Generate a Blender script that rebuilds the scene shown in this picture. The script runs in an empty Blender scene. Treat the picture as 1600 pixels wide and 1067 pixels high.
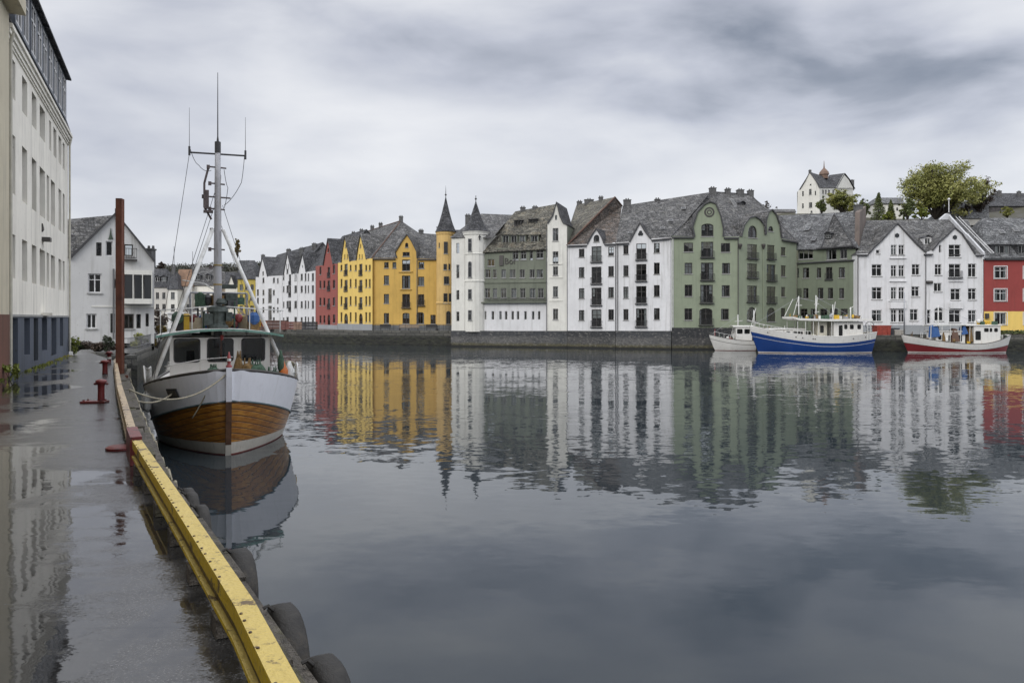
import bpy, bmesh, math, random
from mathutils import Vector, Matrix, noise
from mathutils.geometry import tessellate_polygon
R = math.radians
S = bpy.context.scene
COL = S.collection
rnd = random.Random(7)

# ------------------------------------------------------------------ camera, sky, sun, exposure
F, HZ, CZ = 1200.0, 497.0, 3.8            # focal length in photo pixels, horizon row, eye height over the water
cam = bpy.data.cameras.new("camera"); camo = bpy.data.objects.new("camera", cam); COL.objects.link(camo)
camo.location = (0, 0, CZ); camo.rotation_euler = (R(90), 0, 0)
cam.lens = 27; cam.sensor_width = 36; cam.shift_y = -(533.5-HZ)/1600; cam.clip_end = 4000; cam.clip_start = .05
S.camera = camo
S.view_settings.view_transform = 'Standard'; S.view_settings.look = 'None'
S.view_settings.exposure = 0.30; S.view_settings.gamma = 1
S.cycles.use_denoising = True
S.cycles.max_bounces = 6; S.cycles.transparent_max_bounces = 8; S.cycles.caustics_reflective = False
SUN_EL, SUN_AZ = 32, 215                    # azimuth measured clockwise from +Y: behind the camera, a little to the left
w = bpy.data.worlds.new("World"); S.world = w; w.use_nodes = True
nt = w.node_tree; N = nt.nodes; Lk = nt.links; N.clear()
def nd(t, **k):
    n = N.new(t)
    for a, b in k.items(): setattr(n, a, b)
    return n
def wmath(op, a, b=None, c=None):
    n = nd('ShaderNodeMath', operation=op)
    for i, v in enumerate((a, b, c)):
        if v is None: continue
        if isinstance(v, (int, float)): n.inputs[i].default_value = v
        else: Lk.new(v, n.inputs[i])
    return n.outputs[0]
out = nd('ShaderNodeOutputWorld'); mix = nd('ShaderNodeMixShader'); mix.inputs[0].default_value = .93
b1 = nd('ShaderNodeBackground'); b2 = nd('ShaderNodeBackground')
sky = nd('ShaderNodeTexSky', sky_type='NISHITA', sun_disc=False); sky.sun_elevation = R(SUN_EL); sky.sun_rotation = R(SUN_AZ)
b1.inputs[1].default_value = .1; Lk.new(sky.outputs[0], b1.inputs[0])
tc = nd('ShaderNodeTexCoord'); sx = nd('ShaderNodeSeparateXYZ'); Lk.new(tc.outputs['Generated'], sx.inputs[0])
X, Y, Z = sx.outputs
zz = wmath('ADD', wmath('MAXIMUM', Z, 0.0), .10)
cv = nd('ShaderNodeCombineXYZ'); Lk.new(wmath('DIVIDE', X, zz), cv.inputs[0]); Lk.new(wmath('DIVIDE', Y, zz), cv.inputs[1])
mp = nd('ShaderNodeMapping'); Lk.new(tc.outputs['Generated'], mp.inputs[0]); mp.inputs['Scale'].default_value = (2.9, 2.9, 8.5); mp.inputs['Location'].default_value = (3.1, 1.7, .6)
mp.inputs['Rotation'].default_value = (0, R(7), 0)
n1 = nd('ShaderNodeTexNoise'); n1.inputs['Scale'].default_value = 1.25; n1.inputs['Detail'].default_value = 7; n1.inputs['Roughness'].default_value = .48; n1.inputs['Distortion'].default_value = .2
Lk.new(mp.outputs[0], n1.inputs['Vector'])
mp2 = nd('ShaderNodeMapping'); Lk.new(cv.outputs[0], mp2.inputs[0]); mp2.inputs['Scale'].default_value = (.28, .35, 1); mp2.inputs['Location'].default_value = (8.3, 4.1, 0)
n2 = nd('ShaderNodeTexNoise'); n2.inputs['Scale'].default_value = .9; n2.inputs['Detail'].default_value = 3; n2.inputs['Roughness'].default_value = .5
Lk.new(mp2.outputs[0], n2.inputs['Vector'])
# the heavy cloud bank high on the right and a fainter one high on the left
def bank(px, py, rx, ry):
    dx, dz = (px-800)/F, (HZ-py)/F
    yy = wmath('MAXIMUM', Y, .05)
    a = wmath('DIVIDE', wmath('SUBTRACT', wmath('DIVIDE', X, yy), dx), rx/F)
    b = wmath('DIVIDE', wmath('SUBTRACT', wmath('DIVIDE', Z, yy), dz), ry/F)
    # ragged edge from the cloud noise
    r2 = wmath('ADD', wmath('MULTIPLY', a, a), wmath('MULTIPLY', b, b))
    r2 = wmath('ADD', r2, wmath('MULTIPLY', wmath('SUBTRACT', n1.outputs[0], .5), 3.2))
    g = wmath('POWER', 2.718, wmath('MULTIPLY', wmath('MAXIMUM', r2, 0.0), -1.0))
    return wmath('MULTIPLY', g, wmath('GREATER_THAN', Y, 0.05))
v = wmath('ADD', wmath('MULTIPLY', wmath('SUBTRACT', n1.outputs[0], .5), 1.35), wmath('MULTIPLY', wmath('SUBTRACT', n2.outputs[0], .5), .45))
v = wmath('SUBTRACT', wmath('ADD', v, .72), wmath('MULTIPLY', bank(1370, 128, 350, 95), .50))
v = wmath('SUBTRACT', v, wmath('MULTIPLY', bank(930, 90, 330, 70), .20))
v = wmath('SUBTRACT', v, wmath('MULTIPLY', bank(300, 40, 420, 60), .16))
v = wmath('SUBTRACT', v, wmath('MULTIPLY', bank(470, 220, 260, 40), .10))
v = wmath('ADD', v, wmath('MULTIPLY', bank(900, 215, 420, 60), .22))
rp = nd('ShaderNodeValToRGB'); Lk.new(v, rp.inputs[0])
cr = rp.color_ramp; cr.elements[0].position = 0.0; cr.elements[0].color = (.22, .245, .30, 1)
cr.elements[1].position = 1.0; cr.elements[1].color = (.74, .745, .765, 1)
e = cr.elements.new(.42); e.color = (.45, .47, .535, 1)
e = cr.elements.new(.68); e.color = (.59, .605, .65, 1)
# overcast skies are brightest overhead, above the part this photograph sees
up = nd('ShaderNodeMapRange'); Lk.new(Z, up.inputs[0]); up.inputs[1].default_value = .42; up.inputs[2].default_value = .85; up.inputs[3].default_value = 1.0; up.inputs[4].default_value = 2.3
east_fill = nd('ShaderNodeMapRange'); Lk.new(X, east_fill.inputs[0]); east_fill.inputs[1].default_value = .60; east_fill.inputs[2].default_value = .92; east_fill.inputs[3].default_value = 1.0; east_fill.inputs[4].default_value = 2.0   # unseen sky right of the view, brightened to light the left building
vm = nd('ShaderNodeVectorMath', operation='SCALE'); Lk.new(rp.outputs[0], vm.inputs[0]); Lk.new(wmath('MULTIPLY', up.outputs[0], east_fill.outputs[0]), vm.inputs['Scale'])
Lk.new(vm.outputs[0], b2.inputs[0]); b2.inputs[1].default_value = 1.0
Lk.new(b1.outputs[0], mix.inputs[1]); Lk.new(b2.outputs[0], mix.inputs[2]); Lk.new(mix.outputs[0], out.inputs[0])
sun = bpy.data.lights.new("sun", 'SUN'); sun.energy = 1.4; sun.angle = R(35); sun.color = (1, .97, .92)
suno = bpy.data.objects.new("sun", sun); COL.objects.link(suno)
sd = Vector((math.sin(R(SUN_AZ))*math.cos(R(SUN_EL)), math.cos(R(SUN_AZ))*math.cos(R(SUN_EL)), math.sin(R(SUN_EL))))
suno.rotation_euler = sd.to_track_quat('Z', 'Y').to_euler()

# ------------------------------------------------------------------ materials
class NT:
    def __init__(s, m):
        m.use_nodes = True; s.t = m.node_tree; s.n = s.t.nodes; s.l = s.t.links
        s.p = s.n['Principled BSDF']; s.o = s.n['Material Output']
        s.tc = s.n.new('ShaderNodeTexCoord')
    def new(s, t, **k):
        x = s.n.new(t)
        for a, b in k.items(): setattr(x, a, b)
        return x
    def map(s, scale=(1, 1, 1), src=None, loc=(0, 0, 0), rot=(0, 0, 0)):
        m = s.new('ShaderNodeMapping'); s.l.new(src or s.tc.outputs['Object'], m.inputs[0])
        m.inputs['Scale'].default_value = scale; m.inputs['Location'].default_value = loc; m.inputs['Rotation'].default_value = rot
        return m.outputs[0]
    def noise(s, vec, scale, detail=3, rough=.5, dist=0):
        n = s.new('ShaderNodeTexNoise'); s.l.new(vec, n.inputs['Vector'])
        n.inputs['Scale'].default_value = scale; n.inputs['Detail'].default_value = detail
        n.inputs['Roughness'].default_value = rough; n.inputs['Distortion'].default_value = dist
        return n.outputs
    def ramp(s, fac, stops):
        r = s.new('ShaderNodeValToRGB'); s.l.new(fac, r.inputs[0]); c = r.color_ramp
        c.elements[0].position = stops[0][0]; c.elements[0].color = (*stops[0][1], 1)
        c.elements[1].position = stops[-1][0]; c.elements[1].color = (*stops[-1][1], 1)
        for p, col in stops[1:-1]: c.elements.new(p).color = (*col, 1)
        return r.outputs[0]
    def mix(s, fac, a, b, mode='MIX'):
        m = s.new('ShaderNodeMixRGB', blend_type=mode)
        for i, v in enumerate((fac, a, b)):
            if isinstance(v, (int, float)): m.inputs[i].default_value = v
            elif isinstance(v, tuple): m.inputs[i].default_value = (*v, 1)
            else: s.l.new(v, m.inputs[i])
        return m.outputs[0]
    def math(s, op, a, b=None):
        m = s.new('ShaderNodeMath', operation=op)
        for i, v in enumerate((a, b)):
            if v is None: continue
            if isinstance(v, (int, float)): m.inputs[i].default_value = v
            else: s.l.new(v, m.inputs[i])
        return m.outputs[0]
    def rng(s, v, a, b, c, d):
        m = s.new('ShaderNodeMapRange'); s.l.new(v, m.inputs[0])
        for i, x in enumerate((a, b, c, d)): m.inputs[i+1].default_value = x
        return m.outputs[0]
    def bump(s, h, dist=.02, strength=1):
        b = s.new('ShaderNodeBump'); s.l.new(h, b.inputs['Height']); b.inputs['Distance'].default_value = dist; b.inputs['Strength'].default_value = strength
        s.l.new(b.outputs[0], s.p.inputs['Normal'])
    def base(s, c): s.l.new(c, s.p.inputs['Base Color'])
MATS = {}
def mk(name):
    m = bpy.data.materials.new(name); MATS[name] = m; return m, NT(m)
def sc(c, k): return tuple(min(1, x*k) for x in c)
def plain(name, col, rough=.6, metal=0, var=.15, scale=3.0):
    if name in MATS: return MATS[name]
    m, t = mk(name); n = t.noise(t.map(), scale, 4, .6)[0]
    t.base(t.ramp(n, [(.3, sc(col, 1-var)), (.7, sc(col, 1+var))]))
    t.p.inputs['Roughness'].default_value = rough; t.p.inputs['Metallic'].default_value = metal
    return m
def stucco(name, col, dirt=(.20, .19, .16), amt=.35, old=.10):
    m, t = mk(name)
    big = t.noise(t.map(), .35, 4, .55)[0]
    c = t.ramp(big, [(.3, sc(col, 1-old)), (.7, sc(col, 1+old*.4))])
    patch = t.noise(t.map((1, 1, .8)), 1.6, 5, .6)[0]
    c = t.mix(t.rng(patch, .50, .66, 0, .22), c, sc(col, .66))
    drip = t.noise(t.map((2.2, 2.2, .12)), 1.3, 5, .65)[0]
    c = t.mix(t.rng(drip, .52, .74, 0, amt*1.2), c, dirt)
    sp = t.noise(t.map((1.3, 1.3, .9), loc=(4, 2, 8)), 5.5, 4, .7)[0]; c = t.mix(t.rng(sp, .63, .72, 0, amt*1.3), c, sc(dirt, 1.4))
    t.base(c); t.p.inputs['Roughness'].default_value = .85
    t.bump(t.noise(t.map(), 9, 4, .6)[0], .01, .5)
    return m
def slate(name, a, b, lichen, amt=.5, seed=0):
    m, t = mk(name)
    tile = t.new('ShaderNodeTexBrick'); vec = t.new('ShaderNodeCombineXYZ'); s = t.new('ShaderNodeSeparateXYZ')
    t.l.new(t.tc.outputs['Object'], s.inputs[0])
    t.l.new(t.math('ADD', s.outputs[0], t.math('MULTIPLY', s.outputs[1], .7)), vec.inputs[0])
    wob = t.noise(t.map(), .8, 3)[0]
    t.l.new(t.math('ADD', s.outputs[2], t.math('MULTIPLY', wob, .35)), vec.inputs[1])
    t.l.new(vec.outputs[0], tile.inputs[0])
    tile.inputs['Scale'].default_value = 1; tile.inputs['Brick Width'].default_value = .42; tile.inputs['Row Height'].default_value = .24
    tile.inputs['Mortar Size'].default_value = .028; tile.inputs['Color1'].default_value = (*a, 1); tile.inputs['Color2'].default_value = (*b, 1)
    tile.inputs['Mortar'].default_value = (*sc(a, .35), 1); tile.inputs['Bias'].default_value = .0
    n = t.noise(t.map(loc=(seed, 0, 0)), 1.1, 6, .68, .8)[0]
    c = t.mix(t.rng(n, .48, .66, 0, amt), tile.outputs[0], lichen)
    n4 = t.noise(t.map((1, 1, 1.6), loc=(seed*2, 0, 3), rot=(.5, .3, .4)), .55, 6, .72, 2.2)[0]
    c = t.mix(t.rng(n4, .41, .50, .85, 0), c, sc(a, .35)); c = t.mix(t.rng(n4, .54, .62, 0, .75), c, sc(b, 1.8))
    n2 = t.noise(t.map(loc=(0, seed, 0)), 3.2, 5, .7, 1.2)[0]
    c = t.mix(t.rng(n2, .48, .60, 0, .85), c, sc(a, .30))
    n3 = t.noise(t.map((1.4, 1.4, .9), loc=(seed, seed, 0)), 4.6, 4, .75)[0]
    c = t.mix(t.rng(n3, .56, .64, 0, .8), c, sc(b, 2.3))
    t.base(c); t.p.inputs['Roughness'].default_value = .72
    h = t.math('ADD', t.math('MULTIPLY', tile.outputs[1], -.6), t.math('ADD', t.math('MULTIPLY', n4, 2.2), t.math('ADD', n2, n))); t.bump(h, .22, 1)
    return m
def leafmat(name, a, b, c3):
    m, t = mk(name)
    n = t.noise(t.map(), .28, 3, .6)[0]; f = t.noise(t.map(), 2.5, 2, .5)[0]
    c = t.ramp(n, [(.35, a), (.5, b), (.66, c3)])
    t.base(t.mix(t.rng(f, .35, .7, 0, .6), c, sc(a, .6))); t.p.inputs['Roughness'].default_value = .6
    return m
WHITE = stucco('white_render', (.68, .68, .69), amt=.36, old=.10)
CREAM = stucco('cream_render', (.82, .79, .71), amt=.35, old=.12)
CREAM2 = stucco('warm_white_render', (.70, .69, .64), amt=.25)
PALE = stucco('pale_far_render', (.55, .53, .49), amt=.3)
BUFF = stucco('buff_far_render', (.52, .45, .36), amt=.3)
OCHRE = stucco('ochre_render', (.62, .42, .16), (.25, .15, .07), .35, .15)
YELLOW = stucco('yellow_render', (.58, .37, .095), (.3, .18, .05), .32, .13)
YELLOWS = stucco('bright_and_lit_yellow_render', (.76, .54, .15), (.4, .3, .1), .18, .06)  # lighter copy: sunlit side of the yellow building painted in; plain paint on red one
REDW = stucco('red_render', (.27, .050, .045), (.14, .04, .035), .3, .12)
REDFAR = stucco('faded_red_render', (.29, .085, .07), (.14, .05, .045), .3, .12)
GREEN = stucco('green_render', (.25, .285, .205), (.10, .12, .09), .25, .08)
GREEN2 = stucco('dull_green_render', (.155, .18, .13), (.07, .08, .06), .4, .14)
GREEN3 = stucco('grey_green_shingle', (.17, .185, .145), (.06, .07, .055), .5, .2)
SLATEBLUE = stucco('slate_blue_plinth_paint', (.085, .10, .13), (.04, .045, .04), .6, .25)
BROWNW = stucco('brown_firewall', (.15, .12, .105), (.07, .06, .05), .6, .3)
PLINTH = stucco('grey_stone_plinth', (.15, .155, .16), (.05, .055, .05), .6, .25)
PLINTHL = stucco('light_grey_plinth', (.30, .315, .33), (.14, .14, .13), .4, .15)
ROOF = slate('grey_slate_roof', (.100, .100, .102), (.175, .173, .172), (.27, .26, .23), .5, 1)
ROOFD = slate('dark_slate_roof', (.055, .058, .066), (.10, .10, .108), (.15, .15, .14), .4, 5)
ROOFT = slate('lichen_tan_slate_roof', (.12, .115, .095), (.20, .19, .155), (.29, .235, .15), .7, 9)
ROOFR = slate('rusty_slate_roof', (.10, .085, .075), (.17, .15, .135), (.21, .12, .06), .6, 13)
ROOFL = slate('light_slate_roof', (.12, .123, .13), (.20, .205, .21), (.38, .38, .37), .5, 17)
TRIM = plain('dark_eave_board', (.045, .045, .048), .6)
FRAMED = plain('dark_window_frame', (.05, .045, .042), .5)
FRAMEW = plain('white_window_frame', (.62, .62, .62), .5)
FRAMEG = plain('grey_window_frame', (.22, .22, .22), .5)
CURT = plain('pale_curtain', (.75, .75, .74), .9, 0, .3, 6)
IRON = plain('black_railing_iron', (.03, .03, .032), .5)
PIPE = plain('grey_downpipe', (.12, .12, .125), .5)
CHIM = plain('sooty_chimney_render', (.10, .10, .10), .9, 0, .4)
SILL = plain('grey_window_sill', (.30, .30, .29), .8)
def glassmat():
    m, t = mk('window_glass'); t.n.remove(t.p)
    tr = t.new('ShaderNodeBsdfTransparent'); tr.inputs[0].default_value = (.55, .58, .59, 1)
    gl = t.new('ShaderNodeBsdfGlossy'); gl.inputs['Roughness'].default_value = .03
    fr = t.new('ShaderNodeFresnel'); fr.inputs[0].default_value = 1.42
    mx = t.new('ShaderNodeMixShader'); t.l.new(t.math('ADD', fr.outputs[0], .0), mx.inputs[0]); t.l.new(tr.outputs[0], mx.inputs[1]); t.l.new(gl.outputs[0], mx.inputs[2])
    t.l.new(mx.outputs[0], t.o.inputs[0]); return m
GLASS = glassmat()
def darkglass():
    m, t = mk('dark_pane'); t.p.inputs['Base Color'].default_value = (.018, .02, .022, 1); t.p.inputs['Roughness'].default_value = .08; return m
DGLASS = darkglass()
def quaystone():
    m, t = mk('tidal_quay_stone')
    s = t.new('ShaderNodeSeparateXYZ'); t.l.new(t.new('ShaderNodeNewGeometry').outputs['Position'], s.inputs[0])
    n = t.noise(t.map(), 2.2, 6, .65)[0]; f = t.noise(t.map((1, 1, 3)), 1.2, 4, .6)[0]
    br = t.new('ShaderNodeTexBrick'); v = t.new('ShaderNodeCombineXYZ'); s2 = t.new('ShaderNodeSeparateXYZ'); t.l.new(t.tc.outputs['Object'], s2.inputs[0])
    t.l.new(t.math('ADD', s2.outputs[0], t.math('MULTIPLY', s2.outputs[1], .6)), v.inputs[0]); t.l.new(s2.outputs[2], v.inputs[1]); t.l.new(v.outputs[0], br.inputs[0])
    br.inputs['Scale'].default_value = 1; br.inputs['Brick Width'].default_value = 1.1; br.inputs['Row Height'].default_value = .42; br.inputs['Mortar Size'].default_value = .03
    br.inputs['Color1'].default_value = (.125, .12, .105, 1); br.inputs['Color2'].default_value = (.065, .064, .058, 1); br.inputs['Mortar'].default_value = (.03, .03, .028, 1)
    c = t.mix(t.rng(n, .45, .65, 0, .6), br.outputs[0], (.06, .062, .055))
    tide = t.rng(t.math('ADD', s.outputs[2], t.math('MULTIPLY', n, .7)), 1.45, 1.85, 1, 0)
    weed = t.mix(t.rng(f, .4, .62, 0, 1), (.010, .010, .009), (.030, .032, .020))
    t.base(t.mix(tide, c, weed)); t.p.inputs['Roughness'].default_value = .7
    t.bump(t.math('ADD', n, t.math('MULTIPLY', br.outputs[1], -.7)), .15, 1)
    return m
QSTONE = quaystone()
def plinthwet():
    m, t = mk('wet_stone_foundation')
    s = t.new('ShaderNodeSeparateXYZ'); t.l.new(t.new('ShaderNodeNewGeometry').outputs['Position'], s.inputs[0])
    n = t.noise(t.map(), 1.8, 6, .65)[0]; b = t.noise(t.map((1, 1, .4)), .5, 3)[0]
    oi = t.new('ShaderNodeObjectInfo'); k = t.rng(oi.outputs['Random'], 0, 1, .30, .85)
    c = t.ramp(b, [(.35, (.065, .07, .075)), (.5, (.11, .11, .11)), (.7, (.16, .155, .15))])
    c = t.mix(t.rng(t.math('ADD', s.outputs[2], t.math('MULTIPLY', b, .8)), 1.75, 2.0, 0, .85), c, (.045, .05, .058)); kk = t.new('ShaderNodeVectorMath', operation='SCALE'); t.l.new(c, kk.inputs[0]); t.l.new(k, kk.inputs['Scale']); c = kk.outputs[0]
    c = t.mix(t.rng(n, .5, .7, 0, .7), c, (.05, .05, .05))
    c = t.mix(t.rng(t.math('ADD', s.outputs[2], t.math('MULTIPLY', n, .6)), .62, .95, 1, 0), c, (.075, .068, .035))
    q = t.noise(t.map((1, 1, 1.6)), 3.1, 5, .7)[0]; c = t.mix(t.rng(q, .55, .63, 0, .6), c, (.21, .20, .185)); c = t.mix(t.rng(q, .37, .45, .75, 0), c, (.022, .022, .024))
    c = t.mix(t.rng(t.math('ADD', s.outputs[2], t.math('MULTIPLY', n, .3)), .30, .42, 1, 0), c, (.012, .012, .010))
    t.base(c); t.p.inputs['Roughness'].default_value = .75; t.bump(n, .1, .8)
    return m
WETBASE = plinthwet()

# ------------------------------------------------------------------ mesh helpers
def P(px, py, Y): return Vector(((px-800)/F*Y, Y, CZ-(py-HZ)/F*Y))
def G(px, py, z):
    Y = (CZ-z)*F/(py-HZ); return Vector(((px-800)/F*Y, Y, z))
class MB:
    def __init__(s): s.v = []; s.f = []; s.m = []
    def poly(s, pts, mi=0):
        b = len(s.v); s.v += [Vector(p) for p in pts]; s.f.append(tuple(range(b, b+len(pts)))); s.m.append(mi)
    def prism(s, pts, off, mi=0):
        """closed solid: polygon pts (3D) pushed by vector off"""
        off = Vector(off); q = [Vector(p)+off for p in pts]; n = len(pts)
        s.poly(pts, mi); s.poly(q[::-1], mi)
        for i in range(n): s.poly([pts[i], q[i], q[(i+1) % n], pts[(i+1) % n]], mi)
    def box(s, c, d, M=None, mi=0):
        c = Vector(c); x, y, z = (a/2 for a in d)
        q = [Vector((i*x, j*y, k*z)) for k in (-1, 1) for j in (-1, 1) for i in (-1, 1)]
        if M: q = [M @ a for a in q]
        b = len(s.v); s.v += [a+c for a in q]
        for f in ((0, 2, 3, 1), (4, 5, 7, 6), (0, 1, 5, 4), (2, 6, 7, 3), (0, 4, 6, 2), (1, 3, 7, 5)): s.f.append(tuple(b+i for i in f)); s.m.append(mi)
    def tube(s, path, r, seg=8, mi=0, cap=True):
        path = [Vector(p) for p in path]; n = len(path); rr = r if isinstance(r, (list, tuple)) else [r]*n
        b = len(s.v); up = None
        for i, p in enumerate(path):
            d = (path[min(i+1, n-1)]-path[max(i-1, 0)])
            if d.length < 1e-7: d = Vector((0, 0, 1))
            d.normalize()
            if up is None: up = Vector((0, 0, 1)) if abs(d.z) < .9 else Vector((1, 0, 0))
            a = d.cross(up); 
            if a.length < 1e-5: a = d.cross(Vector((.3, 1, .2)))
            a.normalize(); c = a.cross(d).normalized(); up = c
            for k in range(seg):
                t = 2*math.pi*k/seg; s.v.append(p+(a*math.cos(t)+c*math.sin(t))*rr[i])
        for i in range(n-1):
            for k in range(seg):
                k2 = (k+1) % seg
                s.f.append((b+i*seg+k, b+i*seg+k2, b+(i+1)*seg+k2, b+(i+1)*seg+k)); s.m.append(mi)
        if cap:
            s.f.append(tuple(b+k for k in range(seg))[::-1]); s.m.append(mi)
            s.f.append(tuple(b+(n-1)*seg+k for k in range(seg))); s.m.append(mi)
    def lathe(s, c, prof, seg=20, mi=0):
        """prof: (r,z) from bottom to top round centre c"""
        c = Vector(c); b = len(s.v)
        for r, z in prof:
            for k in range(seg):
                t = 2*math.pi*k/seg; s.v.append(c+Vector((r*math.cos(t), r*math.sin(t), z)))
        for i in range(len(prof)-1):
            for k in range(seg):
                k2 = (k+1) % seg; s.f.append((b+i*seg+k, b+i*seg+k2, b+(i+1)*seg+k2, b+(i+1)*seg+k)); s.m.append(mi)
        s.f.append(tuple(b+k for k in range(seg))[::-1]); s.m.append(mi)
        s.f.append(tuple(b+(len(prof)-1)*seg+k for k in range(seg))); s.m.append(mi)
    def build(s, name, mat, parent=None, smooth=False, loc=None, bevel=0):
        """verts are world coordinates unless parent is a local root; the origin is the parent's"""
        me = bpy.data.meshes.new(name)
        o0 = Vector(loc) if loc is not None else (ORG.get(parent.name, Vector()) if parent else Vector())
        me.from_pydata([tuple(a-o0) for a in s.v], [], s.f); me.update()
        mats = mat if isinstance(mat, (list, tuple)) else [mat]
        for m in mats: me.materials.append(m)
        if len(mats) > 1: me.polygons.foreach_set('material_index', s.m)
        if smooth: me.polygons.foreach_set('use_smooth', [True]*len(me.polygons))
        o = bpy.data.objects.new(name, me); COL.objects.link(o)
        if loc is not None and not parent: o.location = loc; ORG[o.name] = o0
        if parent:
            o.parent = parent; ORG[o.name] = ORG.get(parent.name, Vector())
        if bevel:
            bm = o.modifiers.new('bevel', 'BEVEL'); bm.width = bevel; bm.segments = 2; bm.limit_method = 'ANGLE'
        return o
ORG = {}
def root(name, loc, label, cat, group=None, rz=0, local=False):
    o = bpy.data.objects.new(name, None); COL.objects.link(o); o.location = loc; o.rotation_euler = (0, 0, rz)
    o['label'] = label; o['category'] = cat
    if group: o['group'] = group
    ORG[o.name] = Vector() if local else Vector(loc)
    return o
def tag(o, label, cat, group=None):
    o['label'] = label; o['category'] = cat
    if group: o['group'] = group
    return o
def struct(o): o['kind'] = 'structure'; return o
def copy_tree(o, parent=None):
    c = o.copy(); COL.objects.link(c); c.parent = parent
    if c.name not in ORG: ORG[c.name] = Vector()
    for ch in [x for x in bpy.data.objects if x.parent == o]: copy_tree(ch, c)
    return c
# ------------------------------------------------------------------ facade helper: a vertical plane A-B seen in the photograph
class Fac:
    def __init__(s, a, b):
        pa = Vector(((a[0]-800)/F*a[1], a[1])); pb = Vector(((b[0]-800)/F*b[1], b[1]))
        s.A = pa; s.B = pb; s.U = (pb-pa).normalized(); s.N = Vector((s.U.y, -s.U.x)); s.len = (pb-pa).length
    def uz(s, px, py, v=0.0):
        d = Vector(((px-800)/F, 1.0)); a = s.A-s.N*v
        t = a.dot(s.N)/d.dot(s.N); h = d*t
        return (h-a).dot(s.U), CZ-(py-HZ)/F*t
    def W(s, u, z, v=0.0):
        p = s.A+s.U*u-s.N*v; return Vector((p.x, p.y, z))
    def Q(s, px, py, v=0.0): return s.W(*s.uz(px, py, v), v)
    def zof(s, py, px=None, v=0.0): return s.uz(px if px is not None else 800+s.A.x/s.A.y*F, py, v)[1]
def rect(u0, z0, u1, z1): return [(u0, z0), (u1, z0), (u1, z1), (u0, z1)]
def arch(u0, z0, u1, z1, kind='round'):
    r = (u1-u0)/2; c = (u0+u1)/2; pts = [(u0, z0), (u1, z0)]
    k = r if kind == 'round' else r*.45
    for i in range(7):
        t = math.pi*i/6; pts.append((c+r*math.cos(t), z1-k+k*math.sin(t)))
    return pts
def circ(c, z, r, n=12): return [(c+r*math.cos(2*math.pi*i/n), z+r*math.sin(2*math.pi*i/n)) for i in range(n)]
def wall_mb(fc, outline, holes, v=0.0, reveal=.16, mb=None, mi=0):
    mb = mb or MB()
    rings = [outline]+[h for h in holes]
    flat = [p for r in rings for p in r]
    tris = tessellate_polygon([[Vector((p[0], p[1], 0)) for p in r] for r in rings])
    b = len(mb.v); mb.v += [fc.W(u, z, v) for u, z in flat]
    for t in tris:
        a, c, d = (flat[i] for i in t)
        ar = (c[0]-a[0])*(d[1]-a[1])-(c[1]-a[1])*(d[0]-a[0])
        if abs(ar) < 1e-9: continue
        mb.f.append(tuple(b+i for i in (t if ar > 0 else t[::-1]))); mb.m.append(mi)
    for h in holes:
        n = len(h)
        for i in range(n):
            p, q = h[i], h[(i+1) % n]
            mb.poly([fc.W(*p, v), fc.W(*p, v+reveal), fc.W(*q, v+reveal), fc.W(*q, v)], mi)
    return mb
def ring(mb, fc, outer, t, v, d, mi=0):
    """flat frame band following a convex outline, width t, depth d"""
    cx = sum(p[0] for p in outer)/len(outer); cz = sum(p[1] for p in outer)/len(outer)
    us = [p[0] for p in outer]; zs = [p[1] for p in outer]
    wu = (max(us)-min(us))/2; wz = (max(zs)-min(zs))/2; cx = (max(us)+min(us))/2; cz = (max(zs)+min(zs))/2
    ku, kz = 1-t/wu, 1-t/wz
    inn = [(cx+(p[0]-cx)*ku, cz+(p[1]-cz)*kz) for p in outer]
    n = len(outer)
    for i in range(n):
        j = (i+1) % n
        mb.poly([fc.W(*outer[i], v), fc.W(*outer[j], v), fc.W(*inn[j], v), fc.W(*inn[i], v)], mi)
        mb.poly([fc.W(*inn[i], v), fc.W(*inn[j], v), fc.W(*inn[j], v+d), fc.W(*inn[i], v+d)], mi)
        mb.poly([fc.W(*outer[j], v), fc.W(*outer[i], v), fc.W(*outer[i], v+d), fc.W(*outer[j], v+d)], mi)
def fbox(mb, fc, u0, u1, z0, z1, v0, v1, mi=0):
    mb.prism([fc.W(u0, z0, v0), fc.W(u1, z0, v0), fc.W(u1, z1, v0), fc.W(u0, z1, v0)], fc.W(0, 0, v1)-fc.W(0, 0, v0), mi)
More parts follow.
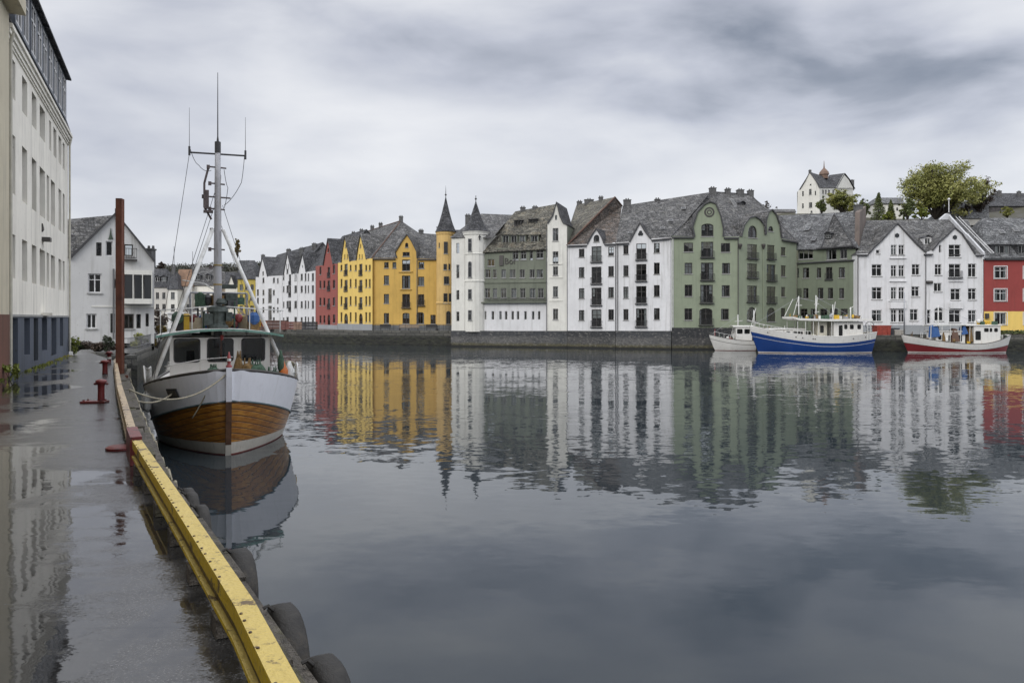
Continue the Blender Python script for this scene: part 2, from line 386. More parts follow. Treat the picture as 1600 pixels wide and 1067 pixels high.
def window(par, fc, pts, v, frame=None, bars=1, trans=0, proud=False, curtain=None, sill=True, label=None):
    """window part: frame mesh > pane, curtain, sill; pts = outline in the opening"""
    frame = frame or FRAMED
    us = [p[0] for p in pts]; zs = [p[1] for p in pts]; u0, u1, z0, z1 = min(us), max(us), min(zs), max(zs)
    w_, h_ = u1-u0, z1-z0
    vf = v-.035 if proud else v+.10
    t = min(.075, w_*.14); mb = MB(); ring(mb, fc, pts, t, vf, .05)
    for i in range(bars):
        c = u0+w_*(i+1)/(bars+1); fbox(mb, fc, c-t*.45, c+t*.45, z0+t, z1-t*1.05, vf+.003, vf+.045)
    for i in range(trans):
        c = z0+h_*(.68 if trans == 1 else (i+1)/(trans+1)); fbox(mb, fc, u0+t, u1-t, c-t*.35, c+t*.35, vf+.006, vf+.042)
    o = mb.build('window', frame, par)
    pm = MB(); pm.poly([fc.W(a, b, vf+.03) for a, b in pts]); pm.build('pane', DGLASS if proud else GLASS, o)
    if curtain is None: curtain = rnd.random() < .55
    if curtain and not proud:
        cm = MB(); ww = w_*rnd.uniform(.16, .34); full = rnd.random() < .22
        segs = [(u0, u0+ww), (u1-ww, u1)] if not full else [(u0, u1)]
        if rnd.random() < .25: segs = segs[:1]
        for a, b in segs:
            n = max(3, int((b-a)/.09)); pr = [(a+(b-a)*i/n, vf+.11+.03*(i % 2)) for i in range(n+1)]
            zb = z0 if rnd.random() < .8 else z0+h_*.5
            for i in range(n): cm.poly([fc.W(pr[i][0], zb, pr[i][1]), fc.W(pr[i+1][0], zb, pr[i+1][1]), fc.W(pr[i+1][0], z1, pr[i+1][1]), fc.W(pr[i][0], z1, pr[i][1])])
        cm.build('curtain', CURT, o)
    if sill:
        sm = MB(); fbox(sm, fc, u0-.06, u1+.06, z0-.09, z0-.004, v-.07, v+.02); sm.build('sill', SILL, o)
    return o
def balcony(par, fc, u0, u1, z0, v, h=.75, depth=.22, mat=None):
    if fc.U.x < .75 and depth < .3: depth = .10
    mb = MB(); fbox(mb, fc, u0-.12, u1+.12, z0-.14, z0-.03, v-depth-.05, v-.002)
    vf = v-depth
    for a, b in ((z0+h-.04, z0+h), (z0+.03, z0+.07)): fbox(mb, fc, u0-.08, u1+.08, a, b, vf-.02, vf+.02)
    n = max(5, int((u1-u0+.16)/.13))
    for i in range(n+1):
        u = u0-.08+(u1-u0+.16)*i/n; fbox(mb, fc, u-.012, u+.012, z0+.07, z0+h-.04, vf-.012, vf+.012)
    for u in (u0-.08, u1+.08): fbox(mb, fc, u-.015, u+.015, z0+h-.04, z0+h, vf+.02, v-.002)
    return mb.build('balcony', mat or IRON, par)
def openings(fc, specs, v):
    """specs: (px, py, w, h, style ...) in photo pixels -> list of (outline, style)"""
    out = []
    for s in specs:
        px, py, w_, h_ = s[:4]; st = s[4] if len(s) > 4 else 'w'
        c, zc = fc.uz(px, py, v); u0 = fc.uz(px-w_/2, py, v)[0]; u1 = fc.uz(px+w_/2, py, v)[0]
        z0 = fc.uz(px, py+h_/2, v)[1]; z1 = fc.uz(px, py-h_/2, v)[1]
        if st[0] in 'aF': pts = arch(u0, z0, u1, z1, 'round' if st == 'a' or st == 'aa' else 'flat')
        elif st[0] == 'o': pts = circ((u0+u1)/2, (z0+z1)/2, (u1-u0)/2)
        else: pts = rect(u0, z0, u1, z1)
        out.append((pts, st))
    return out
def facade(par, fc, outline_px, specs, mat, v=0.0, frame=None, name='wall', zbase=None, raw=None, curtain=None):
    """wall with real openings; outline in photo pixels (or raw u,z)"""
    ol = raw or [fc.uz(px, py, v) for px, py in outline_px]
    ops = openings(fc, specs, v)
    mb = wall_mb(fc, ol, [o[0] for o in ops], v)
    o = mb.build(name, mat, par)
    for (pts, st), s in zip(ops, specs):
        us = [p[0] for p in pts]; zs = [p[1] for p in pts]; w_ = max(us)-min(us); h_ = max(zs)-min(zs)
        bars = 0 if (w_ < .55 or st[0] == 'o') else (1 if w_ < 1.9 else 2)
        if st[-1] == '3': bars = 2
        window(par, fc, pts, v, frame=FRAMEW if 'W' in st else frame, bars=bars, trans=1 if h_ > 1.1 and 'n' not in st else 0, sill=(st[0] != 'o' and 'b' not in st and w_ > .45), curtain=curtain)
        if 'b' in st: balcony(par, fc, min(us), max(us), min(zs), v)
    return o
def sides(par, fc, u0, u1, z0, z1, depth, mat, v=0.0, name='side_wall'):
    """the three hidden walls of a building"""
    mb = MB()
    mb.poly([fc.W(u0, z0, v), fc.W(u0, z1, v), fc.W(u0, z1, v+depth), fc.W(u0, z0, v+depth)])
    mb.poly([fc.W(u1, z0, v), fc.W(u1, z0, v+depth), fc.W(u1, z1, v+depth), fc.W(u1, z1, v)])
    mb.poly([fc.W(u0, z0, v+depth), fc.W(u0, z1, v+depth), fc.W(u1, z1, v+depth), fc.W(u1, z0, v+depth)])
    mb.poly([fc.W(u0, z0+.3, v), fc.W(u1, z0+.3, v), fc.W(u1, z0+.3, v+depth), fc.W(u0, z0+.3, v+depth)])
    return mb.build(name, mat, par)
def sheet(mb, pts, t=.14, mi=0):
    """roof plane with thickness downwards"""
    n = (pts[1]-pts[0]).cross(pts[2]-pts[0]).normalized()
    if n.z < 0: n = -n
    mb.prism([Vector(p) for p in pts], n*-t, mi)
def gable_roof(par, fc, curve, depth, v=-.18, mat=None, t=.13, name='gable_roof'):
    """curve: outline in photo pixels of the gable top, extruded inwards"""
    c = [fc.uz(px, py, 0) for px, py in curve]; mb = MB(); n = len(c)
    # outward offset
    off = []
    for i in range(n):
        a = Vector(c[max(i-1, 0)]); b = Vector(c[min(i+1, n-1)]); d = (b-a).normalized(); off.append((c[i][0]-d.y*t*1.0, c[i][1]+d.x*t))
    lo = [(c[i][0]-(off[i][0]-c[i][0])*.15, c[i][1]-(off[i][1]-c[i][1])*.15) for i in range(n)]
    D = v+depth
    for i in range(n-1):
        mb.poly([fc.W(*off[i], v), fc.W(*off[i+1], v), fc.W(*off[i+1], D), fc.W(*off[i], D)])
        mb.poly([fc.W(*lo[i+1], v), fc.W(*lo[i], v), fc.W(*lo[i], D), fc.W(*lo[i+1], D)])
        mb.poly([fc.W(*lo[i], v), fc.W(*lo[i+1], v), fc.W(*off[i+1], v), fc.W(*off[i], v)])
        mb.poly([fc.W(*lo[i], D), fc.W(*off[i], D), fc.W(*off[i+1], D), fc.W(*lo[i+1], D)])
    for i in (0, n-1): mb.poly([fc.W(*lo[i], v), fc.W(*off[i], v), fc.W(*off[i], D), fc.W(*lo[i], D)])
    for f in range(len(mb.m)):
        if f % 4 == 2 and f < 4*(n-1): mb.m[f] = 1
    return mb.build(name, [mat or ROOF, TRIM], par)
def dormer(par, fc, px, py, w_, h_, rv, mat=None, rmat=None, frame=None, top='flat'):
    """roof window standing on the roof plane; rv(z) gives how far in the roof surface is at height z"""
    v = 1.0
    for _ in range(4):
        z0 = fc.uz(px, py+h_/2, v)[1]; v = rv(z0)-.06
    u0 = fc.uz(px-w_/2, py, v)[0]; u1 = fc.uz(px+w_/2, py, v)[0]; z1 = fc.uz(px, py-h_/2, v)[1]
    e = .10; vb = rv(z1+.3)+.25; mb = MB()
    # cheeks and front frame
    for a, b in ((u0-e, u0), (u1, u1+e)): fbox(mb, fc, a, b, z0-.15, z1+e, v, vb)
    fbox(mb, fc, u0, u1, z0-.15, z0, v, v+.1); fbox(mb, fc, u0, u1, z1, z1+e, v, v+.1)
    d = mb.build('dormer', mat or ROOFD, par)
    rm = MB()
    if top == 'flat':
        a = [fc.W(u0-e-.1, z1+e+.02, v-.14), fc.W(u1+e+.1, z1+e+.02, v-.14), fc.W(u1+e+.1, z1+e+.22, vb+.3), fc.W(u0-e-.1, z1+e+.22, vb+.3)]
        sheet(rm, a, .08)
    else:
        c = (u0+u1)/2; g = (u1-u0)*.38
        for s_ in (u0-e-.1, u1+e+.1):
            sheet(rm, [fc.W(s_, z1+e, v-.14), fc.W(c, z1+e+g, v-.14), fc.W(c, z1+e+g, vb+.8), fc.W(s_, z1+e, vb+.5)], .07)
        rm.poly([fc.W(u0-e, z1+e, v+.01), fc.W(u1+e, z1+e, v+.01), fc.W(c, z1+e+g-.03, v+.01)])
    rm.build('dormer_roof', rmat or ROOFD, d)
    window(par, fc, rect(u0, z0, u1, z1), v-.02, frame=frame or FRAMEG, bars=1 if u1-u0 < 1.5 else 2, sill=False)
    bk = MB(); bk.poly([fc.W(u0, z0, v+.6), fc.W(u1, z0, v+.6), fc.W(u1, z1, v+.6), fc.W(u0, z1, v+.6)]); bk.build('dormer_back', TRIM, d)
    return d
def skylight(par, fc, px, py, w_, h_, rv):
    v = 2.0
    for _ in range(4):
        z = fc.uz(px, py, v)[1]; v = rv(z)
    u = fc.uz(px, py, v)[0]; z0 = fc.uz(px, py+h_/2, v)[1]; z1 = fc.uz(px, py-h_/2, v)[1]; wu = w_/F*fc.A.y/2
    mb = MB(); n = Vector((fc.N.x, fc.N.y, .8)).normalized()*.12
    pts = [fc.W(u-wu, z0, rv(z0)), fc.W(u+wu, z0, rv(z0)), fc.W(u+wu, z1, rv(z1)), fc.W(u-wu, z1, rv(z1))]
    mb.prism(pts, n); o = mb.build('skylight', FRAMEG, par)
    c = sum(pts, Vector())/4; g = MB(); g.poly([c+(p-c)*.8+n*1.05 for p in pts]); g.build('pane', DGLASS, o); return o
def chimney(par, x, y, z0, z1, w_=.7, d=.6, mat=None, pots=2):
    w_ *= .8; mb = MB(); mb.box((x, y, (z0+z1)/2), (w_, d, z1-z0)); mb.box((x, y, z1+.04), (w_+.10, d+.10, .10))
    o = mb.build('chimney', mat or CHIM, par, loc=None)
    pm = MB()
    for i in range(pots): pm.lathe((x+(i-(pots-1)/2)*.3, y, z1+.1), [(.10, 0), (.08, .2)], 8)
    if pots: pm.build('chimney_pot', CHIM, o)
    return o
def chim_px(par, fc, px, ytop, ybot, v, w_=.8, mat=None):
    a = fc.Q(px, ybot, v); b = fc.Q(px, ytop, v); return chimney(par, a.x, a.y, a.z-.6, b.z-.3, w_, .6, mat)
def downpipe(par, fc, px, ytop, ybot, v=0.0, mat=None):
    a = fc.Q(px, ytop, v-.10); b = fc.Q(px, ybot, v-.10); b.x, b.y = a.x, a.y
    mb = MB(); mb.tube([a, b], .055, 6); return mb.build('downpipe', mat or PIPE, par)
def eave(par, fc, pxa, ya, pxb, yb, v=0.0):
    mb = MB(); a = fc.uz(pxa, ya); b = fc.uz(pxb, yb)
    mb.prism([fc.W(a[0], a[1]-.12, v-.28), fc.W(b[0], b[1]-.12, v-.28), fc.W(b[0], b[1]+.05, v-.28), fc.W(a[0], a[1]+.05, v-.28)], fc.W(0, 0, v+.02)-fc.W(0, 0, v-.28))
    return mb.build('gutter', TRIM, par)
def front_roof(par, fc, eavel, eaver, ridgel, ridger, vr=6.5, mat=None, back=True, name='roof', vo=-.3):
    """main roof: front slope, back slope and two ends. each point (px,py)"""
    el, er = fc.Q(*eavel, vo), fc.Q(*eaver, vo); rl, rr = fc.Q(*ridgel, vr), fc.Q(*ridger, vr)
    mb = MB(); sheet(mb, [el, er, rr, rl])
    nb = -Vector((fc.N.x, fc.N.y, 0))
    bl = el+nb*(2*vr-vo); br = er+nb*(2*vr-vo)
    if back:
        sheet(mb, [rl, rr, br, bl])
        for t_ in ((el, rl, bl), (er, rr, br)):
            mb.poly([p-Vector((0, 0, .02)) for p in t_])
    o = mb.build(name, mat or ROOF, par)
    z0 = el.z; zr = rl.z
    return o, (lambda z: vo+(z-z0)/(zr-z0)*(vr-vo))
def foundation(par, fc, pxa, pxb, ytop, v=-.12, mat=None, zb=-1.0, name='foundation'):
    u0 = fc.uz(pxa, ytop)[0]; u1 = fc.uz(pxb, ytop)[0]; zt = fc.uz((pxa+pxb)/2, ytop)[1]; mb = MB()
    fbox(mb, fc, u0, u1, zb, zt, v, 2.0); return mb.build(name, mat or WETBASE, par)
# ------------------------------------------------------------------ ground, water, hills
def watermat():
    m, t = mk('harbour_water')
    t.p.inputs['Base Color'].default_value = (.022, .031, .038, 1); t.p.inputs['Roughness'].default_value = .025; t.p.inputs['IOR'].default_value = 1.52
    pos = t.new('ShaderNodeNewGeometry').outputs['Position']
    def slope(scale3, amp, detail=2, loc=(0, 0, 0), rot=0):
        n = t.noise(t.map(scale3, pos, loc, (0, 0, rot)), 1.0, detail, .55)[1]
        a = t.new('ShaderNodeVectorMath', operation='SUBTRACT'); t.l.new(n, a.inputs[0]); a.inputs[1].default_value = (.5, .5, .5)
        b = t.new('ShaderNodeVectorMath', operation='SCALE'); t.l.new(a.outputs[0], b.inputs[0])
        if isinstance(amp, float): b.inputs['Scale'].default_value = amp
        else: t.l.new(amp, b.inputs['Scale'])
        return b.outputs[0]
    s = t.new('ShaderNodeSeparateXYZ'); t.l.new(pos, s.inputs[0])
    far = t.rng(s.outputs[1], 9, 26, .12, 1.0)               # sheltered water close to this quay, ruffled further out
    patch = t.rng(t.noise(t.map((.05, .16, 1), pos), 1.0, 3)[0], .38, .62, .35, 1.25)
    k = t.math('MULTIPLY', far, patch)
    farm = t.rng(s.outputs[1], 30, 70, 1.0, .8)
    k = t.math('MULTIPLY', k, farm)
    tot = slope((1.7, 3.6, 1), t.math('MULTIPLY', k, .125), 3, rot=.1)
    for x in (slope((.22, .55, 1), t.math('MULTIPLY', k, .038), 2, (5, 3, 0), -.15), slope((4.5, 9, 1), t.math('MULTIPLY', k, .04), 2, (1, 7, 0)), slope((.8, 1.1, 1), .006, 2, (2, 7, 0))):
        a = t.new('ShaderNodeVectorMath', operation='ADD'); t.l.new(tot, a.inputs[0]); t.l.new(x, a.inputs[1]); tot = a.outputs[0]
    mu = t.new('ShaderNodeVectorMath', operation='MULTIPLY'); t.l.new(tot, mu.inputs[0]); mu.inputs[1].default_value = (.8, 1, 0)
    a = t.new('ShaderNodeVectorMath', operation='ADD'); t.l.new(mu.outputs[0], a.inputs[0]); a.inputs[1].default_value = (0, 0, 1)
    nn = t.new('ShaderNodeVectorMath', operation='NORMALIZE'); t.l.new(a.outputs[0], nn.inputs[0]); t.l.new(nn.outputs[0], t.p.inputs['Normal'])
    return m
mb = MB(); mb.poly([(-1500, -300, 0), (1500, -300, 0), (1500, 2500, 0), (-1500, 2500, 0)]); struct(mb.build('water', watermat()))
# quay edge (top centre of the kerb beam) from photo pixels, z = 2.45
ZD = 2.15; ZB = 2.45
edge = [G(px, py, ZB) for px, py in ((447, 1067), (382, 942), (294, 807), (213.5, 687), (206, 670), (186.5, 602), (180, 563))]
d0 = (edge[0]-edge[2]).normalized()
edge = [edge[0]+d0*14]+edge
e_end = edge[-1]+Vector((-1.7, 3.6, 0)); edge.append(e_end)
def deckmat():
    m, t = mk('wet_asphalt')
    pos = t.new('ShaderNodeNewGeometry').outputs['Position']; s = t.new('ShaderNodeSeparateXYZ'); t.l.new(pos, s.inputs[0])
    grit = t.noise(t.map((1, 1, 1), pos), 30, 3, .7)[0]; pat = t.noise(t.map((1, .7, 1), pos, loc=(3, 1, 0)), .55, 5, .55, .4)[0]
    fine = t.noise(t.map((1, 2.2, 1), pos), 2.4, 5, .6, .5)[0]
    c = t.ramp(fine, [(.3, (.022, .021, .021)), (.55, (.040, .038, .037)), (.75, (.065, .062, .058))])
    c = t.mix(t.rng(grit, .5, .75, 0, .6), c, (.12, .12, .115))
    g2 = t.noise(t.map((1, 1, 1), pos), 85, 2, .7)[0]; c = t.mix(t.rng(g2, .56, .68, 0, .8), c, (.17, .165, .155)); c = t.mix(t.rng(g2, .36, .44, .7, 0), c, (.010, .010, .010))
    vo = t.new('ShaderNodeTexVoronoi', feature='DISTANCE_TO_EDGE'); wv = t.new('ShaderNodeVectorMath', operation='ADD'); t.l.new(t.map((.30, .42, 1), pos, rot=(0, 0, .4)), wv.inputs[0])
    nz = t.noise(t.map((1, 1, 1), pos), 2.2, 4, .6)[1]; ns = t.new('ShaderNodeVectorMath', operation='SCALE'); t.l.new(nz, ns.inputs[0]); ns.inputs['Scale'].default_value = .16; t.l.new(ns.outputs[0], wv.inputs[1])
    t.l.new(wv.outputs[0], vo.inputs['Vector']); vo.inputs['Scale'].default_value = 1.0; crack = t.rng(vo.outputs[0], .002, .006, .8, 0); c = t.mix(crack, c, (.006, .006, .006))
    # distance to the kerb: the strip beside it stands higher and drier
    wet = t.math('ADD', pat, t.math('MULTIPLY', t.math('SUBTRACT', fine, .5), .28))
    strip = t.rng(t.math('ADD', s.outputs[0], t.math('MULTIPLY', s.outputs[1], .56)), -.75, .25, .0, .22)
    wet = t.math('SUBTRACT', wet, strip)
    near = t.rng(s.outputs[1], 8.2, 9.0, .14, 0)
    pud = t.rng(t.math('ADD', wet, near), .40, .50, 0, 1)
    t.base(t.mix(t.math('MULTIPLY', pud, .75), c, (.018, .018, .018)))
    t.l.new(t.rng(pud, 0, 1, .27, .03), t.p.inputs['Roughness']); t.p.inputs['IOR'].default_value = 1.85
    def sl(sc3, a, det=2):
        n = t.noise(t.map(sc3, pos), 1.0, det, .6)[1]; x = t.new('ShaderNodeVectorMath', operation='SUBTRACT'); t.l.new(n, x.inputs[0]); x.inputs[1].default_value = (.5, .5, .5)
        y = t.new('ShaderNodeVectorMath', operation='MULTIPLY'); t.l.new(x.outputs[0], y.inputs[0])
        cb = t.new('ShaderNodeCombineXYZ'); 
        for i in (0, 1): t.l.new(a, cb.inputs[i])
        t.l.new(cb.outputs[0], y.inputs[1]); return y.outputs[0]
    tot = None
    for x in (sl((60, 60, 1), t.rng(pud, 0, 1, .40, .010), 3), sl((1.5, 7, 1), t.rng(pud, 0, 1, .14, .030), 4), sl((8, 26, 1), t.rng(pud, 0, 1, .10, .012), 2)):
        if tot is None: tot = x; continue
        a = t.new('ShaderNodeVectorMath', operation='ADD'); t.l.new(tot, a.inputs[0]); t.l.new(x, a.inputs[1]); tot = a.outputs[0]
    a = t.new('ShaderNodeVectorMath', operation='ADD'); t.l.new(tot, a.inputs[0]); a.inputs[1].default_value = (0, 0, 1)
    nn = t.new('ShaderNodeVectorMath', operation='NORMALIZE'); t.l.new(a.outputs[0], nn.inputs[0]); t.l.new(nn.outputs[0], t.p.inputs['Normal'])
    return m
LB = lambda Y, d=0: Vector((-4.6-.4458*Y+d, Y, ZD))      # line of the big building's wall
deck = [Vector((e.x+.06, e.y, ZD)) for e in edge]
mb = MB(); pts = deck+[LB(38, .5), Vector((-30, 38, ZD)), Vector((-30, -12, ZD))]
mb.poly([p for p in pts]); mb.poly([Vector((p.x, p.y, 1.2)) for p in pts][::-1])
for i in range(len(pts)):
    a, b = pts[i], pts[(i+1) % len(pts)]; mb.poly([Vector((a.x, a.y, 1.2)), Vector((b.x, b.y, 1.2)), b, a])
struct(mb.build('quay', deckmat()))
# stone/concrete quay wall below the deck with a ledge outside the kerb
def timbmat():
    m, t = mk('weathered_mossy_timber'); n = t.noise(t.map(), 6, 6, .7)[0]; g = t.noise(t.map(), 1.7, 5, .65)[0]; f = t.noise(t.map(), 30, 3, .7)[0]
    c = t.ramp(n, [(.3, (.028, .024, .019)), (.5, (.09, .078, .062)), (.7, (.19, .165, .135))])
    c = t.mix(t.rng(g, .50, .62, 0, .75), c, (.085, .082, .035)); c = t.mix(t.rng(f, .55, .7, 0, .6), c, (.03, .027, .022))
    t.base(c); t.p.inputs['Roughness'].default_value = .7; t.bump(t.math('ADD', t.math('MULTIPLY', n, 1.4), f), .035, 1); return m
TIMB = timbmat()
def offs(path, d):
    out = []
    for i, p in enumerate(path):
        a = path[max(i-1, 0)]; b = path[min(i+1, len(path)-1)]; t = (b-a); t.z = 0; t.normalize(); out.append(p+Vector((t.y, -t.x, 0))*d)
    return out
def band(name, path, d0_, d1_, z0, z1, mat, par=None, loc=None, bevel=0):
    a = offs(path, d0_); b = offs(path, d1_); mb = MB(); n = len(path)
    for L in (a, b):
        for p in L: p.z = 0
    up0, up1 = Vector((0, 0, z0)), Vector((0, 0, z1))
    for i in range(n-1):
        mb.poly([a[i]+up1, b[i]+up1, b[i+1]+up1, a[i+1]+up1]); mb.poly([a[i+1]+up0, b[i+1]+up0, b[i]+up0, a[i]+up0])
        mb.poly([a[i]+up0, a[i]+up1, a[i+1]+up1, a[i+1]+up0]); mb.poly([b[i+1]+up0, b[i+1]+up1, b[i]+up1, b[i]+up0])
    mb.poly([a[0]+up0, b[0]+up0, b[0]+up1, a[0]+up1]); mb.poly([a[-1]+up1, b[-1]+up1, b[-1]+up0, a[-1]+up0])
    return mb.build(name, mat, par, loc=loc, bevel=bevel)
wl = root('quay_wall', (edge[1].x, edge[1].y, 0), 'dark weathered timber and concrete edge of the near quay outside the yellow kerb', 'quay wall')
band('wall', edge, .062, .31, -1.2, 1.75, QSTONE, wl)
def seg_timbers(name, d0_, d1_, z0, z1, step):
    i = 0; tot = 0
    for a, b in zip(edge[1:], edge[2:]):
        L_ = (b-a).length; n = max(1, round(L_/step))
        for k in range(n):
            p, q = a.lerp(b, k/n+.012/L_*step), a.lerp(b, (k+1)/n-.012/L_*step); j = rnd.uniform(-.025, .02)
            band(name, [p, q], d0_, d1_+rnd.uniform(-.02, .02), z0, z1+j, TIMB, wl, bevel=.02)
seg_timbers('coping_timber', .062, .25, 1.76, 2.12, 1.5)
seg_timbers('outer_timber', .262, .37, 1.50, 1.97, 2.1)
# end returns of the quay
q1 = edge[-1]
mb = MB(); mb.prism([(q1.x-.1, q1.y+.05, -1), (q1.x-.1, q1.y+.05, 2.1), (-24, 38, 2.1), (-24, 38, -1)], (0, .4, 0)); 
ew = mb.build('quay_wall', QSTONE, None, loc=(q1.x, q1.y, 0)); tag(ew, 'dark stone wall closing the far end of the wet near quay before the white gabled house', 'quay wall')
# kerb beams: near yellow, far pale, red block between
YPAINT, t_ = mk('worn_yellow_paint')
def worn(m, t, col, under, thr, top=None):
    n = t.noise(t.map(), 7, 6, .7)[0]; n2 = t.noise(t.map(), 1.3, 4, .6)[0]; f = t.noise(t.map(), 22, 3, .6)[0]
    c = t.mix(t.rng(n2, .4, .65, 0, .35), col, sc(col, .7))
    if top:
        nrm = t.new('ShaderNodeNewGeometry').outputs['True Normal']; s = t.new('ShaderNodeSeparateXYZ'); t.l.new(nrm, s.inputs[0])
        c = t.mix(t.rng(s.outputs[2], .4, .8, 0, .85), c, top)
    c = t.mix(t.rng(t.math('ADD', t.math('MULTIPLY', n, .7), t.math('MULTIPLY', n2, .3)), thr, thr+.035, 0, .92), c, under)
    c = t.mix(t.rng(f, .62, .72, 0, .5), c, under)
    t.base(c); t.p.inputs['Roughness'].default_value = .42; t.bump(t.math('ADD', n, f), .02, .6)
worn(YPAINT, t_, (.80, .56, .015), (.12, .08, .05), .545, (.62, .48, .17)); t_.p.inputs['Specular IOR Level'].default_value = .25
PINKP, t_ = mk('worn_pale_paint'); worn(PINKP, t_, (.50, .38, .14), (.15, .11, .08), .53, (.50, .38, .25))
REDP, t_ = mk('worn_red_paint'); worn(REDP, t_, (.13, .016, .016), (.05, .022, .018), .54, (.19, .045, .04))
WEBM, t_ = mk('rusty_yellow_web'); worn(WEBM, t_, (.30, .20, .03), (.045, .026, .018), .40)
def kerb(path, label, mat, grp=None):
    r = root('kerb_beam', (path[0].x, path[0].y, ZD), label, 'kerb beam', grp)
    band('top_flange', path, -.047, .047, ZB-.085, ZB, mat, r, bevel=.010)
    band('web', path, -.022, .03, ZB-.165, ZB-.087, WEBM, r)
    band('foot_flange', path, -.052, .047, ZB-.19, ZB-.167, mat, r)
    rb = MB()
    for i in range(len(path)-1):
        a, b = path[i], path[i+1]; n = int((b-a).length/.14); dr = (b-a).normalized(); nn = Vector((dr.y, -dr.x, 0))
        for k in range(n):
            if rnd.random() < .35: continue
            p = a.lerp(b, (k+rnd.random()*.6)/n); rb.lathe((p.x-nn.x*.036, p.y-nn.y*.036, ZB-.001), [(.009, 0), (.007, .007)], 6)
    rb.build('rust_bolts', WEBM, r)['kind'] = 'stuff'
    tot = 0
    for i in range(len(path)-1):
        a, b = path[i], path[i+1]; n = max(1, int((b-a).length/.9))
        for k in range(n):
            p = a.lerp(b, (k+.5)/n); dr = (b-a).normalized(); ang = math.atan2(dr.y, dr.x)
            bm = MB(); bm.box((p.x, p.y, ZD+.054), (.16, .13, .10), Matrix.Rotation(ang, 3, 'Z')); bm.build('block', TIMB, r)
    return r
kerb([edge[0], edge[1], edge[2], edge[3], edge[4]-(edge[4]-edge[3]).normalized()*.02], 'long worn yellow kerb beam along the quay edge in the foreground', YPAINT, 'kerb beams along the quay edge')
e5 = edge[5]
kerb([e5+(edge[6]-e5).normalized()*.05, edge[6], edge[7], edge[8]], 'pale blotchy kerb beam on the quay edge beyond the red block', PINKP, 'kerb beams along the quay edge')
rr = root('kerb_block', (edge[4].x, edge[4].y, ZD), 'red painted end block and flat red foot where the yellow kerb beam stops', 'kerb block')
band('block', [edge[4]+(edge[5]-edge[4])*.06, e5], -.062, .058, ZD+.004, ZB+.025, REDP, rr, bevel=.01)
mb = MB(); c = G(188, 702, ZD); mb.lathe((c.x, c.y, ZD), [(.17, .004), (.17, .03), (.13, .05), (.05, .06)], 20); mb.build('foot_plate', REDP, rr)
# bollards
def bollard(px, py, h, label, base=True, r0=.064):
    p = G(px, py, ZD); r = root('bollard', (p.x, p.y, ZD), label, 'bollard', 'red mooring bollards along the quay')
    mb = MB(); mb.lathe(p, [(r0*1.15, .01), (r0, .06), (r0*.92, h*.5), (r0, h*.78), (r0*1.55, h*.84), (r0*1.6, h*.93), (r0*1.2, h*.97), (r0*.3, h)], 18); mb.build('post', REDP, r, smooth=True)
    a = MB(); a.tube([p+Vector((-r0*2.0, -.02, h*.80)), p+Vector((r0*2.0, .02, h*.80))], .022, 8); a.build('horn', REDP, r, smooth=True)
    if base:
        b = MB(); b.box((p.x-.10, p.y-.05, ZD+.022), (.46, .24, .04), Matrix.Rotation(.1, 3, 'Z')); b.build('base_plate', REDP, r, bevel=.008)
        for i in (-1, 1):
            for j in (-1, 1):
                c = MB(); c.lathe((p.x-.10+i*.17, p.y-.05+j*.08, ZD+.043), [(.02, 0), (.02, .025)], 8); c.build('bolt', REDP, r)
    return r
bollard(158, 629, .46, 'dark red mooring bollard on a rectangular base plate, nearest along the quay')
bollard(164, 586, .44, 'plain dark red mooring bollard, second along the quay', False, .072)
b3 = bollard(170.5, 569, .46, 'small red and white mooring bollard beside the rusty steel post', False, .068)
mb = MB(); p = G(170.5, 569, ZD); mb.lathe(p, [(.071, .19), (.071, .26)], 16); mb.build('white_band', plain('white_paint', (.6, .58, .55), .5), b3)
# rusty pile
RUST, t_ = mk('rusty_steel')
n = t_.noise(t_.map((1, 1, .5)), 3, 6, .65)[0]; t_.base(t_.ramp(n, [(.3, (.045, .018, .012)), (.5, (.12, .04, .022)), (.7, (.17, .065, .035))])); t_.p.inputs['Roughness'].default_value = .8; t_.bump(n, .03, .7)
pp = P(187.5, 600, 23.2); pl = root('mooring_post', (pp.x, pp.y, 0), 'tall square rusty brown steel post standing at the quay edge left of the wooden boat', 'post')
mb = MB()
for s_ in (-1, 1): mb.box((pp.x, pp.y+s_*.10, 2.9), (.15, .022, 9.0), Matrix.Rotation(.15, 3, 'Z'))
mb.box((pp.x-.07, pp.y, 2.9), (.022, .19, 9.0), Matrix.Rotation(.15, 3, 'Z')); mb.box((pp.x+.07, pp.y, 2.9), (.022, .19, 9.0), Matrix.Rotation(.15, 3, 'Z'))
mb.box((pp.x, pp.y, 7.38), (.14, .19, .04), Matrix.Rotation(.15, 3, 'Z')); mb.build('post', RUST, pl)
mb = MB(); mb.box((pp.x, pp.y, 2.02), (.34, .40, .1), Matrix.Rotation(.15, 3, 'Z')); mb.build('bracket', RUST, pl)
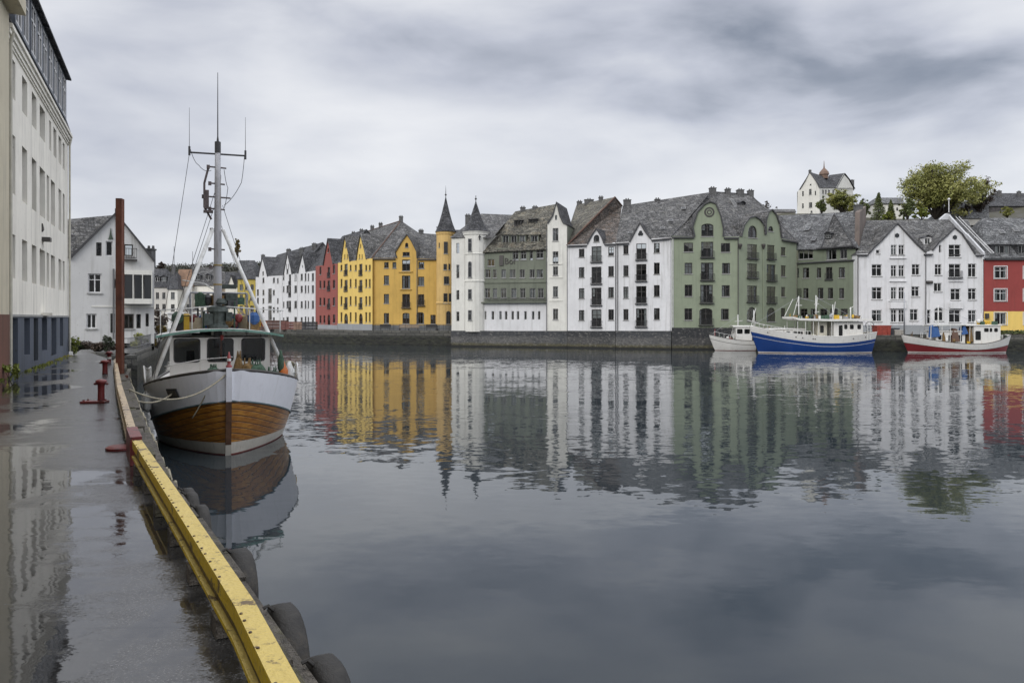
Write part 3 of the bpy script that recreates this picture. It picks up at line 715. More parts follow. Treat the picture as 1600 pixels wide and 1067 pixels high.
# rubber tyre fenders and hanging ropes on the outside of the quay
def rubmat():
    m, t = mk('weathered_black_rubber'); n = t.noise(t.map(), 5, 6, .7)[0]; f = t.noise(t.map(), 24, 4, .7)[0]
    c = t.ramp(n, [(.35, (.014, .013, .012)), (.55, (.032, .029, .025)), (.7, (.075, .062, .045))]); t.base(c); t.p.inputs['Roughness'].default_value = .65; t.bump(t.math('ADD', n, f), .008, 1); return m
RUBB = rubmat()
ROPEM = plain('old_pale_rope', (.30, .27, .20), .9, 0, .35, 20)
def along(yv):
    for i in range(len(edge)-1):
        a, b = edge[i], edge[i+1]
        if min(a.y, b.y) <= yv <= max(a.y, b.y): k = (yv-a.y)/(b.y-a.y); return a.lerp(b, k), (b-a).normalized()
def tyre(yv, r, label, wd=.17, zc=None):
    p, d = along(yv); n = Vector((d.y, -d.x, 0)).normalized(); zc = zc if zc is not None else 1.98-r
    c = p+n*(.375+wd/2+.01); c.z = zc; rt = root('tyre_fender', c, label, 'tyre', 'tyres hung on the quay wall')
    mb = MB(); prof = [(r*.55, -wd*.32), (r*.62, -wd*.48), (r*.9, -wd*.5), (r, -wd*.34), (r*1.01, 0), (r, wd*.34), (r*.9, wd*.5), (r*.62, wd*.48), (r*.55, wd*.32)]
    sg = 28; b0 = 0
    for a_, o_ in prof:
        for k in range(sg):
            t = 2*math.pi*k/sg; mb.v.append(c+d*(a_*math.cos(t))+Vector((0, 0, a_*math.sin(t)))+n*o_)
    for i in range(len(prof)):
        j = (i+1) % len(prof)
        for k in range(sg): k2 = (k+1) % sg; mb.f.append((i*sg+k, i*sg+k2, j*sg+k2, j*sg+k)); mb.m.append(0)
    mb.build('tyre', RUBB, rt, smooth=True)
    rp_ = MB(); rp_.tube([c+Vector((0, 0, r*.8))-n*.02, c+Vector((0, 0, r+.02))-n*.10, p+n*.34+Vector((0, 0, -.46))], .013, 6); rp_.build('rope', RUBB, rt)
names = [(3.86, .33, 'big black tyre on the quay wall, nearest the bottom of the picture'), (4.62, .33, 'big black tyre on the quay wall, second from the bottom of the picture'), (5.8, .30, 'black tyre on the quay wall, third from the bottom of the picture'),
         (7.25, .25, 'small worn tyre on the quay wall, lower one of the two below the boat bow'), (7.8, .22, 'small worn tyre on the quay wall, upper one of the two below the boat bow'), (8.0, .22, 'small pale edged tyre on the quay wall just beyond the red kerb block')]
for yv, r, lb in names: tyre(yv, r, lb, .17 if r > .26 else .12)
ORD = 'first second third fourth fifth sixth seventh eighth ninth tenth eleventh twelfth thirteenth fourteenth fifteenth sixteenth'.split()
# rope loops draped along the wall
for i in range(16):
    yv = 8.6+i*.95
    p, d = along(yv); n = Vector((d.y, -d.x, 0)).normalized(); mb = MB(); q = p+d*.8
    pts = []
    for k in range(9):
        t = k/8; a = p.lerp(q, t)+n*(.40+.05*math.sin(t*math.pi)); a.z = 1.93-.26*math.sin(t*math.pi)-.03*(i % 3); pts.append(a)
    mb.tube(pts, .022, 6); o = mb.build('rope_loop', ROPEM, None, True, loc=tuple(p)); tag(o, ORD[i]+' pale rope loop on the quay wall beyond the red kerb block', 'rope', 'rope loops hung along the quay wall')
# weeds at the foot of the big building
LEAFY = leafmat('yellow_green_leaves', (.10, .14, .02), (.20, .22, .03), (.34, .28, .05))
LEAFG = leafmat('green_leaves', (.07, .095, .03), (.13, .155, .05), (.22, .235, .075))
LEAFO = leafmat('olive_leaves', (.16, .175, .04), (.28, .285, .075), (.42, .41, .14))
LEAFD = leafmat('dark_green_leaves', (.02, .03, .012), (.035, .045, .018), (.06, .06, .03))
LEAFR = leafmat('copper_leaves', (.04, .028, .02), (.06, .04, .028), (.09, .06, .03))
LEAFB = leafmat('rusty_leaves', (.12, .09, .02), (.17, .12, .03), (.22, .10, .04))
BARK = plain('dark_bark', (.05, .042, .035), .9, 0, .4)
def leaves(mb, c, rad, n, size, rg=rnd):
    for _ in range(n):
        while True:
            d = Vector((rg.uniform(-1, 1), rg.uniform(-1, 1), rg.uniform(-1, 1)))
            if d.length <= 1: break
        p = c+Vector((d.x*rad[0], d.y*rad[1], d.z*rad[2])); a = Vector((rg.gauss(0, 1), rg.gauss(0, 1), rg.gauss(0, 1))).normalized(); b = a.cross(Vector((rg.gauss(0, 1), rg.gauss(0, 1), rg.gauss(0, 1)))).normalized()
        s_ = size*rg.uniform(.6, 1.3); mb.poly([p-a*s_, p-b*s_*.5, p+a*s_, p+b*s_*.5])
def bush(px, py, Y, rad, n, size, mat, label, name='shrub', cat='shrub', grp=None, clumps=6, seed=1):
    c0 = P(px, py, Y) if px is not None else py; rg = random.Random(seed); r = root(name, (c0.x, c0.y, c0.z-rad[2]), label, cat, grp); mb = MB(); st = MB()
    for i in range(clumps):
        c = c0+Vector((rg.uniform(-1, 1)*rad[0]*.7, rg.uniform(-1, 1)*rad[1]*.7, rg.uniform(-.7, .7)*rad[2])); k = rg.uniform(.25, .5)
        leaves(mb, c, (rad[0]*k, rad[1]*k, rad[2]*k), n//clumps, size, rg); st.tube([Vector((c0.x, c0.y, c0.z-rad[2])), (c+Vector((c0.x, c0.y, c0.z-rad[2])))/2+Vector((0, 0, rad[2]*.1)), c], [rad[0]*.05, rad[0]*.035, rad[0]*.015], 5)
    mb.build('foliage', mat, r); st.build('stem', BARK, r); return r
wp = [(LB(20.6, .30), .20, .22, 'LY', 'yellow green weed with orange flowers at the near corner of the slate blue plinth'), (LB(34.2, .35), .22, .5, 'LY', 'bright green weed at the far end of the slate blue plinth')]
for i, (p, a, h, m_, lb) in enumerate(wp):
    bush(None, Vector((p.x, p.y, ZD+h)), 0, (a, a, h), 260, .06, LEAFY, lb, 'weed', 'weed', seed=i)
mb = MB()
for i in range(900):
    yv = rnd.uniform(10, 34); d = abs(rnd.gauss(0, .16)); p = LB(yv, .08+d); s_ = rnd.uniform(.01, .035)*(1 if noise.noise(Vector((yv*.8, 0, 0))) > -.1 else .3)
    a = rnd.uniform(0, 6.28); mb.poly([p+Vector((math.cos(a)*s_, math.sin(a)*s_, .004)), p+Vector((-math.cos(a)*s_, -math.sin(a)*s_, .004)), p+Vector((0, 0, s_*2.5))])
o = mb.build('moss', LEAFY, None, loc=tuple(LB(20))); o['kind'] = 'stuff'; tag(o, 'strip of yellow green moss and small weeds along the building foot', 'moss')

# ------------------------------------------------------------------ big cream building on the left
def big_left():
    class LF(Fac):
        def __init__(s): s.A = Vector((LB(21.5).x, 21.5)); s.B = Vector((LB(34.7).x, 34.7)); s.U = (s.B-s.A).normalized(); s.N = Vector((s.U.y, -s.U.x)); s.len = (s.B-s.A).length
    f = LF(); r = root('cream_building', (f.A.x, f.A.y, ZD), 'tall cream rendered warehouse with slate blue plinth and dark mansard roof left of the quay', 'building')
    ze = 11.95; L = f.len; zp = 3.86
    X = lambda px: f.uz(px, 400)[0]
    cols = [(15.6, 24), (34.5, 42.6), (49.8, 57), (62, 70.5), (73, 77), (79.5, 86), (91.5, 96), (98, 101)]
    holes = []; 
    for i, (a, b) in enumerate(cols):
        u0, u1 = X(a), X(b)
        for z0, z1 in ((4.97, 6.26), (7.45, 9.18), (10.25, 11.38)):
            if z0 == 10.25 and i == 4: u0, u1 = X(77), X(80)
            if z0 == 10.25 and i == 5: u0, u1 = X(83.5), X(88)
            holes.append((rect(u0, z0, u1, z1)))
    mb = wall_mb(f, rect(0, zp, L, ze), holes, 0, .22); mb.build('wall', CREAM, r)
    for h in holes: window(r, f, h, .10, frame=FRAMEG, bars=1 if h[1][0]-h[0][0] > .8 else 0, trans=1, curtain=False)
    ph = [rect(X(a), 2.62 if i % 2 else 2.35, X(b), 3.80) for i, (a, b) in enumerate([(15, 25), (35, 44), (50, 57), (63, 71), (78, 86), (91.5, 96.5)])]
    mb = wall_mb(f, rect(0, ZD-.1, L, zp), ph, -.05, .25); mb.build('plinth', SLATEBLUE, r)
    for h in ph: window(r, f, h, .02, frame=FRAMED, bars=1, trans=1, sill=False)
    sides(r, f, 0, L, ZD-.1, ze, 11, CREAM)
    mb = MB(); fbox(mb, f, -.02, L+.02, zp-.02, zp+.05, -.075, .0); mb.build('string_course', SILL, r)
    # cornice in steps
    mb = MB()
    for i, (a, b, d) in enumerate(((ze-.36, ze-.28, .04), (ze-.28, ze-.16, .08), (ze-.16, ze-.02, .13), (ze-.02, ze+.10, .19))): fbox(mb, f, -.1, L+.02+d*.3, a, b-.002, -d, .02)
    mb.build('cornice', CREAM, r)
    # mansard
    rs = lambda z: -.15+(z-ze-.12)*.30
    mb = MB(); zt = ze+3.0
    sheet(mb, [f.W(-.1, ze+.12, -.15), f.W(L+.35, ze+.12, -.15), f.W(L-1.4, zt, rs(zt)), f.W(-.1, zt, rs(zt))])
    sheet(mb, [f.W(-.1, zt, rs(zt)), f.W(L-1.4, zt, rs(zt)), f.W(L-3.5, zt+2.2, 5.5), f.W(-.1, zt+2.2, 5.5)])
    sheet(mb, [f.W(L+.35, ze+.12, -.15), f.W(L+.35, ze+.12, 11), f.W(L-1.4, zt, 10), f.W(L-1.4, zt, rs(zt))])
    sheet(mb, [f.W(L-1.4, zt, rs(zt)), f.W(L-1.4, zt, 10), f.W(L-3.5, zt+2.2, 5.5), f.W(L-3.5, zt+2.2, 5.4)])
    sheet(mb, [f.W(-.1, zt+2.2, 5.5), f.W(L-3.5, zt+2.2, 5.5), f.W(L-1.4, ze, 11), f.W(-.1, ze, 11)])
    mb.build('roof', ROOFD, r)
    # dormers, in rows of dark framed windows
    dm = [(.5, 1.5), (1.75, 2.75), (3.2, 4.2), (4.45, 5.45), (5.7, 6.7), (7.1, 8.1), (8.4, 9.4), (9.8, 10.8), (11.1, 12.1), (12.6, 13.6)]
    for a, b in dm:
        if b > L-1.9: break
        mb = MB(); z0, z1 = ze+.35, ze+1.95; vf = rs(z0)-.10
        for p, q in ((a-.12, a), (b, b+.12)): fbox(mb, f, p, q, z0-.1, z1+.1, vf, rs(z1)+.4)
        fbox(mb, f, a, b, z0-.1, z0, vf, vf+.1); fbox(mb, f, a, b, z1, z1+.1, vf, vf+.1)
        d = mb.build('dormer', plain('zinc_grey_dormer', (.13, .145, .17), .6, 0, .35, 2), r)
        rm = MB(); sheet(rm, [f.W(a-.25, z1+.12, vf-.18), f.W(b+.25, z1+.12, vf-.18), f.W(b+.25, z1+.26, rs(z1)+.6), f.W(a-.25, z1+.26, rs(z1)+.6)], .07); rm.build('dormer_roof', ROOFD, d)
        bk = MB(); bk.poly([f.W(a, z0, vf+.6), f.W(b, z0, vf+.6), f.W(b, z1, vf+.6), f.W(a, z1, vf+.6)]); bk.build('dormer_back', TRIM, d)
        window(r, f, rect(a, z0, b, z1), vf-.09, frame=FRAMEW, bars=1, trans=1, sill=False, curtain=True)
    # steep slate gable rising behind the first dormers
    g = MB(); ua, ub, up_, zg = 3.6, 7.8, 5.7, ze+5.4
    for p, q in ((ua, up_), (ub, up_)): sheet(g, [f.W(p, ze+2.3, .35), f.W(q, zg, .35), f.W(q, zg, 6), f.W(p, ze+2.3, 6)], .12)
    g.build('cross_roof', ROOFD, r)
    g = MB(); g.prism([f.W(ua+.1, ze+2.25, .5), f.W(ub-.1, ze+2.25, .5), f.W(up_, zg-.15, .5)], f.W(0, 0, .62)-f.W(0, 0, .5)); g.build('cross_gable', plain('pale_gable_boards', (.30, .31, .32), .7), r)
    for u in (L-.25, .18): 
        mb = MB(); mb.tube([f.W(u, 2.3, -.10), f.W(u, ze-.40, -.10), f.W(u, ze-.1, -.16)], .045, 8); mb.build('downpipe', plain('cream_pipe', (.45, .43, .36), .5), r)
    # relief plaque and lamp bracket between the windows
    u, z = f.uz(66, 357); mb = MB()
    for k in range(5): fbox(mb, f, u-.16+.07*k, u-.11+.07*k, z-.14+.05*(k % 2)+.02*k, z+.16-.03*k, -.04, .01)
    mb.build('relief', FRAMED, r)
    u, z = f.uz(66.5, 375); mb = MB(); fbox(mb, f, u-.22, u+.22, z-.05, z+.09, -.26, -.001); mb.build('bracket_lamp', FRAMED, r)
    u, z = f.uz(67, 491); mb = MB(); fbox(mb, f, u-.5, u+.5, z-.05, z+.05, -.35, -.051); mb.build('door_canopy', CREAM, r)
    # neighbour nearer the camera
    class L2(Fac):
        def __init__(s): a = LB(-6, .12); b = LB(21.42, .12); s.A = Vector((a.x, a.y)); s.B = Vector((b.x, b.y)); s.U = (s.B-s.A).normalized(); s.N = Vector((s.U.y, -s.U.x)); s.len = (s.B-s.A).length
    g = L2(); r2 = root('cream_building', (g.B.x, g.B.y, ZD), 'sliver of older cream building with rust brown base at the left edge', 'building')
    hs = [rect(u, z, u+1.0, z+1.5) for u in [2+2.6*k for k in range(10)] for z in (4.9, 7.5, 10.0)]
    wall_mb(g, rect(0, 3.9, g.len, 12.6), hs, 0, .22).build('wall', OLDC, r2)
    for h in hs: window(r2, g, h, .1, frame=FRAMEW, bars=1, trans=1)
    mb = MB(); fbox(mb, g, 0, g.len, ZD-.1, 3.9, -.02, .3); mb.build('plinth', RUSTW, r2); sides(r2, g, 0, g.len, 2.05, 12.6, 11, OLDC)
    mb = MB(); fbox(mb, g, -.1, g.len+.05, 12.3, 12.7, -.4, .02); mb.build('cornice', OLDC, r2)
    mb = MB(); sheet(mb, [g.W(0, 12.7, -.3), g.W(g.len, 12.7, -.3), g.W(g.len, 16.5, 1.6), g.W(0, 16.5, 1.6)]); sheet(mb, [g.W(0, 16.5, 1.6), g.W(g.len, 16.5, 1.6), g.W(g.len, 12.7, 11), g.W(0, 12.7, 11)]); mb.build('roof', ROOFD, r2)
OLDC = stucco('old_cream_render', (.55, .50, .38), amt=.4)
RUSTW = stucco('rust_stained_base', (.14, .06, .04), (.05, .03, .02), .6, .3)
big_left()

# ------------------------------------------------------------------ white gabled house at the head of the quay
def white_house():
    f = Fac((106, 50), (241, 52.4)); r = root('gabled_house', (f.A.x, f.A.y, 1.8), 'white rendered gabled house with oriel windows behind the rusty post', 'house')
    ol = [(106, 535), (241, 537), (241, 406), (181, 333), (108, 402), (106, 404)]
    sp = [(148, 442.6, 21, 30, 'wW'), (142.8, 501.8, 16, 23, 'wW'), (154.5, 389.5, 8.5, 21, 'wn'), (170.5, 388.5, 11, 23, 'wW'), (201, 391, 14, 18, 'w'), (201, 502, 16, 23, 'w'), (216.5, 502, 7, 22, 'w'), (230, 500, 5, 20, 'w'),
          (179, 443, 5, 14), (176, 505, 7, 30)]
    facade(r, f, ol, sp, stucco('house_white_render', (.55, .55, .545), amt=.4, old=.12), frame=FRAMED)
    sides(r, f, 0, f.len, 1.6, 7.7, 6, CREAM2)
    gable_roof(r, f, [(242.5, 407.5), (181, 332), (106.5, 404)], 6, mat=ROOF)
    # main roof running left of the gable
    mb = MB(); sheet(mb, [f.Q(70, 404, .1), f.Q(112, 402, .1), f.Q(180, 336, 2.6), f.Q(80, 345, 2.6)]); sheet(mb, [f.Q(80, 345, 2.6), f.Q(180, 336, 2.6), f.Q(180, 402, 6), f.Q(70, 404, 6)]); mb.build('side_roof', ROOF, r)
    mb = MB(); mb.poly([f.Q(50, 404, .5), f.Q(106, 404, .5), f.Q(106, 535, .5), f.Q(50, 535, .5)]); mb.build('side_wall', CREAM2, r)
    # oriel
    u0, u1 = f.uz(192, 450)[0], f.uz(237, 450)[0]; za, zb = f.uz(214, 467)[1], f.uz(214, 430)[1]; mb = MB()
    fbox(mb, f, u0, u1, za-.35, za, -.75, -.001); fbox(mb, f, u0, u1, zb, zb+.3, -.75, -.001)
    n = 3
    for i in range(n+1): u = u0+(u1-u0-.06)*i/n; fbox(mb, f, u, u+.06, za, zb, -.75, -.66)
    for u in (u0, u1-.09): fbox(mb, f, u, u+.09, za, zb, -.2, -.001)
    o = mb.build('oriel', CREAM2, r)
    for i in range(n):
        a = u0+(u1-u0)*i/n+.1; b = u0+(u1-u0)*(i+1)/n-.03; g = MB(); g.poly([f.W(a, za, -.70), f.W(b, za, -.70), f.W(b, zb, -.70), f.W(a, zb, -.70)]); g.build('pane', DGLASS, o)
    g = MB(); g.poly([f.W(u1-.04, za, -.66), f.W(u1-.04, za, -.2), f.W(u1-.04, zb, -.2), f.W(u1-.04, zb, -.66)]); g.build('pane', DGLASS, o)
    balcony(r, f, f.uz(195, 400)[0], f.uz(211, 400)[0], f.uz(203, 405)[1], 0, .7, .5, FRAMED)
    chim_px(r, f, 236, 384, 405, 1.0, .45, CHIM); 
    mb = MB(); c = f.Q(173, 372, -.03); mb.prism([f.Q(169, 374, -.02), f.Q(177, 374, -.02), f.Q(175, 368, -.02), f.Q(173, 356, -.02), f.Q(171, 368, -.02)], f.W(0, 0, -.06)-f.W(0, 0, -.02)); mb.build('ornament', plain('green_copper', (.05, .07, .05), .7), r)
    mb = MB(); fbox(mb, f, *sorted((f.uz(143, 478)[0], f.uz(241, 478)[0])), f.uz(190, 480)[1], f.uz(190, 478)[1], -.04, -.001); mb.build('string_course', CREAM2, r)
    mb = MB(); mb.tube([f.Q(181, 333, -.2), f.Q(181, 326, -.2)], .06, 6); mb.build('finial', TRIM, r)
    downpipe(r, f, 177.5, 420, 530)
white_house()
# ------------------------------------------------------------------ the row across the water, left to right
def rw(rows, cx, w_, h_, st='w'): return [(cx, y, w_, h_, st) for y in rows]
def shift(curve, pts): return curve
def base_of(fc, pxm, py): u, z = fc.uz(pxm, py); p = fc.W(u, z); return (p.x, p.y, z)
# common line for the far left row
pA = (400, 178.6); pB = (580, 113.5)
def lf(px0, px1):
    a = Vector((-20.8, 113.5)); b = Vector((-46.7, 157.0)); d = (b-a)
    def Yat(px): k = (px-800)/F; t = (k*a.y-a.x)/(d.x-k*d.y); return a.y+d.y*t
    return Fac((px0, Yat(px0)), (px1, Yat(px1)))
def side_house(px0, px1, label, wallm, gables, cols, rows, eavey, zb_py, name='gabled_house', extra=(), roofm=ROOF, ridge=None, plinth=None, dep=10, small=(), grp=None, frame=None, trans_gable=True):
    f = lf(px0, px1); r = root(name, base_of(f, (px0+px1)/2, zb_py), label, 'house', grp)
    ea = lambda px: eavey[0]+(eavey[1]-eavey[0])*(px-px0)/(px1-px0)
    ol = [(px0, zb_py), (px1, zb_py), (px1, ea(px1))]
    for (pk, pky, gl, gr, by) in sorted(gables, key=lambda g: -g[0]):
        ol += [(gr, ea(gr)), (gr-(gr-pk)*.25, ea(gr)-(ea(gr)-pky)*.30), (pk+(gr-pk)*.28, pky+(ea(gr)-pky)*.28), (pk, pky), (pk-(pk-gl)*.28, pky+(ea(gl)-pky)*.28), (gl+(pk-gl)*.25, ea(gl)-(ea(gl)-pky)*.30), (gl, ea(gl))]
    ol.append((px0, ea(px0)))
    sp = []
    for c in cols:
        cx, w_, h_, st = c[:4]; rs_ = c[4] if len(c) > 4 else rows
        sp += [(cx, y, w_, h_, st) for y in rs_]
    sp += list(small)
    facade(r, f, ol, sp, wallm, frame=frame)
    z0 = f.uz(px0, zb_py)[1]; z1 = f.uz(px1, ea(px1))[1]
    sides(r, f, 0, f.len, z0, min(z1, f.uz(px0, ea(px0))[1]), dep, wallm)
    for (pk, pky, gl, gr, by) in gables:
        cv = [(gr, ea(gr)), (gr-(gr-pk)*.25, ea(gr)-(ea(gr)-pky)*.30), (pk+(gr-pk)*.28, pky+(ea(gr)-pky)*.28), (pk, pky), (pk-(pk-gl)*.28, pky+(ea(gl)-pky)*.28), (gl+(pk-gl)*.25, ea(gl)-(ea(gl)-pky)*.30), (gl, ea(gl))]
        gable_roof(r, f, cv, dep*.62, mat=roofm)
    ry = ridge or min(g[1] for g in gables)+4
    u1 = f.len; zr = f.uz((px0+px1)/2, ry, dep/2)[1]; ze = z1
    mb = MB(); a, b = f.W(-.1, ze, .04), f.W(u1+.1, ze, .04); c, d = f.W(u1+.1, zr, dep/2), f.W(-.1, zr, dep/2); e1, e2 = f.W(u1+.1, ze, dep+.3), f.W(-.1, ze, dep+.3)
    sheet(mb, [a, b, c, d]); sheet(mb, [d, c, e1, e2]); mb.poly([b, e1, c]); mb.poly([a, d, e2]); mb.build('roof', roofm, r)
    if plinth:
        o = MB(); fbox(o, f, 0, f.len, f.uz((px0+px1)/2, plinth[1])[1], f.uz((px0+px1)/2, plinth[0])[1], -.08, -.001); o.build('plinth', PLINTHL, r)
    return f, r
WR = [433, 451.8, 475.8, 500.7]
f, r = side_house(399.5, 441, 'white gabled house at the far left end of the far row, beside the yellow block', WHITE, [(410.5, 401, 404, 418.5, 430)],
    [(402.8, 3, 9.5, 'w', [457, 470, 485, 500]), (411.5, 3, 8, 'w', [438, 457, 470, 484, 500]), (427.8, 3.2, 8, 'w', [438, 457, 484, 500]), (434, 2.4, 8, 'w', [438.5, 470, 484])], [], (433, 430.5), 518, small=[(421.7, 462, 5.5, 22, 'w'), (421.7, 489, 5.5, 22, 'w'), (411, 427, 2.2, 6, 'w')], roofm=ROOFD, ridge=402, grp='houses along the far left quay')
chim_px(r, f, 411, 397, 402, .6, .9)
f, r = side_house(441.5, 464.5, 'white house with twin attic slits in its gable, left of the white pair', WHITE, [(449.7, 393.5, 443.5, 457, 427)],
    [(443.2, 2.2, 9, 'w', WR), (449.3, 3.6, 11, 'w', WR[1:]), (453, 3.4, 16, 'wb', [437, 455, 478]), (461.8, 4, 11, 'w', WR)], [], (430, 427.5), 517, small=[(447.6, 416, 1.3, 7), (450.8, 416, 1.3, 7), (449, 424, 3, 7)], roofm=ROOFD, ridge=393, grp='houses along the far left quay')
chim_px(r, f, 451, 388, 395, .8, 1.0)
f, r = side_house(465, 492.8, 'white house with plain steep gable touching the red house, right one of the white pair', WHITE, [(473.5, 394, 466, 479, 424)],
    [(471.3, 3.3, 10, 'w', WR), (477.3, 2.6, 12, 'w', WR), (481.8, 2.2, 11, 'w', WR), (488.8, 3.5, 12, 'w', WR)], [], (427, 423), 517, small=[(472.7, 417, 1.6, 4, 'o')], ridge=392, roofm=ROOFD, grp='houses along the far left quay')
chim_px(r, f, 471.5, 386, 396, 2, 1.0); chim_px(r, f, 491, 379, 386, 4, 1.0)
f, r = side_house(493.2, 527.5, 'faded red house with one tall gable and a column of balcony doors', REDFAR, [(513, 372.5, 505.5, 521.5, 412)],
    [(500.6, 3, 12, 'w', [423, 444.6, 471.3, 499]), (506.7, 3, 12, 'w', [444.6, 471.3, 499]), (513.8, 4, 15, 'wb', [425, 446, 474]), (513.8, 4.2, 17, 'a', [500]), (521.8, 3.6, 13, 'w', [421, 444, 471.3, 498])], [], (416, 412), 518, plinth=(507.5, 518), small=[(513, 391, 2.2, 7, 'a')], roofm=ROOFD, ridge=376, grp='houses along the far left quay')
# yellow corner building: side facade and front facade, one thing
def yellow():
    f = lf(528, 582); fr = Fac((582, 113.5), (682.5, 112)); r = root('yellow_building', base_of(fr, 582, 508), 'large yellow corner building with three gables and grey slate roof', 'building')
    ea = lambda px: 411+(403.5-411)*(px-528)/54
    def gab(pk, pky, gl, gr):
        return [(gr, ea(gr)), (gr-(gr-pk)*.22, ea(gr)-(ea(gr)-pky)*.30), (pk+(gr-pk)*.30, pky+(ea(gr)-pky)*.25), (pk, pky), (pk-(pk-gl)*.30, pky+(ea(gl)-pky)*.25), (gl+(pk-gl)*.22, ea(gl)-(ea(gl)-pky)*.30), (gl, ea(gl))]
    gA, gB = gab(539.5, 368, 533.5, 547.5), gab(564, 365, 557, 573.5)
    ol = [(528, 518), (582, 518), (582, ea(582))]+gB+gA+[(528, ea(528))]
    sp = []
    for cx, st in ((533.4, 'w'), (547.7, 'w'), (555.8, 'w'), (572, 'w'), (577.6, 'w')): sp += [(cx, y, 2.9, h, st) for y, h in ((418.5, 9), (442.5, 13), (470, 14), (495.5, 15))]
    for cx in (540.6, 563.7): sp += [(cx, y, 5, 17, 'wb') for y in (421, 446, 473)]+[(cx, 500, 6, 21, 'a'), (cx-2, 401, 1.6, 7), (cx+2, 401, 1.6, 7), (cx-.3, 384, 1.8, 6, 'a')]
    facade(r, f, ol, sp, YELLOWS, name='side_facade')
    o = MB(); fbox(o, f, 0, f.len, f.uz(555, 518)[1], f.uz(555, 506)[1], -.10, -.001); o.build('plinth', PLINTHL, r)
    for g in (gA, gB): gable_roof(r, f, g, 6.5, mat=ROOF)
    # front
    g = [(652.5, 404), (652, 393), (644, 377), (636, 365.5), (628, 376), (617, 394), (619.5, 403.5)]
    ol = [(582, 508), (682.5, 508), (682.5, 404.5)]+g+[(582, 403.5)]
    sp = [(603.8, 414.3, 7, 9), (616.2, 414.3, 6, 9), (658.3, 414.6, 9, 10), (603.8, 437.5, 8, 14), (658, 439.5, 9.5, 14), (603.8, 466.7, 8, 14.5), (658, 468.5, 9.5, 17, 'wb'), (603.8, 497.2, 8, 16), (634.4, 497.2, 11, 17, 'F'), (656.6, 496.7, 12, 18, 'F'),
          (676.7, 499, 8, 14), (634.5, 414.5, 12.5, 17.5, 'w'), (634.5, 440.7, 13, 20, 'w'), (634.5, 470, 12, 21, 'wb'), (634.6, 397.2, 11, 6.5, 'wn'), (635.5, 383, 5, 7, 'a')]
    facade(r, fr, ol, sp, YELLOW, name='front_facade')
    for y, w_ in ((424.8, 22), (452.5, 18)): mb = MB(); fbox(mb, fr, fr.uz(634-w_/2, y)[0], fr.uz(634+w_/2, y)[0], fr.uz(634, y+.5)[1], fr.uz(634, y-.5)[1], -.18, -.001); mb.build('ledge', YELLOW, r)
    o = MB(); fbox(o, fr, 0, fr.len, fr.uz(630, 517)[1], fr.uz(630, 508)[1], -.1, 1); o.build('plinth', PLINTH, r)
    gable_roof(r, fr, g, 6, mat=ROOF)
    sides(r, fr, 0, fr.len, 2.0, fr.uz(630, 404)[1]-.05, 10, YELLOW)
    mb = MB(); E = fr.Q(581, 403.5, .04); pk = fr.Q(626.6, 345, 7.5); r2 = fr.Q(655, 364.5, 7.5); r3 = fr.Q(684, 366, 7.5); e2 = fr.Q(684, 405, .04); es = f.Q(528, 411, .04)
    lr = f.Q(549, 369.5, 7.5); back = fr.Q(684, 405, 15); eb = f.Q(528, 411, 15)
    mb.poly([E, e2, r3, r2, pk]); mb.poly([E, pk, lr, es]); mb.poly([r2, r3, back]); mb.poly([pk, r2, back, eb]); mb.poly([pk, eb, lr]); mb.poly([es, lr, eb]); mb.poly([e2, back, r3])
    mb.build('roof', ROOF, r)
    hb = MB(); hb.tube([E+Vector((0, 0, .05)), pk], .10, 6); hb.tube([pk, lr], .1, 6); hb.build('ridge_cap', plain('brown_ridge_tiles', (.10, .06, .045), .8), r)
    for px, y0, y1 in ((627, 342, 347), (598, 348, 354), (585, 353, 359), (567, 357, 364), (553, 361, 369)): 
        k = (px-549)/(626.6-549); p = lr.lerp(pk, max(0, min(1, k))); chimney(r, p.x, p.y, p.z-.6, p.z+.55, .7, .6)
    p = r2.lerp(r3, .1); chimney(r, p.x, p.y, p.z-.5, p.z+.4, .9, .6)
    eave(r, fr, 582, 404.5, 618, 404.5); eave(r, fr, 653, 405.3, 682, 405.3); downpipe(r, fr, 651.5, 406, 506)
yellow()
def cone_turret(par, c, rad, z0, z1, zt, zf, mat, name='turret', rmat=None, seg=20, flare=1.22, rc=None):
    rc = rc or rad*flare
    mb = MB(); mb.lathe((c.x, c.y, 0), [(rad, z0), (rad, z1-.5), (rad*1.06, z1-.4), (rad*1.06, z1-.25), (rad*1.12, z1)], seg); o = mb.build(name, mat, par, smooth=False)
    m = MB(); h = zt-z1; m.lathe((c.x, c.y, 0), [(rc, z1-.06), (rc*1.0, z1+.04), (rc*.84, z1+h*.10), (rc*.62, z1+h*.28), (rc*.40, z1+h*.52), (rc*.16, z1+h*.82), (.05, zt)], seg); k = m.build('cone_roof', rmat or ROOFD, par)
    n = MB(); n.lathe((c.x, c.y, 0), [(.05, zt-.1), (.05, zt+.2), (.17, zt+.33), (.05, zt+.5), (.04, zt+.8), (.012, zf)], 8); n.build('finial', TRIM, k)
    return o
class Tan(Fac):
    """tangent plane on a turret facing the camera"""
    def __init__(s, c, rad, turn=0):
        n = Vector((-c.x, -c.y)).normalized(); n = Matrix.Rotation(turn, 2) @ n
        s.N = n; s.U = Vector((-n.y, n.x)); m = Vector((c.x, c.y))+n*rad; s.A = m-s.U*rad; s.B = m+s.U*rad; s.len = 2*rad
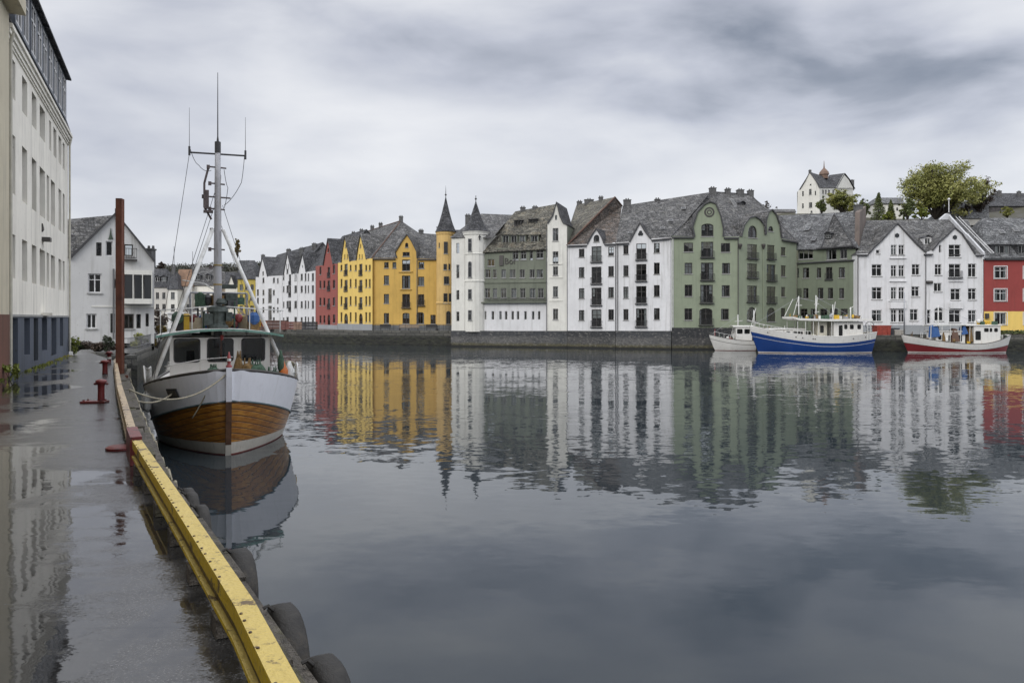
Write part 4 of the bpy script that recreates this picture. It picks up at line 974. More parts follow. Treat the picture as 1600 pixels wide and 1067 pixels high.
def turret_windows(par, c, rad, specs, frame=None):
    for px, py, w_, h_, st in specs:
        k = (px-(800+c.x/c.y*F))/(rad/c.y*F); t = Tan(c, rad*math.cos(math.pi/20)+.01, math.asin(max(-.9, min(.9, k))))
        u, z = t.uz(px, py); ww = w_/F*c.y/2; hh = h_/F*c.y/2
        pts = arch(u-ww, z-hh, u+ww, z+hh) if 'a' in st else rect(u-ww, z-hh, u+ww, z+hh)
        window(par, t, pts, -.02, frame=frame or FRAMEG, bars=1 if ww > .3 else 0, trans=1, proud=True)
def ochre():
    c = P(696.5, 500, 110.5); rad = 14.5/F*110.5; z = lambda py: CZ-(py-HZ)/F*(110.5-rad)
    f = Fac((682.5, 111.8), (710, 110)); r = root('turret_house', (c.x, c.y, 2.1), 'narrow ochre building with round corner turret and pointed slate cone roof', 'house')
    cone_turret(r, c, rad, 2.0, z(361), z(306), z(288), OCHRE, rmat=ROOFD, flare=1.14)
    turret_windows(r, c, rad, [(696.5, 387, 6, 18, 'w'), (695.5, 417, 5, 9, 'w'), (702, 417, 2.5, 9, 'w'), (697.5, 438, 8, 12, 'w'), (696, 466, 6, 15, 'w'), (703, 466, 4, 15, 'w'), (700.5, 496, 7, 20, 'a'), (686.5, 383, 1.6, 7, 'w')], FRAMED)
    sides(r, f, .2, 6, 2, z(400), 9, OCHRE, v=1.0)
    mb = MB(); mb.lathe((c.x, c.y, 0), [(rad*1.01, z(476)), (rad*1.07, z(474)), (rad*1.07, z(472.5)), (rad*1.01, z(471.5))], 20); mb.build('string_course', OCHRE, r)
    mb = MB(); mb.lathe((c.x, c.y, 0), [(rad*1.05, 1.9), (rad*1.05, z(508))], 20); mb.build('plinth', PLINTH, r)
    chimney(r, c.x+.3, c.y+4, z(365), z(341), .5, .5); chimney(r, c.x-1.35, c.y+1.5, z(375), z(352), .25, .3, None, 0)
    mb = MB(); a, b = c+Vector((-1, 1, 0)), c+Vector((3, .5, 0)); a.z = b.z = z(362); p, q = c+Vector((0, 6, 0)), c+Vector((3, 6, 0)); p.z = q.z = z(350); sheet(mb, [a, b, q, p]); mb.build('roof', ROOFD, r)
ochre()
# ---------------- hotel: white turret, shingled middle, white gable tower
def hotel():
    f = Fac((705.5, 103), (886, 98.6)); r = root('turreted_building', base_of(f, 795, 517), 'long white waterfront building with round turret, grey green shingled middle and slim gable tower', 'building')
    zf = lambda px, py, v=0: f.uz(px, py, v)[1]
    # left white wall
    ol = [(705.5, 517), (726, 517), (726, 371), (705.5, 371)]
    facade(r, f, ol, [(715.4, y, 4.6, h) for y, h in ((388, 16), (424.4, 21), (461, 15), (494.5, 15))], CREAM2, v=.0, frame=FRAMEG)
    c = f.Q(743.5, 500, 1.15); c3 = Vector((c.x, c.y, 0)); Yc = c.y; rad = 19/F*Yc; zt = lambda py: CZ-(py-HZ)/F*(Yc-rad)
    cone_turret(r, c3, rad, 2.0, zt(361), zt(312), zt(304), CREAM2, rmat=ROOFD, flare=1.06)
    turret_windows(r, c3, rad, [(734.3, 383, 6.5, 20, 'w'), (734.3, 421, 6.5, 25, 'a'), (734.3, 460, 6.5, 16, 'w'), (734.3, 492.6, 6.5, 16, 'w')])
    for py in (397.5, 440): 
        mb = MB(); mb.lathe((c3.x, c3.y, 0), [(rad*1.005, zt(py)), (rad*1.05, zt(py-.7)), (rad*1.05, zt(py-1.6)), (rad*1.005, zt(py-2.2))], 20); mb.build('string_course', CREAM2, r)
    # bracket lamp on the turret
    t = Tan(c3, rad, math.asin(.3)); u, z = t.uz(749, 371); mb = MB(); fbox(mb, t, u-.06, u+.06, z-.35, z+.3, -.2, -.01); fbox(mb, t, u-.16, u+.16, z+.0, z+.12, -.22, -.02); mb.build('wall_lamp', IRON, r)
    # middle: white ground storey, shingled storeys
    v = .45
    facade(r, f, [(750, 517), (855, 517), (855, 472), (750, 472)], [(px, 493, 4.2, 13.5, 'wn') for px in (758, 770, 782, 790.7, 801, 809.4, 821, 833, 842.4)], WHITE, v=v, frame=FRAMEW)
    gs = [(761.7, 458, 8), (773.4, 458, 6.5), (787, 458, 8.5), (803, 458, 8), (817, 458, 8.2), (832, 458, 9), (845, 458, 9)]
    sp = [(a, y, w_, 15) for a, y, w_ in gs]+[(a, 427.7, w_, 13) for a, w_ in ((762.5, 8), (773.2, 5.5), (787, 7), (801, 9), (816, 8), (831.5, 8), (843.5, 10))]+[(767.3, 410.5, 11, 11), (805.5, 399, 9, 15), (818, 399, 9, 14), (830, 399, 5, 16), (843.5, 397.5, 11, 14)]
    facade(r, f, [(750, 472), (855, 472), (855, 388), (776, 388), (776, 394), (750, 394)], sp, GREEN3, v=v-.03, frame=FRAMEG, name='shingled_wall')
    for y, a, b, d in ((472.5, 750, 855, .45), (441, 753, 855, .10)): mb = MB(); fbox(mb, f, f.uz(a, y)[0], f.uz(b, y)[0], zf(800, y+.8), zf(800, y-.8), v-.03-d, v-.031); mb.build('ledge', GREEN3, r)
    balcony(r, f, f.uz(760, 468)[0], f.uz(852, 468)[0], zf(800, 471.5), v-.03, .55, .38, IRON)
    # slate front over the middle
    mb = MB(); vr = 7.0; A_, B_, C_, D_ = f.Q(752.5, 394.5, .1), f.Q(856, 389, .1), f.Q(869, 319, vr), f.Q(805, 330.5, vr)
    sheet(mb, [A_, B_, C_, D_]); nb = -Vector((f.N.x, f.N.y, 0))*12; sheet(mb, [D_, C_, B_+nb, A_+nb]); mb.poly([A_, D_, A_+nb]); mb.poly([B_, B_+nb, C_])
    mb.build('roof', ROOFT, r); rv = lambda z: .1+(z-A_.z)/(D_.z-A_.z)*(vr-.1)
    for px, w_ in ((790, 10), (803, 9), (816, 9), (835, 11)): dormer(r, f, px, 374.6, w_, 13, rv, mat=GREEN3, frame=FRAMEG, rmat=ROOFT)
    for px, w_, y in ((809, 9, 349), (832, 11, 347)): dormer(r, f, px, y, w_, 7, lambda z: rv(z)-.35, mat=ROOFD, frame=FRAMED, rmat=ROOFD)
    # low roof left of it
    mb = MB(); a, b = f.Q(703, 371, -.3), f.Q(779, 371, .3); cc, d = f.Q(803, 336, 8), f.Q(752, 334, 8); sheet(mb, [a, f.Q(770, 372, .3), f.Q(786, 352, 4), cc, d], .05); sheet(mb, [d, cc, f.Q(800, 372, 14), f.Q(703, 372, 14)]); mb.build('side_roof', ROOF, r)
    mb = MB(); mb.poly([f.Q(754, 394.5, .35), f.Q(758, 371, .35), f.Q(778, 368, 2.9)]); mb.build('cheek_wall', CREAM2, r)
    # gable tower
    g = [(886, 372), (882, 362), (880.5, 348), (876, 338), (869.5, 316), (863, 337), (855.5, 349), (854.5, 372)]
    ol = [(854.5, 517), (886, 517)]+g
    ol = [(854.5, 517), (886, 517), (886, 372), (886, 352), (880.5, 348), (876, 338), (869.5, 316), (863, 337), (855.5, 349)]
    facade(r, f, ol, [(868, 366.6, 9, 20), (868, 403, 9, 20), (868, 423.5, 8, 14), (868, 456, 8, 17), (868, 491, 8, 17), (868.8, 340, 3.5, 8, 'a')], CREAM2, frame=FRAMEG, name='tower_wall')
    gable_roof(r, f, [(887, 351), (880.5, 348), (876, 338), (869.5, 315.5), (863, 337), (855, 349)], 6.5, mat=ROOFD)
    mb = MB(); mb.prism([f.Q(886, 382, .02), f.Q(886, 352, .02), f.W(f.uz(886, 352)[0], zf(886, 352), 6), f.W(f.uz(886, 382)[0], zf(886, 382), 6)], f.W(-.1, 0)-f.W(0, 0)); mb.build('tower_cheek', GREEN3, r)
    for y in (434, 470, 412.8): mb = MB(); fbox(mb, f, f.uz(858, y)[0], f.uz(879, y)[0], zf(868, y+.5), zf(868, y-.5), -.07, -.001); mb.build('ledge', CREAM2, r)
    sides(r, f, 0, f.len, 1.0, zf(800, 400), 11, CREAM2, v=.6)
    foundation(r, f, 705, 886.3, 517); mb = MB()
    for px, ya, yb in ((749.5, 372, 517), (854, 360, 517), (886.3, 384, 517)): a = f.Q(px, ya, -.08); b = f.Q(px, yb, -.08); mb.tube([a, Vector((a.x, a.y, b.z))], .05, 6)
    mb.build('downpipe', PIPE, r)
    for px, y0, y1 in ((817, 322, 330), (836, 321, 327), (731, 334, 350)): chim_px(r, f, px, y0, y1, vr, .9)
    mb = MB(); t0 = f.uz(779, 406); 
    fbox(mb, f, t0[0], t0[0]+.55, t0[1]-.75, t0[1]+.6, v-.14, v-.04); o = mb.build('wall_sign', FRAMED, r)
    cu = bpy.data.curves.new('lettering', 'FONT'); cu.body = 'Bof'; cu.size = 1.15; cu.extrude = .03; t0_ = bpy.data.objects.new('tmp', cu); COL.objects.link(t0_); me = bpy.data.meshes.new_from_object(t0_); bpy.data.objects.remove(t0_); me.materials.clear(); to = bpy.data.objects.new('lettering', me); COL.objects.link(to)
    to.parent = o; w0 = f.W(t0[0]+.65, t0[1]-.55, v-.08)-ORG[o.name]; ang = math.atan2(f.U.y, f.U.x)
    to.matrix_local = Matrix.Translation(w0) @ Matrix.Rotation(ang, 4, 'Z') @ Matrix.Rotation(math.pi/2, 4, 'X'); me.materials.append(FRAMED)
hotel()
# ---------------- white pair
def trefoil(par, f, px, py, rpx, mat=None):
    u, z = f.uz(px, py); k = rpx/F*f.A.y; mb = MB()
    for a in (90, 210, 330): mb.prism([f.W(u+k*.45*math.cos(R(a))+k*.6*math.cos(R(t)), z+k*.5*math.sin(R(a))+k*.62*math.sin(R(t)), -.02) for t in range(0, 360, 40)], f.W(0, 0, -.05)-f.W(0, 0, -.02))
    for f_ in range(1, 3): pass
    return mb.build('trefoil_window', DGLASS, par)
def white_a():
    f = Fac((886.8, 98.5), (962, 95.6)); r = root('gabled_house', base_of(f, 924, 517), 'white waterside house under a rust stained tan slate roof, with one small lancet gable', 'house', 'white houses standing in the water')
    g = [(944.8, 380.5), (941, 370), (932.2, 357), (924, 368), (917, 381.5)]
    ol = [(886.8, 517), (962, 517), (962, 380)]+g+[(886.8, 383)]
    sp = [(908.8, y, 8.6, h) for y, h in ((395.5, 13), (425.7, 16), (458.5, 16), (492.6, 16))]+[(954.8, y, 8.6, h) for y, h in ((392.8, 14), (424, 16), (457, 16.5), (491.7, 16.5))]+[(932, 397, 15.5, 24, 'wb'), (932, 430, 15.5, 26, 'wb'), (932, 463, 15.5, 27, 'wb'), (932, 497, 15.5, 27, 'wb'), (932, 372.5, 9, 11, 'a')]
    facade(r, f, ol, sp, WHITE, frame=FRAMED); gable_roof(r, f, g, 3.5, mat=ROOFD)
    sides(r, f, 0, f.len, 1, f.uz(924, 382)[1], 13, WHITE); foundation(r, f, 886.9, 962, 517); trefoil(r, f, 932, 371, 3)
    mb = MB(); a, b = f.Q(885.5, 383.5, .04), f.Q(963, 379, .04); pk = f.Q(961, 308, 8); q = f.Q(972, 322, 9.5); bl = f.Q(901, 320, 14); eb = f.Q(884, 383, 16)
    mb.poly([a, b, q, pk]); mb.poly([b, f.Q(963, 379, 12), q]); o = mb.build('roof', ROOFR, r)
    mb = MB(); mb.poly([a, pk, bl, f.Q(880, 383, 10)]); mb.poly([pk, q, eb, bl]); mb.build('side_roof', ROOFT, r)
    mb = MB(); mb.tube([a, pk, q], .11, 6); mb.build('ridge_cap', plain('rusty_ridge', (.10, .055, .04), .8, 0, .4, 2), r)
    eave(r, f, 887, 384.5, 917, 383.5); eave(r, f, 945, 382, 962, 381.5); downpipe(r, f, 961.8, 382, 517)
    for k, w2 in ((.35, .7), (.66, 1.6), (.92, .9)): p = pk.lerp(bl, k); chimney(r, p.x, p.y, p.z-.5, p.z+.28, w2, .7)
def white_b():
    f = Fac((962.4, 95.6), (1049.5, 93)); r = root('gabled_house', base_of(f, 1005, 517), 'white waterside house with pointed gable and balcony doors beside the green building', 'house', 'white houses standing in the water')
    g = [(1017.5, 372.8), (1009, 362), (1000, 348), (992, 361), (983, 378)]
    ol = [(962.4, 517), (1049.5, 517), (1049.5, 371)]+g+[(962.4, 379)]
    sp = [(978, y, 8, h) for y, h in ((390.3, 14), (423.3, 17), (457, 18), (491.5, 17))]+[(1026.2, y, 9, h) for y, h in ((387.5, 15), (419.5, 18), (454.5, 18), (490.5, 18))]+[(1002, 393, 15.5, 25, 'wb'), (1002, 425.7, 16, 26, 'wb'), (1002, 460.5, 16, 27, 'wb'), (1002, 496, 16.5, 28, 'wb')]
    facade(r, f, ol, sp, WHITE, frame=FRAMED); gable_roof(r, f, g, 4, mat=ROOFD); trefoil(r, f, 1001, 365, 4.2)
    sides(r, f, 0, f.len, 1, f.uz(1005, 374)[1], 13, WHITE); foundation(r, f, 962.5, 1049, 517)
    mb = MB(); a, b = f.Q(961, 380, .04), f.Q(1051, 371.5, .04); pk = f.Q(1109.5, 300.5, 8.5); q = f.Q(973, 321.5, 8.5)
    mb.poly([a, b, pk, q]); mb.poly([q, pk, f.Q(1052, 372, 17), f.Q(961, 380, 17)]); mb.poly([a, q, f.Q(961, 380, 17)]); mb.build('roof', ROOF, r)
    rv = lambda z: -.35+(z-b.z)/(pk.z-b.z)*8.8
    for px, y in ((1048, 345), (985, 364), (1035, 357), (1068, 326)): skylight(r, f, px, y, 7, 4, rv)
    eave(r, f, 963, 381, 983, 380); eave(r, f, 1018, 375.5, 1049, 372.5); downpipe(r, f, 965, 382, 516); downpipe(r, f, 1047, 374, 516, mat=FRAMEW)
    chim_px(r, f, 980, 310, 322, 8.5, 1.2); chim_px(r, f, 1027, 309, 316, 8.5, .8)
white_a(); white_b()
def green():
    f = Fac((1049.8, 93), (1154, 92.4)); g2 = Fac((1154, 92.4), (1244.5, 98.2)); r = root('green_building', base_of(f, 1100, 512), 'large sage green building with bell shaped gables and arched top windows', 'building')
    ga = [(1130.5, 370), (1131, 357), (1127, 338), (1119, 318), (1109, 314.5), (1100, 318.5), (1089, 331), (1081.5, 354), (1084.5, 370)]
    ol = [(1049.8, 512), (1154, 512), (1154, 370)]+ga+[(1049.8, 369)]
    sp = [(1075.7, 386.5, 14.5, 14), (1133.7, 387, 14.5, 14), (1075.7, 419.3, 12, 17), (1134.5, 419.3, 12.5, 16.5), (1075.7, 454, 12, 18), (1134, 454.5, 12.5, 17.5), (1075.5, 491, 12, 18), (1132.7, 491, 12, 17), (1105, 390, 19, 24, 'wb3'), (1105, 424, 19.5, 27, 'wb'), (1104, 459, 19.5, 28, 'wb'), (1103, 494.5, 20.5, 26, 'Fb'), (1105.3, 359.5, 19, 20, 'F')]
    sp = [(s[0], s[1], s[2], s[3], s[4].replace('3', '')) if len(s) > 4 else s for s in sp]
    facade(r, f, ol, sp, GREEN, frame=FRAMED, name='front_facade'); gable_roof(r, f, ga, 5, mat=ROOF)
    for n, (a, b) in enumerate(((.42, .62), (.18, .3))):
        u, z = f.uz(1108.3, 331.7); mb = MB(); o_ = circ(u, z, b, 16); ring(mb, f, o_, b-a, -.03-.01*n, .05); mb.build('round_ornament', FRAMED, r)
    gb = [(1195.5, 367), (1194, 352), (1188, 343), (1179.5, 337.5), (1170, 340), (1161, 352), (1157, 369.5)]
    gc = [(1221, 372.5), (1218.5, 352), (1213, 336), (1206, 327), (1199.5, 331), (1195.6, 345), (1195.5, 367)]
    ol = [(1154, 512), (1244.5, 512), (1244.5, 378)]+gc[:-1]+gb+[(1154, 370)]
    sp = [(1175.3, 393, 15.5, 22, 'wb'), (1175.3, 423, 15.5, 22, 'wb'), (1175.3, 459, 15.5, 25, 'wb'), (1174.5, 490.5, 15, 22, 'a'), (1204.5, 394, 11.5, 22, 'wb'), (1205, 426, 13.5, 25, 'wb'), (1205, 460.5, 13.5, 25, 'wb'), (1205, 491.5, 14, 22, 'a'),
          (1223.8, 393, 7.5, 13), (1224, 423.5, 7.5, 17), (1223.8, 456, 6.5, 15), (1223.8, 488.5, 7, 14), (1176, 362, 14, 19, 'a'), (1204.3, 357.5, 8.5, 8, 'a')]
    facade(r, g2, ol, sp, GREEN, frame=FRAMED, name='side_facade'); gable_roof(r, g2, gb, 5, mat=ROOF); gable_roof(r, g2, gc, 5, mat=ROOF)
    sides(r, f, 0, f.len, 1, f.uz(1100, 371)[1], 15, GREEN); mb = MB(); mb.poly([g2.Q(1244.5, 512, 0), g2.Q(1244.5, 512, 8), g2.Q(1244.5, 378, 8), g2.Q(1244.5, 378, 0)]); mb.build('side_wall', GREEN, r)
    foundation(r, f, 1049.9, 1154, 512); foundation(r, g2, 1154, 1244, 512)
    mb = MB(); E1 = f.Q(1049.5, 369.5, .04); E2 = f.Q(1155, 370.5, .04); K = f.Q(1111, 300, 8.5); K2 = g2.Q(1172, 304, 7.5); E3 = g2.Q(1246.5, 378.5, .04)
    bk1 = f.Q(1049.5, 370, 16); bk3 = g2.Q(1262, 378, 15)
    mb.poly([E1, E2, K]); mb.poly([E2, E3, K2, K]); mb.poly([E1, K, bk1]); mb.poly([K, K2, bk3, bk1]); mb.poly([E3, bk3, K2]); mb.build('roof', ROOF, r)
    hc = MB(); hc.tube([E1, K, K2, E3], .10, 6); hc.build('ridge_cap', TRIM, r)
    for k, dx in ((0, 1.0), (.38, .8), (.7, 1.1), (.97, .9)): p = K.lerp(K2, k); chimney(r, p.x+.2, p.y, p.z-.8, p.z+.42, dx, .7)
    # roof windows and the dark damaged looking dormer
    rv = lambda z: -.3+(z-E2.z)/(K.z-E2.z)*8.0
    dormer(r, g2, 1160, 323, 7, 9, lambda z: 2.5+(z-E2.z)/(K.z-E2.z)*4.5, frame=FRAMEG, top='gable', mat=ROOFD); skylight(r, g2, 1146, 318, 8, 14, lambda z: 2.2+(z-E2.z)/(K.z-E2.z)*4.5); 
    eave(r, f, 1050, 371, 1084, 371); eave(r, f, 1131, 372, 1154, 372); eave(r, g2, 1221, 375, 1244, 379)
    downpipe(r, f, 1153.3, 373, 512, mat=FRAMED); downpipe(r, g2, 1193, 385, 500, mat=GREEN); downpipe(r, f, 1051.5, 372, 512, mat=FRAMEW)
    for px, y in ((1156.6, 385), (1193, 385)):
        p = (f if px < 1157 else g2).Q(px, y, -.12); mb = MB(); mb.lathe(p, [(.08, -.35), (.26, .1), (.26, .28)], 8); mb.build('rain_hopper', FRAMED, r)
green()
def darkgreen():
    f = Fac((1245.5, 98.6), (1339.5, 92.6)); r = root('green_building', base_of(f, 1290, 515), 'dull green building with mansard roof and attic band set back behind the blue boat', 'building')
    ol = [(1245.5, 518), (1339, 518), (1339, 409), (1245.5, 409)]
    sp = [(1246.9, 426.5, 2.6, 15), (1259.4, 426.5, 9.5, 16), (1279.5, 426.5, 6.5, 16), (1295.4, 427, 10, 19, 'wb'), (1315.4, 426, 9.5, 16), (1248.8, 458.3, 7, 15), (1259.2, 458.3, 8, 16), (1282, 458.3, 9, 17), (1297.6, 458.3, 8, 17), (1315, 458.3, 7.5, 16),
          (1256, 490, 11, 15), (1272, 490, 11, 15), (1287, 490, 11, 15), (1303, 490, 12, 15), (1319, 490, 11, 15)]
    facade(r, f, ol, sp, GREEN2, frame=FRAMED)
    facade(r, f, [(1247, 409), (1337, 409), (1337, 389), (1247, 389)], [(1258.8, 398, 23, 14, 'wn3'), (1299, 398, 16, 16, 'wn'), (1318, 397, 11, 15, 'wn')], GREEN2, v=.25, frame=FRAMEG, name='attic_wall')
    mb = MB(); fbox(mb, f, 0, f.len, f.uz(1290, 410)[1], f.uz(1290, 408.4)[1], -.25, .3); mb.build('ledge', TRIM, r)
    sides(r, f, 0, f.len, 1.5, f.uz(1290, 392)[1], 13, GREEN2, v=.3)
    o, rv = front_roof(r, f, (1244, 390), (1338, 387), (1216, 337), (1335, 331), 7, ROOFL, vo=-.05)
    # steep slate covered gable roof on the attic
    mb = MB(); a, b = f.Q(1283.5, 386.5, -.2), f.Q(1336, 386.5, -.2); p = f.Q(1303.5, 334, 3.2); q = f.Q(1303.5, 334, 6.8); c, d = f.Q(1290, 386.5, 5), f.Q(1330, 386.5, 5)
    mb.poly([a, b, p]); mb.poly([a, p, q, c]); mb.poly([b, d, q, p]); mb.build('gable_roof', ROOF, r)
    mb = MB(); mb.tube([a, p, b], .1, 6); mb.build('verge', TRIM, r)
    mb = MB(); fbox(mb, f, f.uz(1277, 388)[0], f.uz(1336, 388)[0], f.uz(1300, 388)[1], f.uz(1300, 386)[1], -.3, .3); mb.build('gutter', TRIM, r)
    dormer(r, f, 1293.6, 369, 8, 6, lambda z: -.1+(z-a.z)*.6, top='gable', frame=FRAMEG); skylight(r, f, 1262, 358, 8, 6, rv); skylight(r, f, 1272, 374, 7, 6, rv)
    # brown party wall rising above both roofs
    mb = MB(); mb.prism([f.Q(1335, 398, .6), f.Q(1336, 332, 2.5), f.Q(1346, 323, 7), f.Q(1346, 398, 7)], f.W(.6, 0)-f.W(0, 0)); mb.build('party_wall', BROWNW, r)
    chim_px(r, f, 1341, 318, 330, 4.5, 1.2)
darkgreen()
def dgw():
    f = Fac((1339, 92), (1536.5, 92)); r = root('double_gabled_house', base_of(f, 1437, 515), 'wide white house with two pointed gables behind the red and white boat', 'house')
    g1 = [(1447, 394.3), (1432, 381), (1401.8, 348.5), (1376, 376), (1364, 387), (1356, 396)]
    g2 = [(1524, 397), (1515, 383), (1503, 365), (1491, 355), (1478, 368), (1466, 378), (1455.5, 391)]
    ol = [(1339, 514), (1536.5, 514), (1536.5, 398)]+g2+g1+[(1339, 397)]
    R3 = [422.3, 458.3, 493.4]
    sp = [(1370, y, 16, h) for y, h in zip(R3, (18.5, 19, 18))]
    for y, h in ((390.5, 15.5), (423.5, 18), (458.3, 19), (493.6, 20)): sp += [(1396.5, y, 9.2, h, 'w'), (1408.6, y, 9.2, h, 'w')]
    sp += [(1431, 421.4, 12.5, 17), (1430.3, 455.5, 12.5, 16), (1428, 492, 13, 18), (1466, 421.4, 11, 17), (1465.4, 449, 12.5, 13.5), (1467, 491, 14, 21, 'F'), (1451.3, 495, 5.5, 22), (1491.8, 392.3, 19, 20), (1492, 423, 19, 21, 'wb'), (1493, 460, 15.5, 18), (1491.8, 494, 18, 20), (1519, 422.5, 13, 21), (1519, 459.5, 13, 18), (1519, 494, 13, 19),
           (1371.8, 393.5, 6, 6), (1469, 389, 4, 12, 'wn')]
    facade(r, f, ol, sp, WHITE, frame=FRAMEW)
    for px, py in ((1401.5, 368), (1491.8, 371)):
        u, z = f.uz(px, py); mb = MB(); mb.prism([f.W(u+.3*math.cos(R(a))*(1 if k % 2 else .8), z+.3*math.sin(R(a))*(1 if k % 2 else .8), -.01) for k, a in enumerate(range(0, 360, 30))], f.W(0, 0, -.05)-f.W(0, 0, -.01)); mb.build('gable_rosette', DGLASS, r)
    gable_roof(r, f, g1, 5.5, mat=ROOF); gable_roof(r, f, g2, 5.5, mat=ROOF)
    for px, y, w_ in ((1402.5, 403.5, 26), (1402.5, 439.5, 26), (1493, 439.5, 22), (1493, 479.5, 22), (1402, 470, 28)): mb = MB(); fbox(mb, f, f.uz(px-w_/2, y)[0], f.uz(px+w_/2, y)[0], f.uz(px, y+.6)[1], f.uz(px, y-.6)[1], -.16, -.001); mb.build('window_ledge', WHITE, r)
    for px, w_ in ((1402, 25), (1493, 20)): mb = MB(); fbox(mb, f, f.uz(px-w_/2, 478)[0], f.uz(px+w_/2, 478)[0], f.uz(px, 482)[1], f.uz(px, 472)[1], -.30, -.001); mb.build('balcony_parapet', WHITE, r)
    mb = MB(); fbox(mb, f, 0, f.len, 1.85, f.uz(1437, 508)[1], -.06, -.001); mb.build('plinth', PLINTHL, r)
    sides(r, f, 0, f.len, 1.8, f.uz(1437, 398)[1], 14, WHITE)
    o, rv = front_roof(r, f, (1337.5, 398), (1538, 398.5), (1354, 344.5), (1512, 343), 7, ROOF, vo=.04)
    eave(r, f, 1339, 398.5, 1356, 398.5); eave(r, f, 1524, 399, 1536, 399)
    mb = MB(); fbox(mb, f, f.uz(1443, 400)[0], f.uz(1456, 400)[0], f.uz(1450, 399)[1], f.uz(1450, 397)[1], -.35, .05); mb.build('gutter', TRIM, r)
    dormer(r, f, 1449.5, 377, 9, 10, rv, mat=FRAMEW, top='gable', frame=FRAMEW)
    for px, y in ((1431, 359), (1453, 357), (1368, 371)): skylight(r, f, px, y, 4, 4, rv)
    downpipe(r, f, 1340.5, 400, 510, mat=FRAMED); downpipe(r, f, 1446.5, 398, 508); downpipe(r, f, 1535, 400, 508, mat=FRAMEW)
    mb = MB(); mb.tube([f.Q(1448, 441, -.2), f.Q(1457, 441, -.25)], .18, 8); mb.build('wall_lamp', FRAMED, r)
    # white flashed party wall with ladder and ball topped pole
    mb = MB(); pts = [f.Q(1542, 412, .3), f.Q(1528, 372, 3.2), f.Q(1519, 342, 6.6), f.Q(1515, 333, 7.2), f.Q(1501, 340, 7.2)]
    a = [f.W(f.len-.05, p.z, v_) for p, v_ in zip([f.Q(1538, 400, -.2), f.Q(1530, 372, 3), f.Q(1522, 343, 6.8)], (-.2, 3.2, 7.0))]
    for i in range(2): mb.prism([a[i]+Vector((-.1, 0, -.4)), a[i+1]+Vector((-.1, 0, -.4)), a[i+1]+Vector((-.1, 0, .55)), a[i]+Vector((-.1, 0, .45))], f.U.to_3d()*.22)
    top = a[2]; mb.prism([top+Vector((-1.5, .2, -.5)), top+Vector((.25, .2, -.5)), top+Vector((.25, .2, .7)), top+Vector((-.2, .2, .85)), top+Vector((-.8, .2, .35))], (0, .6, 0)); mb.build('white_party_wall', stucco('weathered_white_sheet', (.55, .56, .58), amt=.5, old=.2), r)
    mb = MB(); b0 = top+Vector((-.1, 0, .9)); mb.tube([b0, b0+Vector((0, 0, 1.6))], .05, 6); mb.lathe(b0+Vector((0, 0, 1.55)), [(.03, 0), (.17, .12), (.17, .22), (.03, .34)], 10); mb.build('roof_pole', FRAMEW, r)
    mb = MB(); 
    for s_ in (.75, 1.15): mb.tube([p+Vector((s_, -.1, .35)) for p in a], .035, 5)
    for k in range(14): p = a[0].lerp(a[1], k/14)+Vector((0, -.1, .35)); mb.tube([p+Vector((.75, 0, 0)), p+Vector((1.15, 0, 0))], .025, 5)
    mb.build('roof_ladder', FRAMEW, r)
dgw()
def redb():
    f = Fac((1537.5, 92), (1720, 91)); r = root('red_building', base_of(f, 1570, 515), 'red building with yellow ground floor and grey slate roof at the right edge', 'building')
    sp = [(px, y, 19.5, 18) for px in (1563.4, 1609, 1655, 1700) for y in (426, 461.3)]
    facade(r, f, [(1537.5, 486.5), (1720, 486.5), (1720, 403.5), (1537.5, 403.5)], sp, REDW, frame=FRAMEW)
    facade(r, f, [(1537.5, 517), (1720, 517), (1720, 486.5), (1537.5, 486.5)], [(px, 498, 18.5, 18.5, 'wn') for px in (1563.4, 1609, 1655, 1700)], YELLOWS, v=-.0, frame=FRAMEW, name='ground_floor_wall')
    mb = MB()
    for px in (1563.4, 1609, 1655, 1700):
        for y in (426, 461.3, 498):
            for a, b, c, d in ((px-11, px-9.8, y-10.5, y+10.5), (px+9.8, px+11, y-10.5, y+10.5), (px-11, px+11, y-10.8, y-9.6)): fbox(mb, f, f.uz(a, y)[0], f.uz(b, y)[0], f.uz(px, d)[1], f.uz(px, c)[1], -.03, -.001)
    mb.build('window_surround', FRAMEW, r)
    sides(r, f, 0, f.len, 1.8, f.uz(1600, 404)[1], 14, REDW)
    o, rv = front_roof(r, f, (1538, 403), (1725, 402), (1534, 341), (1725, 340), 7, ROOFL)
    for px, w_ in ((1566, 22), (1597, 12), (1630, 20), (1670, 20)): dormer(r, f, px, 390, w_, 13, rv, frame=FRAMEG, mat=ROOFD)
    for px, y in ((1565, 363), (1587, 360), (1640, 360)): skylight(r, f, px, y, 8, 6, rv)
    eave(r, f, 1538, 405, 1719, 404.5); mb = MB(); u, z = f.uz(1541, 495); fbox(mb, f, u-.15, u+.15, z-.2, z+.4, -.4, -.001); mb.build('wall_lamp', FRAMED, r)
redb()
